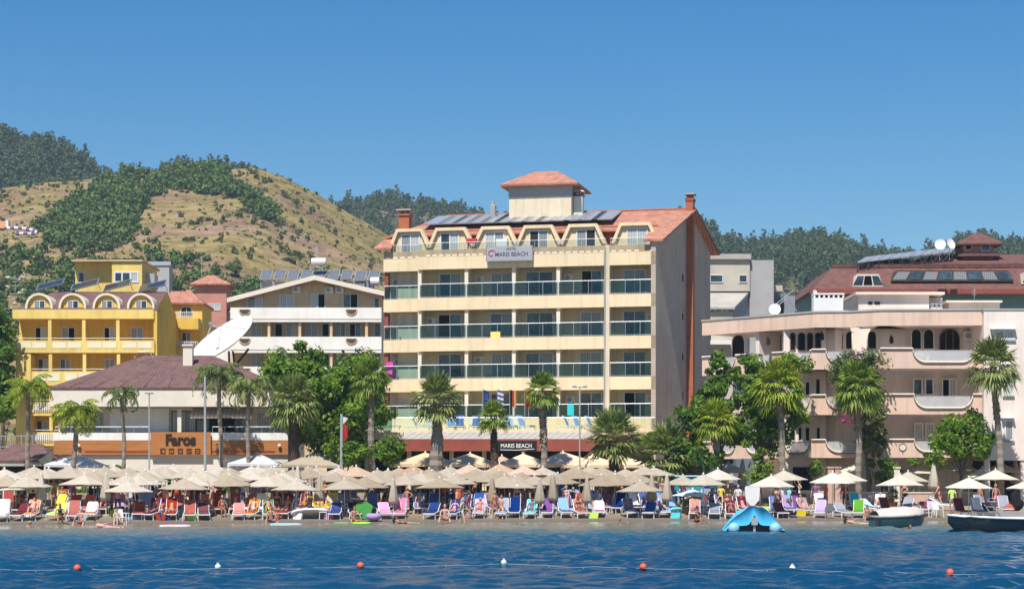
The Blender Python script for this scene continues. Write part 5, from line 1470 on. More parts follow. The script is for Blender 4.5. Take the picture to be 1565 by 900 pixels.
# cupola
b = MB(); b.box(Rh.x(1472, 8), Rh.x(1519, 8), 8, 11.5, sz(396, 194), sz(372, 194)); b.build('cupola_wall', 'redpink', Rt)
b = MB(); hip_roof(b, Rh.x(1472, 8), Rh.x(1519, 8), 8, 11.5, sz(373, 194), sz(356.5, 196), Rh.x(1490, 9.7), Rh.x(1500, 9.7), over=.75); b.build('cupola_roof', 'tile_red', Rt)
b = MB(); hip_roof(b, Rh.x(1468, 7.5), Rh.x(1522, 7.5), 7.5, 12, sz(390, 193.5), sz(381, 195), Rh.x(1482, 9.7), Rh.x(1508, 9.7), over=.3); b.build('cupola_skirt_roof', 'tile_red', Rt)
Rh.pwin(1500, 1513, 373.5, 384, 8, pane='paneblue', mull=0); Rh.pwin(1475, 1485, 374, 382, 8, pane='paneblack', mull=0)
# long raised rack of collectors
rk = thing('solar_rack', 'long tilted solar collector rack on a lattice above the red roof', 'solar rack', (sx(1390, 189), 189, sz(402, 189)))
k = 189 / F
b = MB()
n = 9
P0 = Vector((-80 * k, 0, 2 * k)); P1 = Vector((78 * k, 3.5, 25 * k))
for q in range(n):
    a_, c_ = P0.lerp(P1, q / n + .004), P0.lerp(P1, (q + 1) / n - .004)
    up_ = Vector((1.6, 4.5, .95))
    b.add([a_, c_, c_ + up_, a_ + up_, a_ - Vector((0, 0, .12)), c_ - Vector((0, 0, .12)), c_ + up_ - Vector((0, 0, .12)), a_ + up_ - Vector((0, 0, .12))], [[0, 1, 2, 3], [7, 6, 5, 4], [0, 4, 5, 1], [1, 5, 6, 2], [2, 6, 7, 3], [3, 7, 4, 0]])
b.build('collectors', 'solar', rk)
b = MB()
for q in range(n + 1):
    a_ = P0.lerp(P1, q / n); b.tube([a_ - Vector((0, 0, .1)), (a_.x, a_.y, -.3 * (q > 2) + a_.z - (1.5 + .0 * q))], .05, 4)
    if q < n:
        c_ = P0.lerp(P1, (q + 1) / n); b.tube([a_ - Vector((0, 0, .1)), (c_.x, c_.y, c_.z - 1.3)], .035, 4); b.tube([(a_.x, a_.y, a_.z - .75), (c_.x, c_.y, c_.z - .75)], .03, 4)
b.build('lattice', 'darkmetal', rk)

# low salmon garden wall behind the right part of the beach
gw = Bld(0, 133.6, 0, 'garden_wall', 'low salmon garden wall with pale coping behind the white parasols', 'wall')
def gz(px): return ground(sx(px, 133.6), 133.6)
for (a, c) in ((1178, 1262), (1280, 1360), (1372, 1500)):
    b = MB(); b.box(gw.x(a), gw.x(c), 0, .25, gz(a) - .2, gz(a) + .72); b.build('wall_panel', 'pinklow', gw.root)
    b = MB(); b.box(gw.x(a) - .04, gw.x(c) + .04, -.05, .3, gz(a) + .72, gz(a) + .80); b.build('coping', 'cream_trim', gw.root)
for px in (1105, 1265, 1276, 1366):
    b = MB(); b.box(gw.x(px), gw.x(px) + .38, -.06, .32, gz(px) - .2, gz(px) + (1.9 if px == 1105 else 2.35)); b.box(gw.x(px) - .06, gw.x(px) + .44, -.12, .38, gz(px) + (1.9 if px == 1105 else 2.35), gz(px) + (2.0 if px == 1105 else 2.45)); b.build('pillar', 'cream_trim' if px == 1366 else 'pinklow', gw.root)
# ================================================================== PALMS AND TREES
def fan_leaf(rg, o, d, Lp, Lf, nseg, droop, V, Fq):
    Lp *= 1.06; Lf *= 1.14
    up = np.array([0, 0, 1.0]); d = d / np.linalg.norm(d)
    side = np.cross(d, up); side /= np.linalg.norm(side) + 1e-9
    nrm = np.cross(side, d)
    e = o + d * Lp + up * (-droop * Lp * .15)
    # petiole: thin quad
    w = .022; k = len(V)
    V += [o - side * w, o + side * w, e + side * w, e - side * w]; Fq.append([k, k + 1, k + 2, k + 3])
    for i in range(nseg):
        ph = (i / (nseg - 1) - .5) * 2 * 1.42 + rg.uniform(-.04, .04)
        dd = math.cos(ph) * d + math.sin(ph) * side
        L = Lf * (1 - .22 * abs(ph) / 1.4) * rg.uniform(.85, 1.08)
        fold = nrm * (.05 * L * (1 if i % 2 else -1))
        mid = e + dd * L * .55 + fold
        tip = e + dd * L + up * (-droop * L * rg.uniform(.25, .6)) * (1 if d[2] < .8 else .4)
        ws = np.cross(dd, nrm); ws = ws / (np.linalg.norm(ws) + 1e-9) * L * .075
        k = len(V)
        V += [e, mid - ws, tip, mid + ws]; Fq.append([k, k + 1, k + 2, k + 3])

def feather(rg, o, az, el, L, V, Fq, droop=1.0, leafl=.55, nl=22):
    h = np.array([math.cos(az), math.sin(az), 0]); up = np.array([0, 0, 1.0]); side = np.array([-h[1], h[0], 0])
    pts = []; p = o.copy(); a = el; n = nl
    for i in range(n + 1):
        pts.append(p.copy()); p = p + (h * math.cos(a) + up * math.sin(a)) * L / n; a -= droop * 2.1 / n * (.5 + 1.1 * i / n)
    for i in range(n):
        w = .03 * (1 - i / n) + .006; k = len(V)
        V += [pts[i] - up * w, pts[i] + up * w, pts[i + 1] + up * w, pts[i + 1] - up * w]; Fq.append([k, k + 1, k + 2, k + 3])
        t = i / n
        if t < .12: continue
        ll = leafl * math.sin(PI * min(1, .15 + t * .85)) ** .6
        fw = (pts[i + 1] - pts[i]) / (L / n)
        for sd in (-1, 1):
            dv = side * sd * .8 + fw * .55 - up * rg.uniform(.15, .7) + rg.normal(0, .12, 3)
            dv /= np.linalg.norm(dv)
            ws = fw * .055
            m_ = pts[i] + dv * ll * .5; tip = pts[i] + dv * ll - up * ll * .18; k = len(V)
            V += [pts[i], m_ - ws, tip, m_ + ws]; Fq.append([k, k + 1, k + 2, k + 3])

def palm(kind, label, px, py, Y, pxb, rpx, lm, seed, n=44, r0=.2, r1=.16, thatch=.0, bark='bark', cat='palm tree', tilt=0, droop=.8, bulge=0, kinds='fan', pg=None):
    rg = np.random.RandomState(seed)
    xb = sx(pxb, Y); zb = ground(xb, Y); xc_, zc = sx(px, Y), sz(py, Y)
    Rr = rpx * Y / F
    t = thing(kind, label, cat, (xb, Y, zb), 0, 'palms along the beach')
    top = Vector((xc_ - xb, 0, zc - zb))
    b = MB(); pts = []; rad = []
    nr = max(12, int(top.z / .28))
    for i in range(nr + 1):
        s = i / nr
        x = top.x * (s ** 1.3) + .04 * math.sin(s * 9 + seed)
        pts.append((x, .03 * math.sin(s * 7 + seed), -.3 + (top.z + .3) * s))
        r = r0 + (r1 - r0) * s + bulge * math.sin(PI * min(1, s * 1.1)) ** 2
        rad.append(r * ((1.10 if i % 2 else .93) + rg.uniform(-.03, .03)))
    b.tube(pts, rad, 9); b.build('trunk', bark, t, smooth=False)
    if thatch:
        V, Fq = [], []
        for i in range(int(520 * thatch)):
            s = 1 - rg.uniform(0, 1) ** 1.3 * min(1, thatch); a = rg.uniform(0, 2 * PI); r = (r0 + (r1 - r0) * s)
            c = np.array([top.x * (s ** 1.3), 0, top.z * s - .1]); h = np.array([math.cos(a), math.sin(a), 0]); sd = np.array([-h[1], h[0], 0]) * .07
            p0 = c + h * r * .85; p1 = c + h * (r + .09) + np.array([0, 0, .17 if rg.rand() < .75 else -.2]); k = len(V)
            V += [p0 - sd, p0 + sd, p1 + sd * .5, p1 - sd * .5]; Fq.append([k, k + 1, k + 2, k + 3])
        np_mesh('thatch', np.array(V), np.array(Fq), 'thatch' if thatch < .5 else ('barkdark' if bark == 'barkdark' else 'bark'), t)
    V, Fq = [], []
    o = np.array([top.x, 0, top.z])
    if kinds == 'fan':
        for i in range(n):
            a = i * 2.39996 + rg.uniform(-.2, .2); s = i / (n - 1)
            el = R(82) - s * R(122) + rg.uniform(-.12, .12)
            d = np.array([math.cos(a) * math.cos(el), math.sin(a) * math.cos(el), math.sin(el)])
            fan_leaf(rg, o + d * .06, d, Rr * .46 * rg.uniform(.85, 1.1), Rr * .56 * rg.uniform(.85, 1.1), 15, droop * (.3 + s), V, Fq)
    else:
        for i in range(n):
            a = i * 2.39996 + rg.uniform(-.25, .25); s = i / max(1, n - 1)
            feather(rg, o, a, R(80) - s * R(75), Rr * rg.uniform(1.15, 1.45), V, Fq, droop * rg.uniform(.85, 1.2), leafl=Rr * .36, nl=28)
    np_mesh('crown', np.array(V), np.array(Fq), lm, t)
    return t

palm('feather_palm', 'tall yellow-green feather palm before the yellow hotel corner', 42, 598, 134, 43, 38, 'palm_yel', 1, 21, .17, .14, kinds='feather', droop=1.15)
palm('feather_palm', 'short arching yellow-green palm at the restaurant left corner', 117, 636, 134, 111, 40, 'palm_yel', 2, 25, .19, .15, kinds='feather', droop=1.15)
palm('feather_palm', 'slim drooping palm with few fronds before the restaurant blind', 187, 606, 135, 190, 34, 'palm_dk', 3, 11, .15, .12, kinds='feather', droop=1.5)
palm('feather_palm', 'dark drooping palm beside the tall white pole', 335, 578, 136.5, 338, 42, 'palm_dk', 4, 21, .16, .13, kinds='feather', droop=1.15)
palm('feather_palm', 'ragged palm right of the tall white pole', 380, 594, 135, 378, 40, 'palm_olive', 5, 21, .15, .13, kinds='feather', droop=1.3)
palm('fan_palm', 'stout fan palm with dark shaggy trunk at the restaurant right end', 449, 617, 134, 450, 46, 'palm_olive', 6, 48, .36, .30, .6, 'barkdark', droop=.9)
palm('fan_palm', 'tall slender fan palm against the big green tree', 566, 578, 134.5, 569, 34, 'palm_grn', 7, 42, .24, .2, .4, droop=.9)
palm('fan_palm', 'fan palm with thick scaly trunk in front of the glass terrace', 668, 612, 134.5, 667, 44, 'palm_olive', 8, 42, .42, .22, .9, 'bark', droop=.6, bulge=.12)
palm('fan_palm', 'small fan palm beside the black restaurant sign', 754, 638, 135.5, 756, 28, 'palm_grn', 9, 44, .27, .15, .9, 'barkdark', droop=1.0, bulge=.05)
palm('fan_palm', 'fan palm right of the black restaurant sign', 829, 598, 135, 832, 32, 'palm_grn', 10, 44, .20, .24, .55, 'bark', droop=1.0)
palm('fan_palm', 'low wide fan palm at the right end of the terrace', 937, 672, 133, 940, 50, 'palm_olive', 11, 46, .32, .28, .95, 'barkdark', droop=.35)
palm('fan_palm', 'low bushy fan palm under the hotel gable', 1022, 697, 133, 1024, 52, 'palm_olive', 12, 46, .3, .28, .95, 'barkdark', droop=.45)
palm('fan_palm', 'bright fan palm left of the rose building', 1092, 645, 131, 1100, 38, 'palm_yel', 13, 42, .2, .22, .3, 'bark', droop=.9)
palm('fan_palm', 'tall bright fan palm before the rose building wing', 1190, 590, 130, 1199, 46, 'palm_yel', 14, 48, .22, .19, .35, 'bark', droop=.9)
palm('fan_palm', 'fan palm in front of the bougainvillea', 1311, 592, 130, 1313, 44, 'palm_grn', 15, 48, .2, .2, .35, 'bark', droop=1.0)
palm('fan_palm', 'leaning fan palm before the rose tower wall', 1518, 560, 130, 1532, 46, 'palm_olive', 16, 46, .23, .18, .4, 'bark', droop=.9)

def banana(px, py, Y, rpx, label, seed, lm='leaf_bright', n=9):
    t = thing('banana_plant', label, 'plant', (sx(px, Y), Y, ground(sx(px, Y), Y)))
    rg = np.random.RandomState(seed); V, Fq = [], []
    zc = sz(py, Y) - t.location.z; Rr = rpx * Y / F
    b = MB(); b.tube([(0, 0, -.1), (0, 0, zc)], [.14, .09], 7); b.build('trunk', 'leaf_deep', t)
    for i in range(n):
        a = i * 2.4 + rg.uniform(-.3, .3); el = rg.uniform(.3, 1.35)
        h = np.array([math.cos(a), math.sin(a), 0]); up = np.array([0, 0, 1.0]); sd = np.array([-h[1], h[0], 0])
        p = np.array([0, 0, zc - .3]); q = 7; pr = None
        for k in range(q + 1):
            w = Rr * .2 * math.sin(PI * (k / q * .9 + .06)); row = (p - sd * w - up * w * .3, p, p + sd * w - up * w * .3)
            if pr is not None:
                o = len(V); V += [pr[0], pr[1], row[1], row[0], pr[1], pr[2], row[2], row[1]]; Fq += [[o, o + 1, o + 2, o + 3], [o + 4, o + 5, o + 6, o + 7]]
            pr = row; p = p + (h * math.cos(el) + up * math.sin(el)) * Rr * 1.15 / q; el -= .28
    np_mesh('crown', np.array(V), np.array(Fq), lm, t)
banana(990, 668, 138, 34, 'banana plant with broad leaves under the hotel gable', 3)
banana(183, 716, 133.5, 26, 'banana plant poking up beside the white tent', 4, 'leaf_deep')
banana(213, 722, 133.5, 22, 'low bright leafy plant behind the parasols below the restaurant', 5)

tree('broadleaf_tree', 'large dense green tree between the restaurant and the cream hotel', 'tree',
     [pblob(445, 560, 139, 48, 42, 2600, 26), pblob(500, 590, 139, 55, 52, 3400, 32), pblob(550, 585, 140, 40, 50, 2200, 24), pblob(520, 650, 138.5, 62, 48, 3000, 30), pblob(575, 620, 140.5, 24, 40, 1100, 14), pblob(470, 640, 138.5, 35, 42, 1500, 20)],
     (sx(505, 139), 139, ground(sx(505, 139), 139)), .17, 'leaf_ficus', 61, .35, nl=12, h0=.3)
tree('round_tree', 'small round clipped tree before the hotel terrace', 'tree', [pblob(596, 687, 133.5, 23, 22, 1800, 26)], (sx(596, 133.5), 133.5, ground(0, 133.5)), .11, 'leaf_ficus', 62, .1)
tree('bushy_tree', 'low olive-green bush under the flag pole', 'bush', [pblob(527, 690, 134, 36, 20, 1500, 24)], (sx(527, 134), 134, ground(0, 134)), .13, 'leaf_ficus', 63, .1)
tree('broadleaf_tree', 'dark slender tree by the hotel gable foot', 'tree', [pblob(1052, 660, 133, 24, 45, 1500, 22), pblob(1040, 690, 132.5, 26, 26, 900, 14)], (sx(1052, 133), 133, ground(10, 133)), .14, 'leaf_deep', 64, .14)
tree('broadleaf_tree', 'tall dark green tree hiding the left end of the rose balconies', 'tree', [pblob(1100, 568, 134, 17, 34, 1000, 16), pblob(1090, 610, 133, 28, 30, 1200, 18), pblob(1118, 640, 133, 20, 42, 1100, 16), pblob(1065, 640, 132, 22, 30, 900, 14)], (sx(1104, 133), 133, ground(12, 133)), .15, 'leaf_deep', 65, .16, nl=9)
tree('broadleaf_tree', 'broad green tree behind the tall bright fan palm', 'tree', [pblob(1148, 570, 133, 28, 28, 1300, 18), pblob(1205, 565, 134, 32, 26, 1400, 20), pblob(1165, 615, 132.5, 36, 34, 1900, 24), pblob(1212, 625, 133, 22, 34, 1200, 16), pblob(1140, 655, 132.5, 24, 34, 1000, 16), pblob(1180, 668, 132.5, 30, 24, 900, 14)], (sx(1158, 132.5), 132.5, ground(15, 132.5)), .15, 'leaf_ficus', 66, .24, nl=12)
tree('bushy_tree', 'dense dark bush at the foot of the bright fan palm', 'bush', [pblob(1080, 693, 131, 28, 26, 1300, 18)], (sx(1080, 131), 131, ground(11, 131)), .13, 'leaf_deep', 67, .1)
tree('bushy_tree', 'yellow-green shrub beside the fat closed parasol', 'bush', [pblob(1161, 715, 130.5, 22, 26, 800, 14)], (sx(1161, 130.5), 130.5, ground(14, 130.5)), .12, 'leaf_bright', 68, .08)
bt = tree('bougainvillea', 'bougainvillea climbing the rose building behind a palm', 'climber', [pblob(1312, 565, 134, 46, 30, 2600, 34), pblob(1330, 625, 134, 26, 46, 1700, 24), pblob(1335, 672, 134, 24, 26, 900, 14), pblob(1284, 600, 134, 16, 24, 500, 8)], (sx(1328, 134), 134, ground(20, 134)), .12, 'leaf_boug', 69, .12)
V, Fq = crown_mesh(70, [((sx(1291, 133.8) - bt.location.x, -.9, sz(640, 133.8) - bt.location.z), (.42, .3, .35), 80, 6), ((sx(1306, 133.8) - bt.location.x, -1.2, sz(548, 133.8) - bt.location.z), (1.4, .3, .5), 14, 5), ((sx(1350, 133.8) - bt.location.x, -1.0, sz(600, 133.8) - bt.location.z), (.4, .3, 1.4), 8, 4)], .10)
np_mesh('flowers', V, Fq, 'flower', bt)
tree('citrus_tree', 'spreading citrus tree at the foot of the rose tower', 'tree', [pblob(1466, 668, 131.5, 44, 38, 3000, 30), pblob(1440, 690, 131, 26, 24, 900, 14), pblob(1503, 680, 131, 24, 30, 1000, 14), pblob(1478, 645, 132, 26, 24, 900, 12)], (sx(1468, 131.5), 131.5, ground(29, 131.5)), .13, 'leaf_ficus', 71, .16, nl=9)
tree('dark_tree', 'dark tree behind the left edge of the yellow hotel', 'tree', [pblob(-8, 500, 178, 30, 40, 1500, 18), pblob(-5, 560, 177, 26, 40, 1400, 16), pblob(5, 610, 176, 26, 30, 900, 12)], (sx(-5, 178), 178, ground(0, 178)), .26, 'leaf_deep', 72, .3)
tree('bushy_tree', 'mixed green bush beside the yellow hotel ground floor', 'bush', [pblob(5, 625, 160, 20, 22, 700, 12)], (sx(5, 160), 160, ground(0, 160)), .2, 'leaf_bright', 73, .1)
for k, (px, py, r) in enumerate([(1331, 707, 9), (1396, 706, 9)]):
    tree('topiary_bush', '%s clipped round topiary behind the white parasols' % ('lower left' if k == 0 else 'right hand'), 'bush', [pblob(px, py, 134.2, r, r * .75, 420, 10)], (sx(px, 134.2), 134.2, ground(20, 134.2)), .08, 'leaf_bright', 74 + k, .05, group='topiary by the garden wall')
for k, (px, py, w, h) in enumerate([(1361, 728, 8, 32), (1246, 728, 7, 30), (1348, 722, 14, 22)]):
    tree('cypress_bush', ['slim cypress shrub near the middle of the garden wall', 'slim cypress shrub by the dark rose doorway', 'leafy dark shrub beside the wall pillar'][k], 'bush', [pblob(px, py, 134.3, w, h, 600, 14)], (sx(px, 134.3), 134.3, ground(20, 134.3)), .09, 'leaf_deep' if k == 2 else 'leaf_bright', 77 + k, .05)
for k, (px, py, s_) in enumerate([(1364, 758, 1), (1383, 756, .8), (1230, 752, .8), (1052, 772, .8), (1300, 752, .8)]):
    Y = 127 if k != 3 else 121; t = thing('potted_plant', ['terracotta box planter with a cypress by the wall', 'terracotta pot with dry yellow plant by the wall', 'terracotta pot with reddish plant behind the purple lounger', 'dark pot with green plant between the loungers', 'terracotta pot beside the dark green shrub'][k], 'potted plant', (sx(px, Y), Y, ground(sx(px, Y), Y)), 0, 'potted plants on the beach')
    b = MB(); b.lathe([(.22 * s_, -.02), (.34 * s_, .5 * s_), (.36 * s_, .5 * s_), (.36 * s_, .56 * s_), (.3 * s_, .56 * s_), (.28 * s_, .45 * s_)], 12); b.build('pot', 'terracotta', t)
    V, Fq = crown_mesh(90 + k, [((0, 0, .95 * s_), (.42 * s_, .42 * s_, .45 * s_), 220, 8)], .08); np_mesh('foliage', V, Fq, ['leaf_deep', 'leaf_boug', 'leaf_boug', 'leaf_bright', 'leaf_deep'][k], t)
# hedge rows that fill the dark gaps behind the parasols
rg_ = random.Random(9)
for k, (px, w) in enumerate([(25, 30), (100, 36), (175, 22), (345, 26)]):
    tree('hedge_bush', ['green shrub under the far left parasols', 'green shrub below the white tent', 'green shrub beside the banana plant', 'green shrub below the white pole'][k], 'bush', [pblob(px, 752, 133, w, 14, 700, 14, ry=.7)], (sx(px, 133), 133, ground(-20, 133)), .11, 'leaf_ficus', 95 + k, .06)

# ================================================================== POLES, LAMPS, FLAGS
def pole(px, pt, pb, Y, r, label, lamp=None, m='galv', name='lamp_post', cat='lamp post'):
    z0 = ground(sx(px, Y), Y); zt = sz(pt, Y)
    t = thing(name, label, cat, (sx(px, Y), Y, z0))
    b = MB(); b.tube([(0, 0, -.1), (0, 0, zt - z0)], [r, r * .75], 8); b.build('pole', m, t)
    b = MB(); b.lathe([(r * 2.2, -.05), (r * 2.2, .1), (r * 1.3, .14)], 8); b.build('base_plate', m, t)
    if lamp == 'head':
        b = MB(); b.box(-.26, .26, -.1, .1, zt - z0, zt - z0 + .1); b.build('lamp_head', 'grey', t)
    if lamp == 'double':
        b = MB(); b.tube([(-.35, 0, zt - z0 - .05), (.35, 0, zt - z0 - .05)], .03, 5); b.box(-.5, -.2, -.1, .1, zt - z0 - .1, zt - z0 + .02); b.box(.2, .5, -.1, .1, zt - z0 - .1, zt - z0 + .02); b.build('lamp_head', 'grey', t)
    return t, zt - z0
pole(228, 602, 712, 134, .06, 'slim grey lamp post left of the orange Faros sign', 'head')
pole(313.5, 575, 715, 134, .10, 'tall plain white pole right of the orange Faros sign', None, 'galv', 'mast', 'pole')
pole(886, 590, 700, 135, .06, 'grey lamp post before the right end of the hotel terrace', 'double')
pole(480, 535, 700, 141, .08, 'thin grey pole rising in front of the big green tree', None, 'galv', 'mast', 'pole')
t, h = pole(522, 632, 705, 133, .12, 'thick grey flagpole with a folded red and white flag', None, 'galv', 'flag_pole', 'flagpole')
b = MB(); fz = h - .2
for (z0_, z1_, mi) in ((fz - .5, fz, 1), (fz - 1.7, fz - .5, 0)):
    n = 7
    for k in range(n):
        x0_ = .1 + .045 * k; x1_ = .1 + .045 * (k + 1); y0_ = -.08 + .07 * (k % 2); y1_ = -.08 + .07 * ((k + 1) % 2)
        b.add([(x0_, y0_, z0_ + .05 * k), (x1_, y1_, z0_ + .05 * (k + 1)), (x1_, y1_, z1_ - .02 * k), (x0_, y0_, z1_)], [[0, 1, 2, 3]], mi)
b.build('flag', ['redpaint', 'white'], t, fix=False)
M['flagblue'] = mat_cloth('blue_flag', (.05, .09, .32), .1); M['flagyel'] = mat_cloth('yellow_flag', (.75, .45, .03), .1); M['flagred'] = mat_cloth('red_flag', (.45, .02, .03), .1)
def flagmesh(kind, t, h):
    b = MB(); n = 6; Wd, Ht = .42, 1.15
    cols = {'blue': ['flagblue'], 'greek': ['flagblue', 'white'], 'german': ['black', 'flagred', 'flagyel'], 'red': ['flagred']}[kind]
    for k in range(n):
        x0_, x1_ = .03 + Wd * k / n, .03 + Wd * (k + 1) / n
        y0_, y1_ = .08 * math.sin(k * 2.1), .08 * math.sin((k + 1) * 2.1)
        dz0, dz1 = -.12 * k / n, -.12 * (k + 1) / n
        ns = {'blue': 1, 'greek': 7, 'german': 3, 'red': 1}[kind]
        for q in range(ns):
            if kind == 'german':
                xa_, xb2 = x0_, x1_; mi = min(2, int(k / n * 3)); z1_, z0_ = h - .1 - Ht * q / ns, h - .1 - Ht * (q + 1) / ns
            else:
                mi = q % 2 if kind == 'greek' else 0; z1_, z0_ = h - .1 - Ht * q / ns, h - .1 - Ht * (q + 1) / ns
            b.add([(x0_, y0_, z0_ + dz0), (x1_, y1_, z0_ + dz1), (x1_, y1_, z1_ + dz1), (x0_, y0_, z1_ + dz0)], [[0, 1, 2, 3]], mi)
    b.build('flag', cols, t, fix=False)
    if kind == 'blue':
        b = MB()
        for k in range(12):
            a = 2 * PI * k / 12; b.ball((.24 + .1 * math.cos(a), -.09, h - .62 + .16 * math.sin(a)), .018, 5, 3)
        b.build('star_ring', 'flagyel', t)
    if kind == 'red':
        b = MB(); b.tube([(.18 + .07 * math.cos(a * .5 + .9), -.1, h - .55 + .07 * math.sin(a * .5 + .9)) for a in range(10)], .016, 4); b.ball((.28, -.1, h - .55), .022, 5, 3); b.build('crescent_and_star', 'white', t)
for px, kind, lb in [(738, 'blue', 'flagpole with a limp dark blue flag'), (760, 'greek', 'flagpole with a limp blue and white striped flag'), (779, 'german', 'flagpole with a limp black, red and yellow flag'), (802, 'red', 'flagpole with a limp red flag')]:
    Y = 143.75; z0 = sz(657, 142.5) + .05; t = thing('flag_pole', lb, 'flagpole', (sx(px, Y), Y + .2, z0), 0, 'flagpoles on the hotel terrace'); h = sz(593, Y) - z0
    b = MB(); b.tube([(0, 0, 0), (0, 0, h)], [.03, .02], 6); b.build('pole', 'galv', t); flagmesh(kind, t, h)
for px, pt, pb, Y, lb in [(308, 392, 424, 219, 'thin antenna mast on the red tower house'), (484, 376, 396, 206.5, 'thin antenna above the sandy hotel water tank'), (23, 420, 475, 183, 'lattice antenna on the left edge of the yellow roof'), (1179, 470, 500, 143, 'thin rod on the rose building fascia'), (1489, 440, 474, 141, 'thin antenna on the rose building roof house'), (1237, 328, 362, 905, 'distant antenna mast on the rocky hill crest')]:
    t = thing('antenna', lb, 'antenna', (sx(px, Y), Y, sz(pb, Y))); h = sz(pt, Y) - sz(pb, Y) ; r = Y * .00016
    b = MB(); b.tube([(0, 0, -.5), (0, 0, h)], [r, r * .6], 5)
    for k in range(3): b.tube([(-h * .08, 0, h * (.7 + .1 * k)), (h * .08, 0, h * (.7 + .1 * k))], r * .6, 4)
    b.build('mast', 'galv', t)
t = thing('utility_fence', 'grey wire fence posts left of the yellow hotel ground floor', 'fence', (sx(8, 150), 150, ground(-37, 150)))
b = MB()
for k in range(6): b.tube([(-2 + k * .8, 0, 0), (-2 + k * .8, 0, 4.2)], .06, 5)
b.build('posts', 'grey', t)
b = MB()
for z in (.6, 1.5, 2.4, 3.3, 4.1): b.tube([(-2, 0, z), (2, 0, z)], .03, 4)
b.build('rails', 'grey', t)

# waterslide on the hillside
def onhill(px, py):
    for Y in np.arange(300, 645, 2):
        X = sx(px, Y); z = H1(X, Y)
        if project(X, Y, z)[1] <= py: return X, Y, z
    return X, Y, z
X, Y, z = onhill(30, 366)
t = thing('water_slide', 'white and purple tube water slide on the hillside far left', 'water slide', (X, Y, z)); k = Y / F
MM = ['white', 'c_purple']
b = MB()
path = [(-24, 0, 16), (-14, 0, 17), (-2, 0, 17), (10, 0, 15.5), (20, 0, 13.5), (27, 0, 10), (25, -2, 7), (16, -3, 6), (4, -3, 6.5), (-8, -3, 6)]
P_ = [(Vector(p[0:1] + (p[1], p[2])) ) for p in path]
P_ = [Vector((p[0] * k, p[1], p[2] * k)) for p in path]
seg = []
for a_, c_ in zip(P_[:-1], P_[1:]):
    for q in range(4): seg.append(a_.lerp(c_, q / 4))
for i in range(0, len(seg) - 2, 2): b.tube([seg[i], seg[i + 1], seg[i + 2]], .42, 8, 0 if (i // 2) % 2 else 1)
b.build('slide_tube', MM, t)
b = MB()
for i in range(2, len(seg), 5): b.tube([seg[i] + Vector((0, 0, -.4)), Vector((seg[i].x, seg[i].y, -.5))], .1, 5)
b.build('supports', 'grey', t)
X, Y, z = onhill(2, 352); t = thing('slide_tower', 'orange and white slide tower at the far left hillside', 'tower', (X, Y, z)); k = Y / F
MB().box(-10 * k, 8 * k, -1, 1, 2 * k, 13 * k).build('tower_body', 'c_orange', t)
MB().box(8.1 * k, 12 * k, -1, 1, -1 * k, 14 * k).build('tower_wall', 'white', t)
b = MB(); b.box(-9 * k, -8 * k, -1, 1, -12 * k, 2 * k); b.box(6 * k, 7 * k, -1, 1, -12 * k, 2 * k); b.build('legs', 'grey', t)
# grey shed on the slope
X, Y, z = onhill(238, 412); t = thing('grey_shed', 'small grey metal roofed shed on the slope', 'shed', (sx(243, 300), 300, sz(420, 300)))
b = MB(); b.box(-1.5, 1.5, 0, 3, -3, 1.6); b.build('wall', 'stonegrey', t); b = MB(); b.add([(-1.8, -.2, 1.4), (1.8, -.2, 1.4), (1.2, 3.2, 2.3), (-2.2, 3.2, 2.3)], [[0, 1, 2, 3]]); b.build('roof', 'galv', t)
# ================================================================== THE BEACH
# ---------------- parasols
def canopy_mesh(rad, h, val=.12, n=8, sag=.02, rot=PI / 8):
    b = MB(); o = 0
    rings = 4
    for j in range(rings + 1):
        t = j / rings
        for k in range(n * 2):
            a = rot + PI * k / n
            edge = (k % 2 == 0)
            r = rad * t * (1 if edge else math.cos(PI / n)) ; z = h * (1 - t) - (0 if edge else sag * math.sin(PI * t) * .6) - sag * math.sin(PI * t)
            b.v.append((r * math.cos(a), r * math.sin(a), z))
    for j in range(rings):
        for k in range(2 * n):
            a, c = j * 2 * n + k, j * 2 * n + (k + 1) % (2 * n); b.f.append([a, c, c + 2 * n, a + 2 * n]); b.m.append(0)
    o = len(b.v); base = rings * 2 * n
    for k in range(2 * n):
        x, y, z = b.v[base + k]; b.v.append((x * 1.0, y * 1.0, z - val + (0 if k % 2 == 0 else .03)))
    for k in range(2 * n): b.f.append([base + k, base + (k + 1) % (2 * n), o + (k + 1) % (2 * n), o + k]); b.m.append(0)
    return b
def parasol(rad, hp, hcan, m, polem='white', n=8, val=.05):
    t = thing('parasol', None, None)
    b = canopy_mesh(rad, hcan, val, n, rot=PI / n)
    for i, v in enumerate(b.v): b.v[i] = (v[0], v[1], v[2] + hp - hcan)
    b.build('canopy', m, t, fix=False)
    MB().tube([(0, 0, -.3), (0, 0, hp + .03)], .024, 6).build('pole', polem, t)
    b = MB()
    for k in range(n):
        a = PI / n + 2 * PI * k / n; b.tube([(0, 0, hp - .06), (rad * .97 * math.cos(a), rad * .97 * math.sin(a), hp - hcan - .03)], .009, 3, cap=False)
    b.build('ribs', 'galv', t)
    b = MB(); b.lathe([(.05, hp - .01), (.06, hp + .05), (.015, hp + .1)], 8); b.build('finial', 'white', t)
    b = MB(); b.lathe([(.26, -.02), (.26, .06), (.06, .1)], 10); b.build('base', 'concrete', t)
    return t
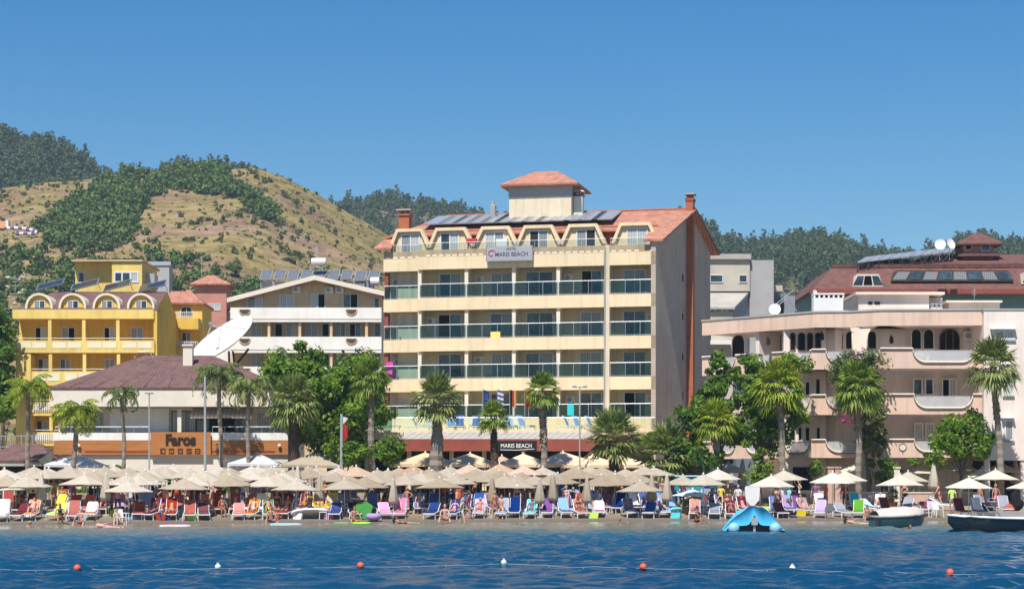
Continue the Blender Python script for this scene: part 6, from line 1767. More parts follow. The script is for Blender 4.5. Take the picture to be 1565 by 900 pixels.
def closed_parasol(hp, m, r=.30, L=1.55):
    t = thing('closed_parasol', None, None)
    b = MB()
    prof = [(.04, hp), (.09, hp - .12), (r * .62, hp - L * .45), (r, hp - L * .86), (r * .82, hp - L), (r * .3, hp - L * .97)]
    b.lathe(prof, 20, f=lambda j, k: 1 + (.16 if k % 4 == 0 else (-.14 if k % 4 == 2 else 0)) * (0 if j == 0 else 1))
    b.build('folded_canopy', m, t, smooth=True)
    MB().tube([(0, 0, -.3), (0, 0, hp + .05)], .024, 6).build('pole', 'white', t)
    b = MB(); b.lathe([(.26, -.02), (.26, .06), (.06, .1)], 10); b.build('base', 'concrete', t)
    return t
PT = {'b': (parasol(1.46, 2.12, .58, 'c_beige'), 2.12, 1.36), 's': (parasol(1.44, 2.12, .58, 'c_sand'), 2.12, 1.34), 'w': (parasol(1.46, 2.5, .64, 'c_ivory'), 2.5, 1.52), 'p': (parasol(1.5, 2.3, .62, 'c_peach'), 2.3, 1.5),
      'o': (parasol(3.05, 2.9, .8, 'c_straw', n=4, val=.25), 2.9, 2.6), 't': (parasol(2.7, 3.0, .85, 'c_tent', n=4, val=.2), 3.0, 2.7),
      'm': (parasol(2.7, 3.0, .85, 'c_sand', n=4, val=.2), 3.0, 2.7), 'cb': (closed_parasol(2.4, 'c_beige'), 2.4, .3), 'cw': (closed_parasol(2.85, 'c_ivory', .34, 1.7), 2.85, .34), 'cs': (closed_parasol(2.4, 'c_sand'), 2.4, .3), 'i': (parasol(1.3, 1.5, .4, 'c_iceblue'), 1.5, 1.3)}
CN = {'b': 'beige', 's': 'sand-coloured', 'w': 'ivory', 'p': 'peach', 'o': 'large square straw', 't': 'large white', 'm': 'large square cream', 'cb': 'beige', 'cw': 'ivory', 'cs': 'sand-coloured', 'i': 'ice-blue'}
U = [  # peak column, peak row, type
 (23, 707, 's'), (8, 716, 's'), (25, 734, 's'), (41, 727, 's'), (75, 715, 's'), (105, 712, 's'), (128, 725, 's'), (144, 721, 's'), (63, 722, 'cs'), (162, 722, 'cs'),
 (177, 712, 's'), (196, 714, 's'), (196, 735, 's'), (213, 725, 's'), (220, 719, 's'), (246, 713, 's'), (264, 711, 's'), (281, 731, 's'), (297, 726, 's'), (310, 718, 's'), (334, 712, 's'), (350, 713, 's'), (351, 726, 's'),
 (382, 718, 's'), (394, 712, 's'), (418, 714, 's'), (409, 727, 's'), (432, 721, 's'), (452, 733, 's'), (424, 724, 's'),
 (489, 724, 'cb'), (470, 715, 'b'), (512, 721, 'b'), (527, 732, 'b'), (546, 712, 'p'), (556, 728, 'b'), (571, 722, 'b'), (591, 717, 'b'), (601, 731, 'cb'), (455, 712, 'cs'),
 (612, 714, 'b'), (631, 711, 'p'), (620, 725, 'b'), (661, 719, 'b'), (643, 722, 'b'), (672, 730, 'b'), (683, 715, 'b'), (695, 725, 'b'), (717, 709, 'p'),
 (759, 715, 'b'), (752, 729, 'cb'), (772, 726, 'b'), (789, 723, 'b'), (801, 711, 'p'), (831, 713, 'b'), (825, 730, 'cb'), (845, 725, 'cb'), (765, 708, 'p'), (740, 721, 'b'), (786, 729, 'b'), (853, 723, 'b'),
 (881, 712, 'b'), (901, 712, 'b'), (897, 729, 'cb'), (919, 726, 'b'), (940, 721, 'b'), (956, 716, 'b'), (973, 710, 'b'), (984, 712, 'b'), (979, 735, 'b'), (996, 725, 'cb'), (1019, 726, 'cb'),
 (1033, 715, 'b'), (1054, 709, 'b'), (1069, 711, 'b'), (1075, 724, 'w'), (1097, 716, 'w'), (1113, 706, 'w'), (1135, 701, 'cw'), (1178, 726, 'w'), (1200, 718, 'w'), (1212, 710, 'w'), (1225, 702, 'cw'),
 (1272, 721, 'w'), (1293, 719, 'w'), (1311, 706, 'w'), (1404, 708, 'w'), (1388, 720, 'w'), (1376, 725, 'w'), (1427, 707, 'cw'), (1463, 702, 'w'), (1502, 714, 'w'), (1530, 706, 'w'), (1521, 717, 'w'), (1480, 729, 'w'), (1573, 731, 'w'), (1552, 699, 'cw'),
]
rx = random.Random(64)
for q_ in range(34):
    px_ = 12 + q_ * 31 + rx.uniform(-9, 9)
    if px_ < 1050: U.append((px_, rx.choice([713, 716, 719, 722, 726]) + rx.uniform(-1, 1), 's' if px_ < 430 else 'b'))
EXTRA = [(117, 695, 't', 136.6), (393, 692, 't', 136.6), (476, 703, 'm', 134.6), (486, 698, 'm', 136.4), (651, 691, 'o', 138.8), (718, 692, 'o', 138.4), (768, 696, 'p', 139.5), (800, 693, 'o', 138.8), (862, 690, 'o', 139.2), (905, 696, 'o', 138.6), (948, 699, 'o', 139.0), (1058, 747, 'i', 121.5)]
def solveY(px, py, h):
    best = None
    for Y in np.arange(112, 152, .1):
        X = sx(px, Y)
        if Y - shore(X) < 2.2: continue
        v = project(X, Y, ground(X, Y) + h)[1]
        if best is None or abs(v - py) < best[0]: best = (abs(v - py), Y)
    return best[1]
placed = []
for (px, py, k) in U:
    h = PT[k][1]; Y = solveY(px, py, h)
    placed.append((px, py, k, Y, 1))
for (px, py, k, Y) in EXTRA: placed.append((px, py, k, Y, 0))
SPOTS = []
def rowname(d):
    return 'front' if d < 6 else ('second' if d < 11 else ('third' if d < 17 else 'back'))
cntu = {}
for (px, py, k, Y, fl_) in sorted(placed):
    X = sx(px, Y); d = Y - shore(X); z = ground(X, Y)
    closed = k[0] == 'c'; rn = rowname(d)
    key = (CN[k], closed, rn); cntu[key] = cntu.get(key, 0) + 1
    zt = sz(py, Y); s = (zt - z) / PT[k][1]
    s = max(.88, min(1.2, s))
    z = zt - PT[k][1] * s if not fl_ or abs(zt - PT[k][1] * s - z) < .35 else z
    z = min(z, ground(X, Y) + .1)
    lab = '%s %s parasol, %s from the left in the %s row' % ('closed' if closed else 'open', CN[k], nth(cntu[key] - 1), rn)
    if k == 'i': lab = 'low ice-blue parasol beside the turquoise beach bar'
    a = rnd.uniform(0, 1.5) if k not in ('o', 't', 'm') else rnd.uniform(-.08, .08)
    sr = rnd.uniform(.94, 1.06)
    tl = rnd.uniform(-.035, .035) if not closed else 0
    o = dup(PT[k][0], (X, Y, ground(X, Y)), 0, lab, 'parasol', 'closed parasols on the beach' if closed else {'o': 'square straw parasols', 't': 'large white parasols'}.get(k, 'open parasols on the beach'), scale=(sr, sr, s), rot=(tl, rnd.uniform(-.03, .03) if not closed else 0, a))
    SPOTS.append((X, Y, k))
for v in PT.values(): drop(v[0])

# ---------------- sun loungers
def lounger(m='c_navy', back=50):
    t = thing('sun_lounger', None, None)
    sb = math.sin(R(back)); cb = math.cos(R(back))
    b = MB()
    for s_ in (-.31, .31): b.tube([(s_, -.95, .33), (s_, .0, .35), (s_, .62, .35), (s_, .95, .33)], .035, 6)
    b.box(-.31, .31, -.97, -.90, .30, .36); b.box(-.31, .31, .88, .95, .30, .36)
    for y in (-.6, -.2): b.box(-.3, .3, y - .03, y + .03, .30, .34)
    b.build('frame', 'whiteplastic', t)
    b = MB()
    for s_ in (-.29, .29): b.tube([(s_, .12, .37), (s_, .12 + .80 * cb, .37 + .80 * sb)], .032, 6)
    b.tube([(-.29, .12 + .80 * cb, .37 + .80 * sb), (.29, .12 + .80 * cb, .37 + .80 * sb)], .032, 6); b.build('backrest', 'whiteplastic', t)
    b = MB(); b.box(-.27, .27, -.93, .10, .365, .42)
    nx, nz = -sb * .05, cb * .05
    p = [(.12, .40), (.12 + .80 * cb, .40 + .80 * sb)]
    b.add([(-.28, p[0][0], p[0][1]), (.28, p[0][0], p[0][1]), (.28, p[1][0], p[1][1]), (-.28, p[1][0], p[1][1]),
           (-.28, p[0][0] + nx, p[0][1] + nz), (.28, p[0][0] + nx, p[0][1] + nz), (.28, p[1][0] + nx, p[1][1] + nz), (-.28, p[1][0] + nx, p[1][1] + nz)],
          [[0, 1, 2, 3], [4, 7, 6, 5], [0, 4, 5, 1], [1, 5, 6, 2], [2, 6, 7, 3], [3, 7, 4, 0]])
    b.build('mattress', m, t)
    for s_ in (-.31, .31):
        for y in (-.78, .70):
            b = MB(); b.tube([(s_, y, .34), (s_ * 1.08, y - .05, .16), (s_ * 1.1, y - .03, -.04)], [.04, .033, .036], 6); b.build('leg', 'whiteplastic', t)
    return t
LP = {50: lounger(back=46), 32: lounger(back=28), 66: lounger(back=57)}
front = [(5, 'whitecl'), (33, 'maroon'), (50, 'orange'), (90, 'lime'), (113, 'redor'), (140, 'orange'), (213, 'redor'), (234, 'maroon'), (262, 'redor'), (290, 'redor'), (311, 'maroon'), (365, 'coral'), (386, 'orange'), (410, 'dgreen'), (437, 'redor'),
         (513, 'navy'), (541, 'blackcl'), (588, 'pinkcl'), (612, 'pinkcl'), (661, 'navy'), (694, 'navy'), (733, 'lilac'), (768, 'bluestripe'), (787, 'navy'), (812, 'turq'), (837, 'purple'), (862, 'purple'), (886, 'coral'), (916, 'pinkcl'),
         (962, 'blue'), (993, 'navy'), (1015, 'skyblue'), (1062, 'coral'), (1092, 'greycl'), (1117, 'maroon'), (1192, 'maroon'), (1254, 'lilac'), (1287, 'greycl'), (1312, 'green'), (1468, 'maroon'), (1494, 'greycl'), (1512, 'blackcl')]
def zone_col(px, rg):
    if px < 470: return rg.choice(['redor', 'redor', 'redor', 'maroon', 'maroon', 'coral', 'whitecl', 'lilac', 'navy'])
    if px < 610: return rg.choice(['navy', 'navy', 'blue', 'skyblue', 'blackcl', 'yellowcl'])
    if px < 1030: return rg.choice(['navy', 'navy', 'navy', 'blue', 'blue', 'skyblue', 'purple', 'redor'])
    if px < 1240: return rg.choice(['maroon', 'maroon', 'purple', 'greycl', 'blue'])
    return rg.choice(['whitecl', 'whitecl', 'greycl', 'lilac', 'whitecl'])
rg = random.Random(21)
LL = []   # (px, d, colour, rz, back)
for px, c in front: LL.append((px, 2.6 + rg.uniform(-.25, .5) if px < 1240 else 3.2, c, rg.uniform(-.22, .22), rg.choice([50, 50, 66, 32])))
for row, (d, step, x0, x1) in enumerate([(5.7, 22, 2, 1240), (8.6, 25, 10, 1230), (11.8, 32, 5, 1100)]):
    px = x0 + rg.uniform(0, 10)
    while px < x1:
        if rg.random() < (.86 if row == 0 else .7): LL.append((px, d + rg.uniform(-.5, .5), zone_col(px, rg), rg.uniform(-.3, .3), rg.choice([50, 66, 66])))
        px += step * rg.uniform(.8, 1.2)
for px, d, c, rz, bk in [(1255, 8.5, 'whitecl', .2, 66), (1308, 8.0, 'whitecl', .1, 66), (1344, 7.6, 'whitecl', -.3, 66), (1218, 6.0, 'purple', .4, 66), (1330, 6.4, 'greycl', .5, 32), (1385, 5.5, 'greycl', -.5, 50), (1412, 4.6, 'lilac', -.7, 32), (1440, 9.0, 'whitecl', 1.3, 32), (1500, 7.0, 'greycl', .2, 66), (1535, 6.0, 'greycl', 0, 66), (1210, 10, 'maroon', 0, 66), (1400, 8.8, 'greycl', 1.2, 32), (1355, 4.2, 'maroon', .3, 66)]:
    LL.append((px, d, c, rz, bk))
cname = {'whitecl': 'white', 'redor': 'brick red', 'greycl': 'grey', 'pinkcl': 'pink', 'yellowcl': 'yellow', 'blackcl': 'black', 'bluestripe': 'pale blue', 'turq': 'turquoise', 'dgreen': 'dark green', 'skyblue': 'sky-blue'}
LL.sort()
cl_ = {}
LINFO = []
for (px, d, c, rz, bk) in LL:
    Y = 116 + d
    for _ in range(4): Y = shore(sx(px, Y)) + d
    X = sx(px, Y); rn = rowname(d); cn = cname.get(c, c)
    cl_[(cn, rn)] = cl_.get((cn, rn), 0) + 1
    lab = '%s cushioned sun lounger, %s from the left in the %s row' % (cn, nth(cl_[(cn, rn)] - 1), rn)
    sl = -math.atan(.085 if X < 8 else .052)
    dup(LP[bk], (X, Y, (ground(X, Y - .8) + ground(X, Y + .8)) / 2), 0, lab, 'sun lounger', 'sun loungers on the beach', rot=(-sl * 1.0, 0, rz), swap={'navy_cloth': M['c_' + c]} if c != 'navy' else None)
    LINFO.append((X, Y, rz, bk, cn, rn, nth(cl_[(cn, rn)] - 1), px, -sl))
for v in LP.values(): drop(v)

# ================================================================== PEOPLE
def skeleton(lean=0, head=0, hipz=.93, th=(0, 0), sh=(0, 0), splay=(.03, .03), arm=((8, 4), (8, 4)), asp=(.16, .16), f=1.0):
    """lean: torso backwards in degrees; th/sh: thigh and shin angles forward of straight down; arm: (upper, lower) angles"""
    J = {}; E = []
    J['pelvis'] = Vector((0, 0, hipz)); up = Vector((0, math.sin(R(lean)), math.cos(R(lean))))
    J['waist'] = J['pelvis'] + up * .15; J['chest'] = J['pelvis'] + up * .37; J['neckb'] = J['pelvis'] + up * .52
    hd = Vector((0, math.sin(R(lean * .3 + head)), math.cos(R(lean * .3 + head)))); J['neck'] = J['neckb'] + hd * .07
    J['headc'] = J['neck'] + hd * .12
    E += [('pelvis', 'waist'), ('waist', 'chest'), ('chest', 'neckb'), ('neckb', 'neck')]
    for i, s in enumerate((-1, 1)):
        n = 'LR'[i]
        J['hip' + n] = J['pelvis'] + Vector((s * .095, 0, 0)) - up * .03
        a = R(th[i]); d = Vector((s * splay[i] * 2, -math.sin(a), -math.cos(a))).normalized(); J['knee' + n] = J['hip' + n] + d * .43
        a = R(sh[i]); d = Vector((s * splay[i], -math.sin(a), -math.cos(a))).normalized(); J['ankle' + n] = J['knee' + n] + d * .41
        fa = a + PI / 2 * .9; d2 = Vector((s * .15, -math.sin(fa), -math.cos(fa))).normalized(); J['toe' + n] = J['ankle' + n] + d2 * .18 - Vector((0, 0, .02))
        J['sho' + n] = J['neckb'] + Vector((s * .175, 0, 0)) - up * .045
        a = R(arm[i][0]) ; d = Vector((s * asp[i] * 2, -math.sin(a), -math.cos(a))).normalized(); J['elb' + n] = J['sho' + n] + d * .28
        a = R(arm[i][1]); d = Vector((s * asp[i] * (-.6 if arm[i][1] > 50 else .6), -math.sin(a), -math.cos(a))).normalized(); J['wri' + n] = J['elb' + n] + d * .25
        J['palm' + n] = J['wri' + n] + d * .075
        E += [('pelvis', 'hip' + n), ('hip' + n, 'knee' + n), ('knee' + n, 'ankle' + n), ('ankle' + n, 'toe' + n), ('neckb', 'sho' + n), ('sho' + n, 'elb' + n), ('elb' + n, 'wri' + n), ('wri' + n, 'palm' + n)]
        ax = d.cross(Vector((s, .2, 0))).normalized()
        for q in range(4):
            o = J['palm' + n] + ax * (.011 * (q - 1.5) * 1.6) ; L = (.032, .038, .036, .028)[q]
            J['f%d%s' % (q, n)] = o + d * .02; J['g%d%s' % (q, n)] = o + d * (.02 + L) + Vector((-s * .006, -.006, 0)); J['t%d%s' % (q, n)] = o + d * (.02 + L * 1.8) + Vector((-s * .018, -.014, 0))
            E += [('palm' + n, 'f%d%s' % (q, n)), ('f%d%s' % (q, n), 'g%d%s' % (q, n)), ('g%d%s' % (q, n), 't%d%s' % (q, n))]
        J['th0' + n] = J['wri' + n] + d * .04 - ax * .035; J['th1' + n] = J['th0' + n] + d * .03 - ax * .018; E += [('wri' + n, 'th0' + n), ('th0' + n, 'th1' + n)]
    return J, E
RAD = {'pelvis': (.135, .10), 'waist': (.115, .085), 'chest': (.145, .10), 'neckb': (.075, .065), 'neck': (.052, .052), 'hip': (.088, .088), 'knee': (.056, .056), 'ankle': (.036, .036), 'toe': (.036, .022),
       'sho': (.058, .055), 'elb': (.040, .038), 'wri': (.027, .023), 'palm': (.034, .018), 'f': (.0095, .0095), 'g': (.0088, .0088), 't': (.0075, .0075), 'th': (.011, .011)}
def rad_of(n):
    if n in RAD: return RAD[n]
    for k in ('th0', 'th1'):
        if n.startswith(k): return RAD['th']
    if n[:-1] in RAD: return RAD[n[:-1]]
    return RAD[n[0]]
TORSO = {('pelvis', 'waist'), ('waist', 'chest'), ('chest', 'neckb')}
def make_pose(**kw):
    J, E = skeleton(**kw)
    names = [n for n in J if n != 'headc']; idx = {n: i for i, n in enumerate(names)}
    me = bpy.data.meshes.new('body'); me.from_pydata([tuple(J[n]) for n in names], [(idx[a], idx[b_]) for a, b_ in E], [])
    o = bpy.data.objects.new('tmp', me); COL.objects.link(o)
    bm = bmesh.new(); bm.from_mesh(me)
    lay = bm.verts.layers.skin.verify()
    bm.verts.ensure_lookup_table()
    for n, i in idx.items():
        bm.verts[i][lay].radius = rad_of(n); bm.verts[i][lay].use_root = (n == 'pelvis')
    bm.to_mesh(me); bm.free()
    md = o.modifiers.new('s', 'SKIN'); md.use_smooth_shade = True; md.branch_smoothing = .3
    sd = o.modifiers.new('d', 'SUBSURF'); sd.levels = 1; sd.render_levels = 1
    dg = bpy.context.evaluated_depsgraph_get(); dg.update()
    body = bpy.data.meshes.new_from_object(o.evaluated_get(dg)); bpy.data.objects.remove(o)
    hc = J['headc']
    # head joined into the same mesh
    b = MB(); b.ball((0, 0, 0), (.074, .092, .115), 12, 9); b.ball((0, -.092, -.012), (.014, .022, .024), 6, 5); b.ball((-.074, 0, -.01), (.012, .02, .03), 6, 4); b.ball((.074, 0, -.01), (.012, .02, .03), 6, 4); b.ball((0, -.06, -.085), (.035, .03, .03), 6, 5)
    bm = bmesh.new(); bm.from_mesh(body)
    hv = [bm.verts.new(Vector(v) + hc) for v in b.v]
    for f in b.f:
        try: bm.faces.new([hv[i] for i in f])
        except ValueError: pass
    bmesh.ops.recalc_face_normals(bm, faces=bm.faces); bm.to_mesh(body); bm.free()
    body.polygons.foreach_set('use_smooth', [True] * len(body.polygons)); body.materials.clear(); body.materials.append(M['s_tan'])
    # which bone each face belongs to
    nv = len(body.vertices)
    cloth = {}
    segs = [(a, c, J[a], J[c]) for a, c in E if not (a[0] in 'fg' and a[1].isdigit()) and not a.startswith('palm')]
    info = []
    for p in body.polygons:
        c = p.center
        if (c - hc).length < .135: info.append(None); continue
        best = (9, None, 0)
        for a, e, A, B_ in segs:
            ab = B_ - A; t = max(0, min(1, (c - A).dot(ab) / ab.length_squared)); dd = (A + ab * t - c).length
            if dd < best[0]: best = (dd, (a, e), t)
        info.append(best)
    def pick(fn, off, name):
        fs = [i for i, q in enumerate(info) if q and fn(q[1], q[2])]
        vm = {}; V = []; Fc = []
        for i in fs:
            f = []
            for vi in body.polygons[i].vertices:
                if vi not in vm: vm[vi] = len(V); v = body.vertices[vi]; V.append(tuple(v.co + v.normal * off))
                f.append(vm[vi])
            Fc.append(f)
        m = bpy.data.meshes.new(name); m.from_pydata(V, [], Fc); m.materials.append(M['c_navy']); m.polygons.foreach_set('use_smooth', [True] * len(m.polygons)); return m
    hipb = lambda b_: b_[0] == 'pelvis' and b_[1].startswith('hip')
    thb = lambda b_: b_[0].startswith('hip')
    trunks = pick(lambda b_, t: hipb(b_) or (b_ == ('pelvis', 'waist') and t < .35) or (thb(b_) and t < .45), .014, 'trunks')
    bottom = pick(lambda b_, t: hipb(b_) or (b_ == ('pelvis', 'waist') and t < .1) or (thb(b_) and t < .1), .010, 'bikini_bottom')
    top = pick(lambda b_, t: (b_ == ('waist', 'chest') and t > .55) or (b_ == ('chest', 'neckb') and t < .25), .012, 'bikini_top')
    shirt = pick(lambda b_, t: b_ in TORSO or (b_[0] == 'neckb' and b_[1].startswith('sho')) or (b_[0].startswith('sho') and t < .5), .018, 'shirt')
    return dict(body=body, trunks=trunks, bottom=bottom, top=top, shirt=shirt, headc=hc, J=J)
POSES = {
    'stand': make_pose(), 'hip': make_pose(arm=((20, 4), (-25, 60)), asp=(.14, .5), th=(4, -4)), 'walk': make_pose(th=(22, -16), sh=(4, -34), arm=((-18, -8), (24, 40)), lean=-4),
    'reach': make_pose(arm=((150, 165), (12, 20)), asp=(.2, .15)), 'bend': make_pose(lean=-58, th=(10, 4), sh=(-8, -14), arm=((20, 30), (28, 40)), head=10),
    'sit': make_pose(hipz=.50, lean=4, th=(84, 78), sh=(6, 14), arm=((28, 60), (24, 55))),
    'recline': make_pose(hipz=.50, lean=48, head=18, th=(84, 84), sh=(86, 86), arm=((38, 70), (30, 60))), 'recline_knee': make_pose(hipz=.50, lean=46, head=16, th=(120, 88), sh=(40, 86), arm=((45, 110), (36, 75))),
    'squat': make_pose(hipz=.16, lean=-8, th=(112, 100), sh=(30, 50), arm=((50, 55), (45, 60)), splay=(.2, .2)), 'float': make_pose(hipz=.0, lean=76, head=-5, th=(92, 88), sh=(88, 92), arm=((80, 88), (100, 110)), asp=(.5, .5)),
}
def hair_mesh(kind):
    b = MB()
    if kind == 'short': b.ball((0, .014, .018), (.083, .098, .115), 12, 9)
    else: b.ball((0, .018, .012), (.088, .104, .122), 12, 9)
    bm = bmesh.new(); vs = [bm.verts.new(v) for v in b.v]
    for f in b.f:
        c = sum((Vector(b.v[i]) for i in f), Vector()) / len(f)
        if (c.y < -.03 and c.z < .045) or (c.z < (-.03 if kind == 'short' else -.07)): continue
        try: bm.faces.new([vs[i] for i in f])
        except ValueError: pass
    if kind == 'long':
        q = MB(); q.tube([(0, .07, .02), (0, .10, -.10), (0, .095, -.24), (0, .08, -.34)], [.07, .075, .065, .02], 8)
        v2 = [bm.verts.new(v) for v in q.v]
        for f in q.f: bm.faces.new([v2[i] for i in f])
    bmesh.ops.remove_doubles(bm, verts=bm.verts, dist=1e-5)
    m = bpy.data.meshes.new('hair'); bm.to_mesh(m); bm.free(); m.materials.append(M['h_dark']); m.polygons.foreach_set('use_smooth', [True] * len(m.polygons)); return m
HM = {'short': hair_mesh('short'), 'long': hair_mesh('long')}
def mesh_of(b, name, m):
    o = b.build(name, m, smooth=True); me = o.data; bpy.data.objects.remove(o); return me
b = MB(); b.lathe([(.17, .045), (.165, .06), (.095, .065), (.085, .13), (.02, .15)], 12); HAT = mesh_of(b, 'sun_hat', 'c_whitecl')
b = MB(); b.ball((-.03, -.084, .01), (.012, .008, .007), 6, 4, 0); b.ball((.03, -.084, .01), (.012, .008, .007), 6, 4, 0); b.box(-.024, .024, -.094, -.088, -.056, -.048, 1); b.box(-.042, -.018, -.091, -.084, .024, .030, 0); b.box(.018, .042, -.091, -.084, .024, .030, 0); FACE = mesh_of(b, 'face', ['h_dark', 's_pinkskin'])
rp = random.Random(77)
def attach(name, me, m, parent, loc=(0, 0, 0)):
    o = bpy.data.objects.new(name, me); COL.objects.link(o); o.parent = parent; o.location = loc
    if m and len(o.material_slots) == 1: o.material_slots[0].link = 'OBJECT'; o.material_slots[0].material = M[m]
    return o
GC = {'navy': 'navy', 'blackcl': 'black', 'redor': 'red', 'orange': 'orange', 'whitecl': 'white', 'turq': 'turquoise', 'pinkcl': 'pink', 'lime': 'lime', 'blue': 'blue', 'purple': 'purple', 'yellowcl': 'yellow', 'green': 'green', 'magenta': 'magenta', 'coral': 'coral'}
def person(pose, loc, rz, label, skin=None, g=None, gc=None, hair=None, hat=False, rot=None, sc=None, group=None):
    P_ = POSES[pose]; skin = skin or rp.choice(['tan', 'tan', 'fair', 'brown', 'pinkskin'])
    g = g or rp.choice(['trunks', 'bikini', 'bikini', 'trunks']); gc = gc or rp.choice(list(GC))
    sc = sc or rp.uniform(.92, 1.04) * (.96 if g == 'bikini' else 1)
    o = bpy.data.objects.new('person', P_['body']); COL.objects.link(o); o.location = loc; o.rotation_euler = rot or (0, 0, rz); o.scale = (sc,) * 3
    o.material_slots[0].link = 'OBJECT'; o.material_slots[0].material = M['s_' + skin]
    gn = {'trunks': 'trunks', 'bikini': 'bikini', 'shirt': 'shirt'}[g]
    tag(o, label.replace('@', '%s %s' % (GC[gc], gn)), 'person', group)
    if g == 'trunks': attach('trunks', P_['trunks'], 'c_' + gc, o)
    if g == 'bikini': attach('bikini_bottom', P_['bottom'], 'c_' + gc, o); attach('bikini_top', P_['top'], 'c_' + gc, o)
    if g == 'shirt': attach('shirt', P_['shirt'], 'c_' + gc, o); attach('trunks', P_['trunks'], 'c_' + rp.choice(['navy', 'blackcl', 'greycl']), o)
    h = hair or ('long' if g == 'bikini' else 'short')
    attach('hair', HM[h], 'h_' + rp.choice(['dark', 'dark', 'brownhair', 'blond', 'greyhair']), o, P_['headc'])
    attach('face', FACE, None, o, P_['headc'])
    if hat: attach('sun_hat', HAT, None, o, P_['headc'])
    return o
# on the loungers
TAKEN = set()
for i, (X, Y, rz, bk, cn, rn, no, px, sl) in enumerate(LINFO):
    pr = {'front': .9, 'second': .8, 'third': .6, 'back': .4}[rn]
    if px > 1240: pr = .12
    if cn in ('lime', 'white', 'green', 'turquoise', 'brick red') and rn == 'front': pr = .3
    if cn in ('navy', 'blue') and rn == 'front': pr = .25
    if rp.random() > pr: continue
    if bk == 32: continue
    TAKEN.add((round(X, 3), round(Y, 3)))
    pose = rp.choice(['recline', 'recline', 'recline_knee']) if bk == 50 else rp.choice(['recline', 'sit', 'recline_knee'])
    zz = (ground(X, Y - .8) + ground(X, Y + .8)) / 2
    word = {'recline': 'lying on', 'recline_knee': 'knee up on', 'sit': 'sitting on'}[pose]
    off = .06 if pose != 'sit' else -.35
    person(pose, (X - off * math.sin(rz), Y + off * math.cos(rz), zz + .02), rz, 'person in @ %s %s lounger %s from the left, %s row' % (word, cn, no, rn), rot=(sl, 0, rz), group='bathers on loungers')
# standing and walking bathers: (column, distance from the water, pose, garment, colour, hat, turn)
ST = [(82, 9.5, 'hip', 'trunks', 'orange', 0, .5), (200, 5.2, 'stand', 'shirt', 'whitecl', 1, 2.6), (238, 7.5, 'walk', 'shirt', 'whitecl', 1, 2.2), (180, 6.0, 'stand', 'trunks', 'yellowcl', 0, .4), (371, 8.5, 'stand', 'shirt', 'whitecl', 0, 3), (100, 12, 'walk', 'shirt', 'redor', 0, 1),
      (340, 3.6, 'sit', 'bikini', 'orange', 0, .3), (270, 8, 'stand', 'trunks', 'redor', 0, .2), (470, 6, 'walk', 'bikini', 'lime', 0, 1.3), (622, 4.6, 'hip', 'bikini', 'pinkcl', 0, -.5), (634, 8, 'stand', 'shirt', 'whitecl', 0, .7), (590, 8.0, 'walk', 'trunks', 'blackcl', 0, -1),
      (756, 1.7, 'stand', 'bikini', 'redor', 0, .4), (707, 4.8, 'walk', 'bikini', 'whitecl', 0, -1.2), (716, 1.8, 'walk', 'bikini', 'magenta', 0, 1.4), (655, 11, 'stand', 'shirt', 'blackcl', 0, 0), (918, 8.5, 'stand', 'bikini', 'whitecl', 0, .4), (930, 8.0, 'hip', 'shirt', 'orange', 0, -.3), (958, 6.4, 'hip', 'bikini', 'blackcl', 0, 1),
      (984, 5.6, 'walk', 'shirt', 'blue', 0, 2.5), (1042, 7.5, 'reach', 'trunks', 'navy', 0, .4), (1128, 7.0, 'stand', 'shirt', 'whitecl', 0, -.5), (1012, 8.5, 'hip', 'trunks', 'blackcl', 0, .3), (1102, 8.2, 'stand', 'shirt', 'yellowcl', 0, 2.9), (1455, 6.5, 'stand', 'shirt', 'lime', 0, 0.1), (1497, 7.5, 'stand', 'trunks', 'navy', 0, 2),
      (1522, 8.2, 'stand', 'bikini', 'pinkcl', 0, .3), (1205, 6, 'walk', 'shirt', 'turq', 0, 2), (1196, 8.6, 'reach', 'shirt', 'whitecl', 0, 2.8), (430, 7, 'stand', 'trunks', 'redor', 0, .4), (445, 9.5, 'hip', 'shirt', 'redor', 0, -.4), (402, 9.5, 'walk', 'trunks', 'coral', 0, 1), (303, 10.5, 'stand', 'shirt', 'blackcl', 0, 1), (870, 11, 'stand', 'shirt', 'blackcl', 0, 1), (560, 11, 'walk', 'shirt', 'navy', 0, 1), (1360, 12.5, 'stand', 'shirt', 'navy', 0, 1), (150, 8.5, 'stand', 'bikini', 'turq', 0, .2), (805, 8.5, 'hip', 'bikini', 'orange', 0, .2), (684, 9.5, 'stand', 'trunks', 'blue', 0, .2)]
rs_ = random.Random(404)
for q_ in range(46):
    px_ = rs_.uniform(5, 1230) if q_ < 40 else rs_.uniform(1240, 1540)
    ST.append((px_, rs_.choice([4.2, 7.2, 7.3, 10.2, 10.4, 13.2]) + rs_.uniform(-.4, .4), rs_.choice(['stand', 'hip', 'walk', 'stand', 'reach']), rs_.choice(['trunks', 'bikini', 'bikini', 'shirt']), rs_.choice(['navy', 'blackcl', 'redor', 'orange', 'whitecl', 'turq', 'pinkcl', 'coral', 'purple', 'magenta']), int(rs_.random() < .15), rs_.uniform(-3.1, 3.1)))
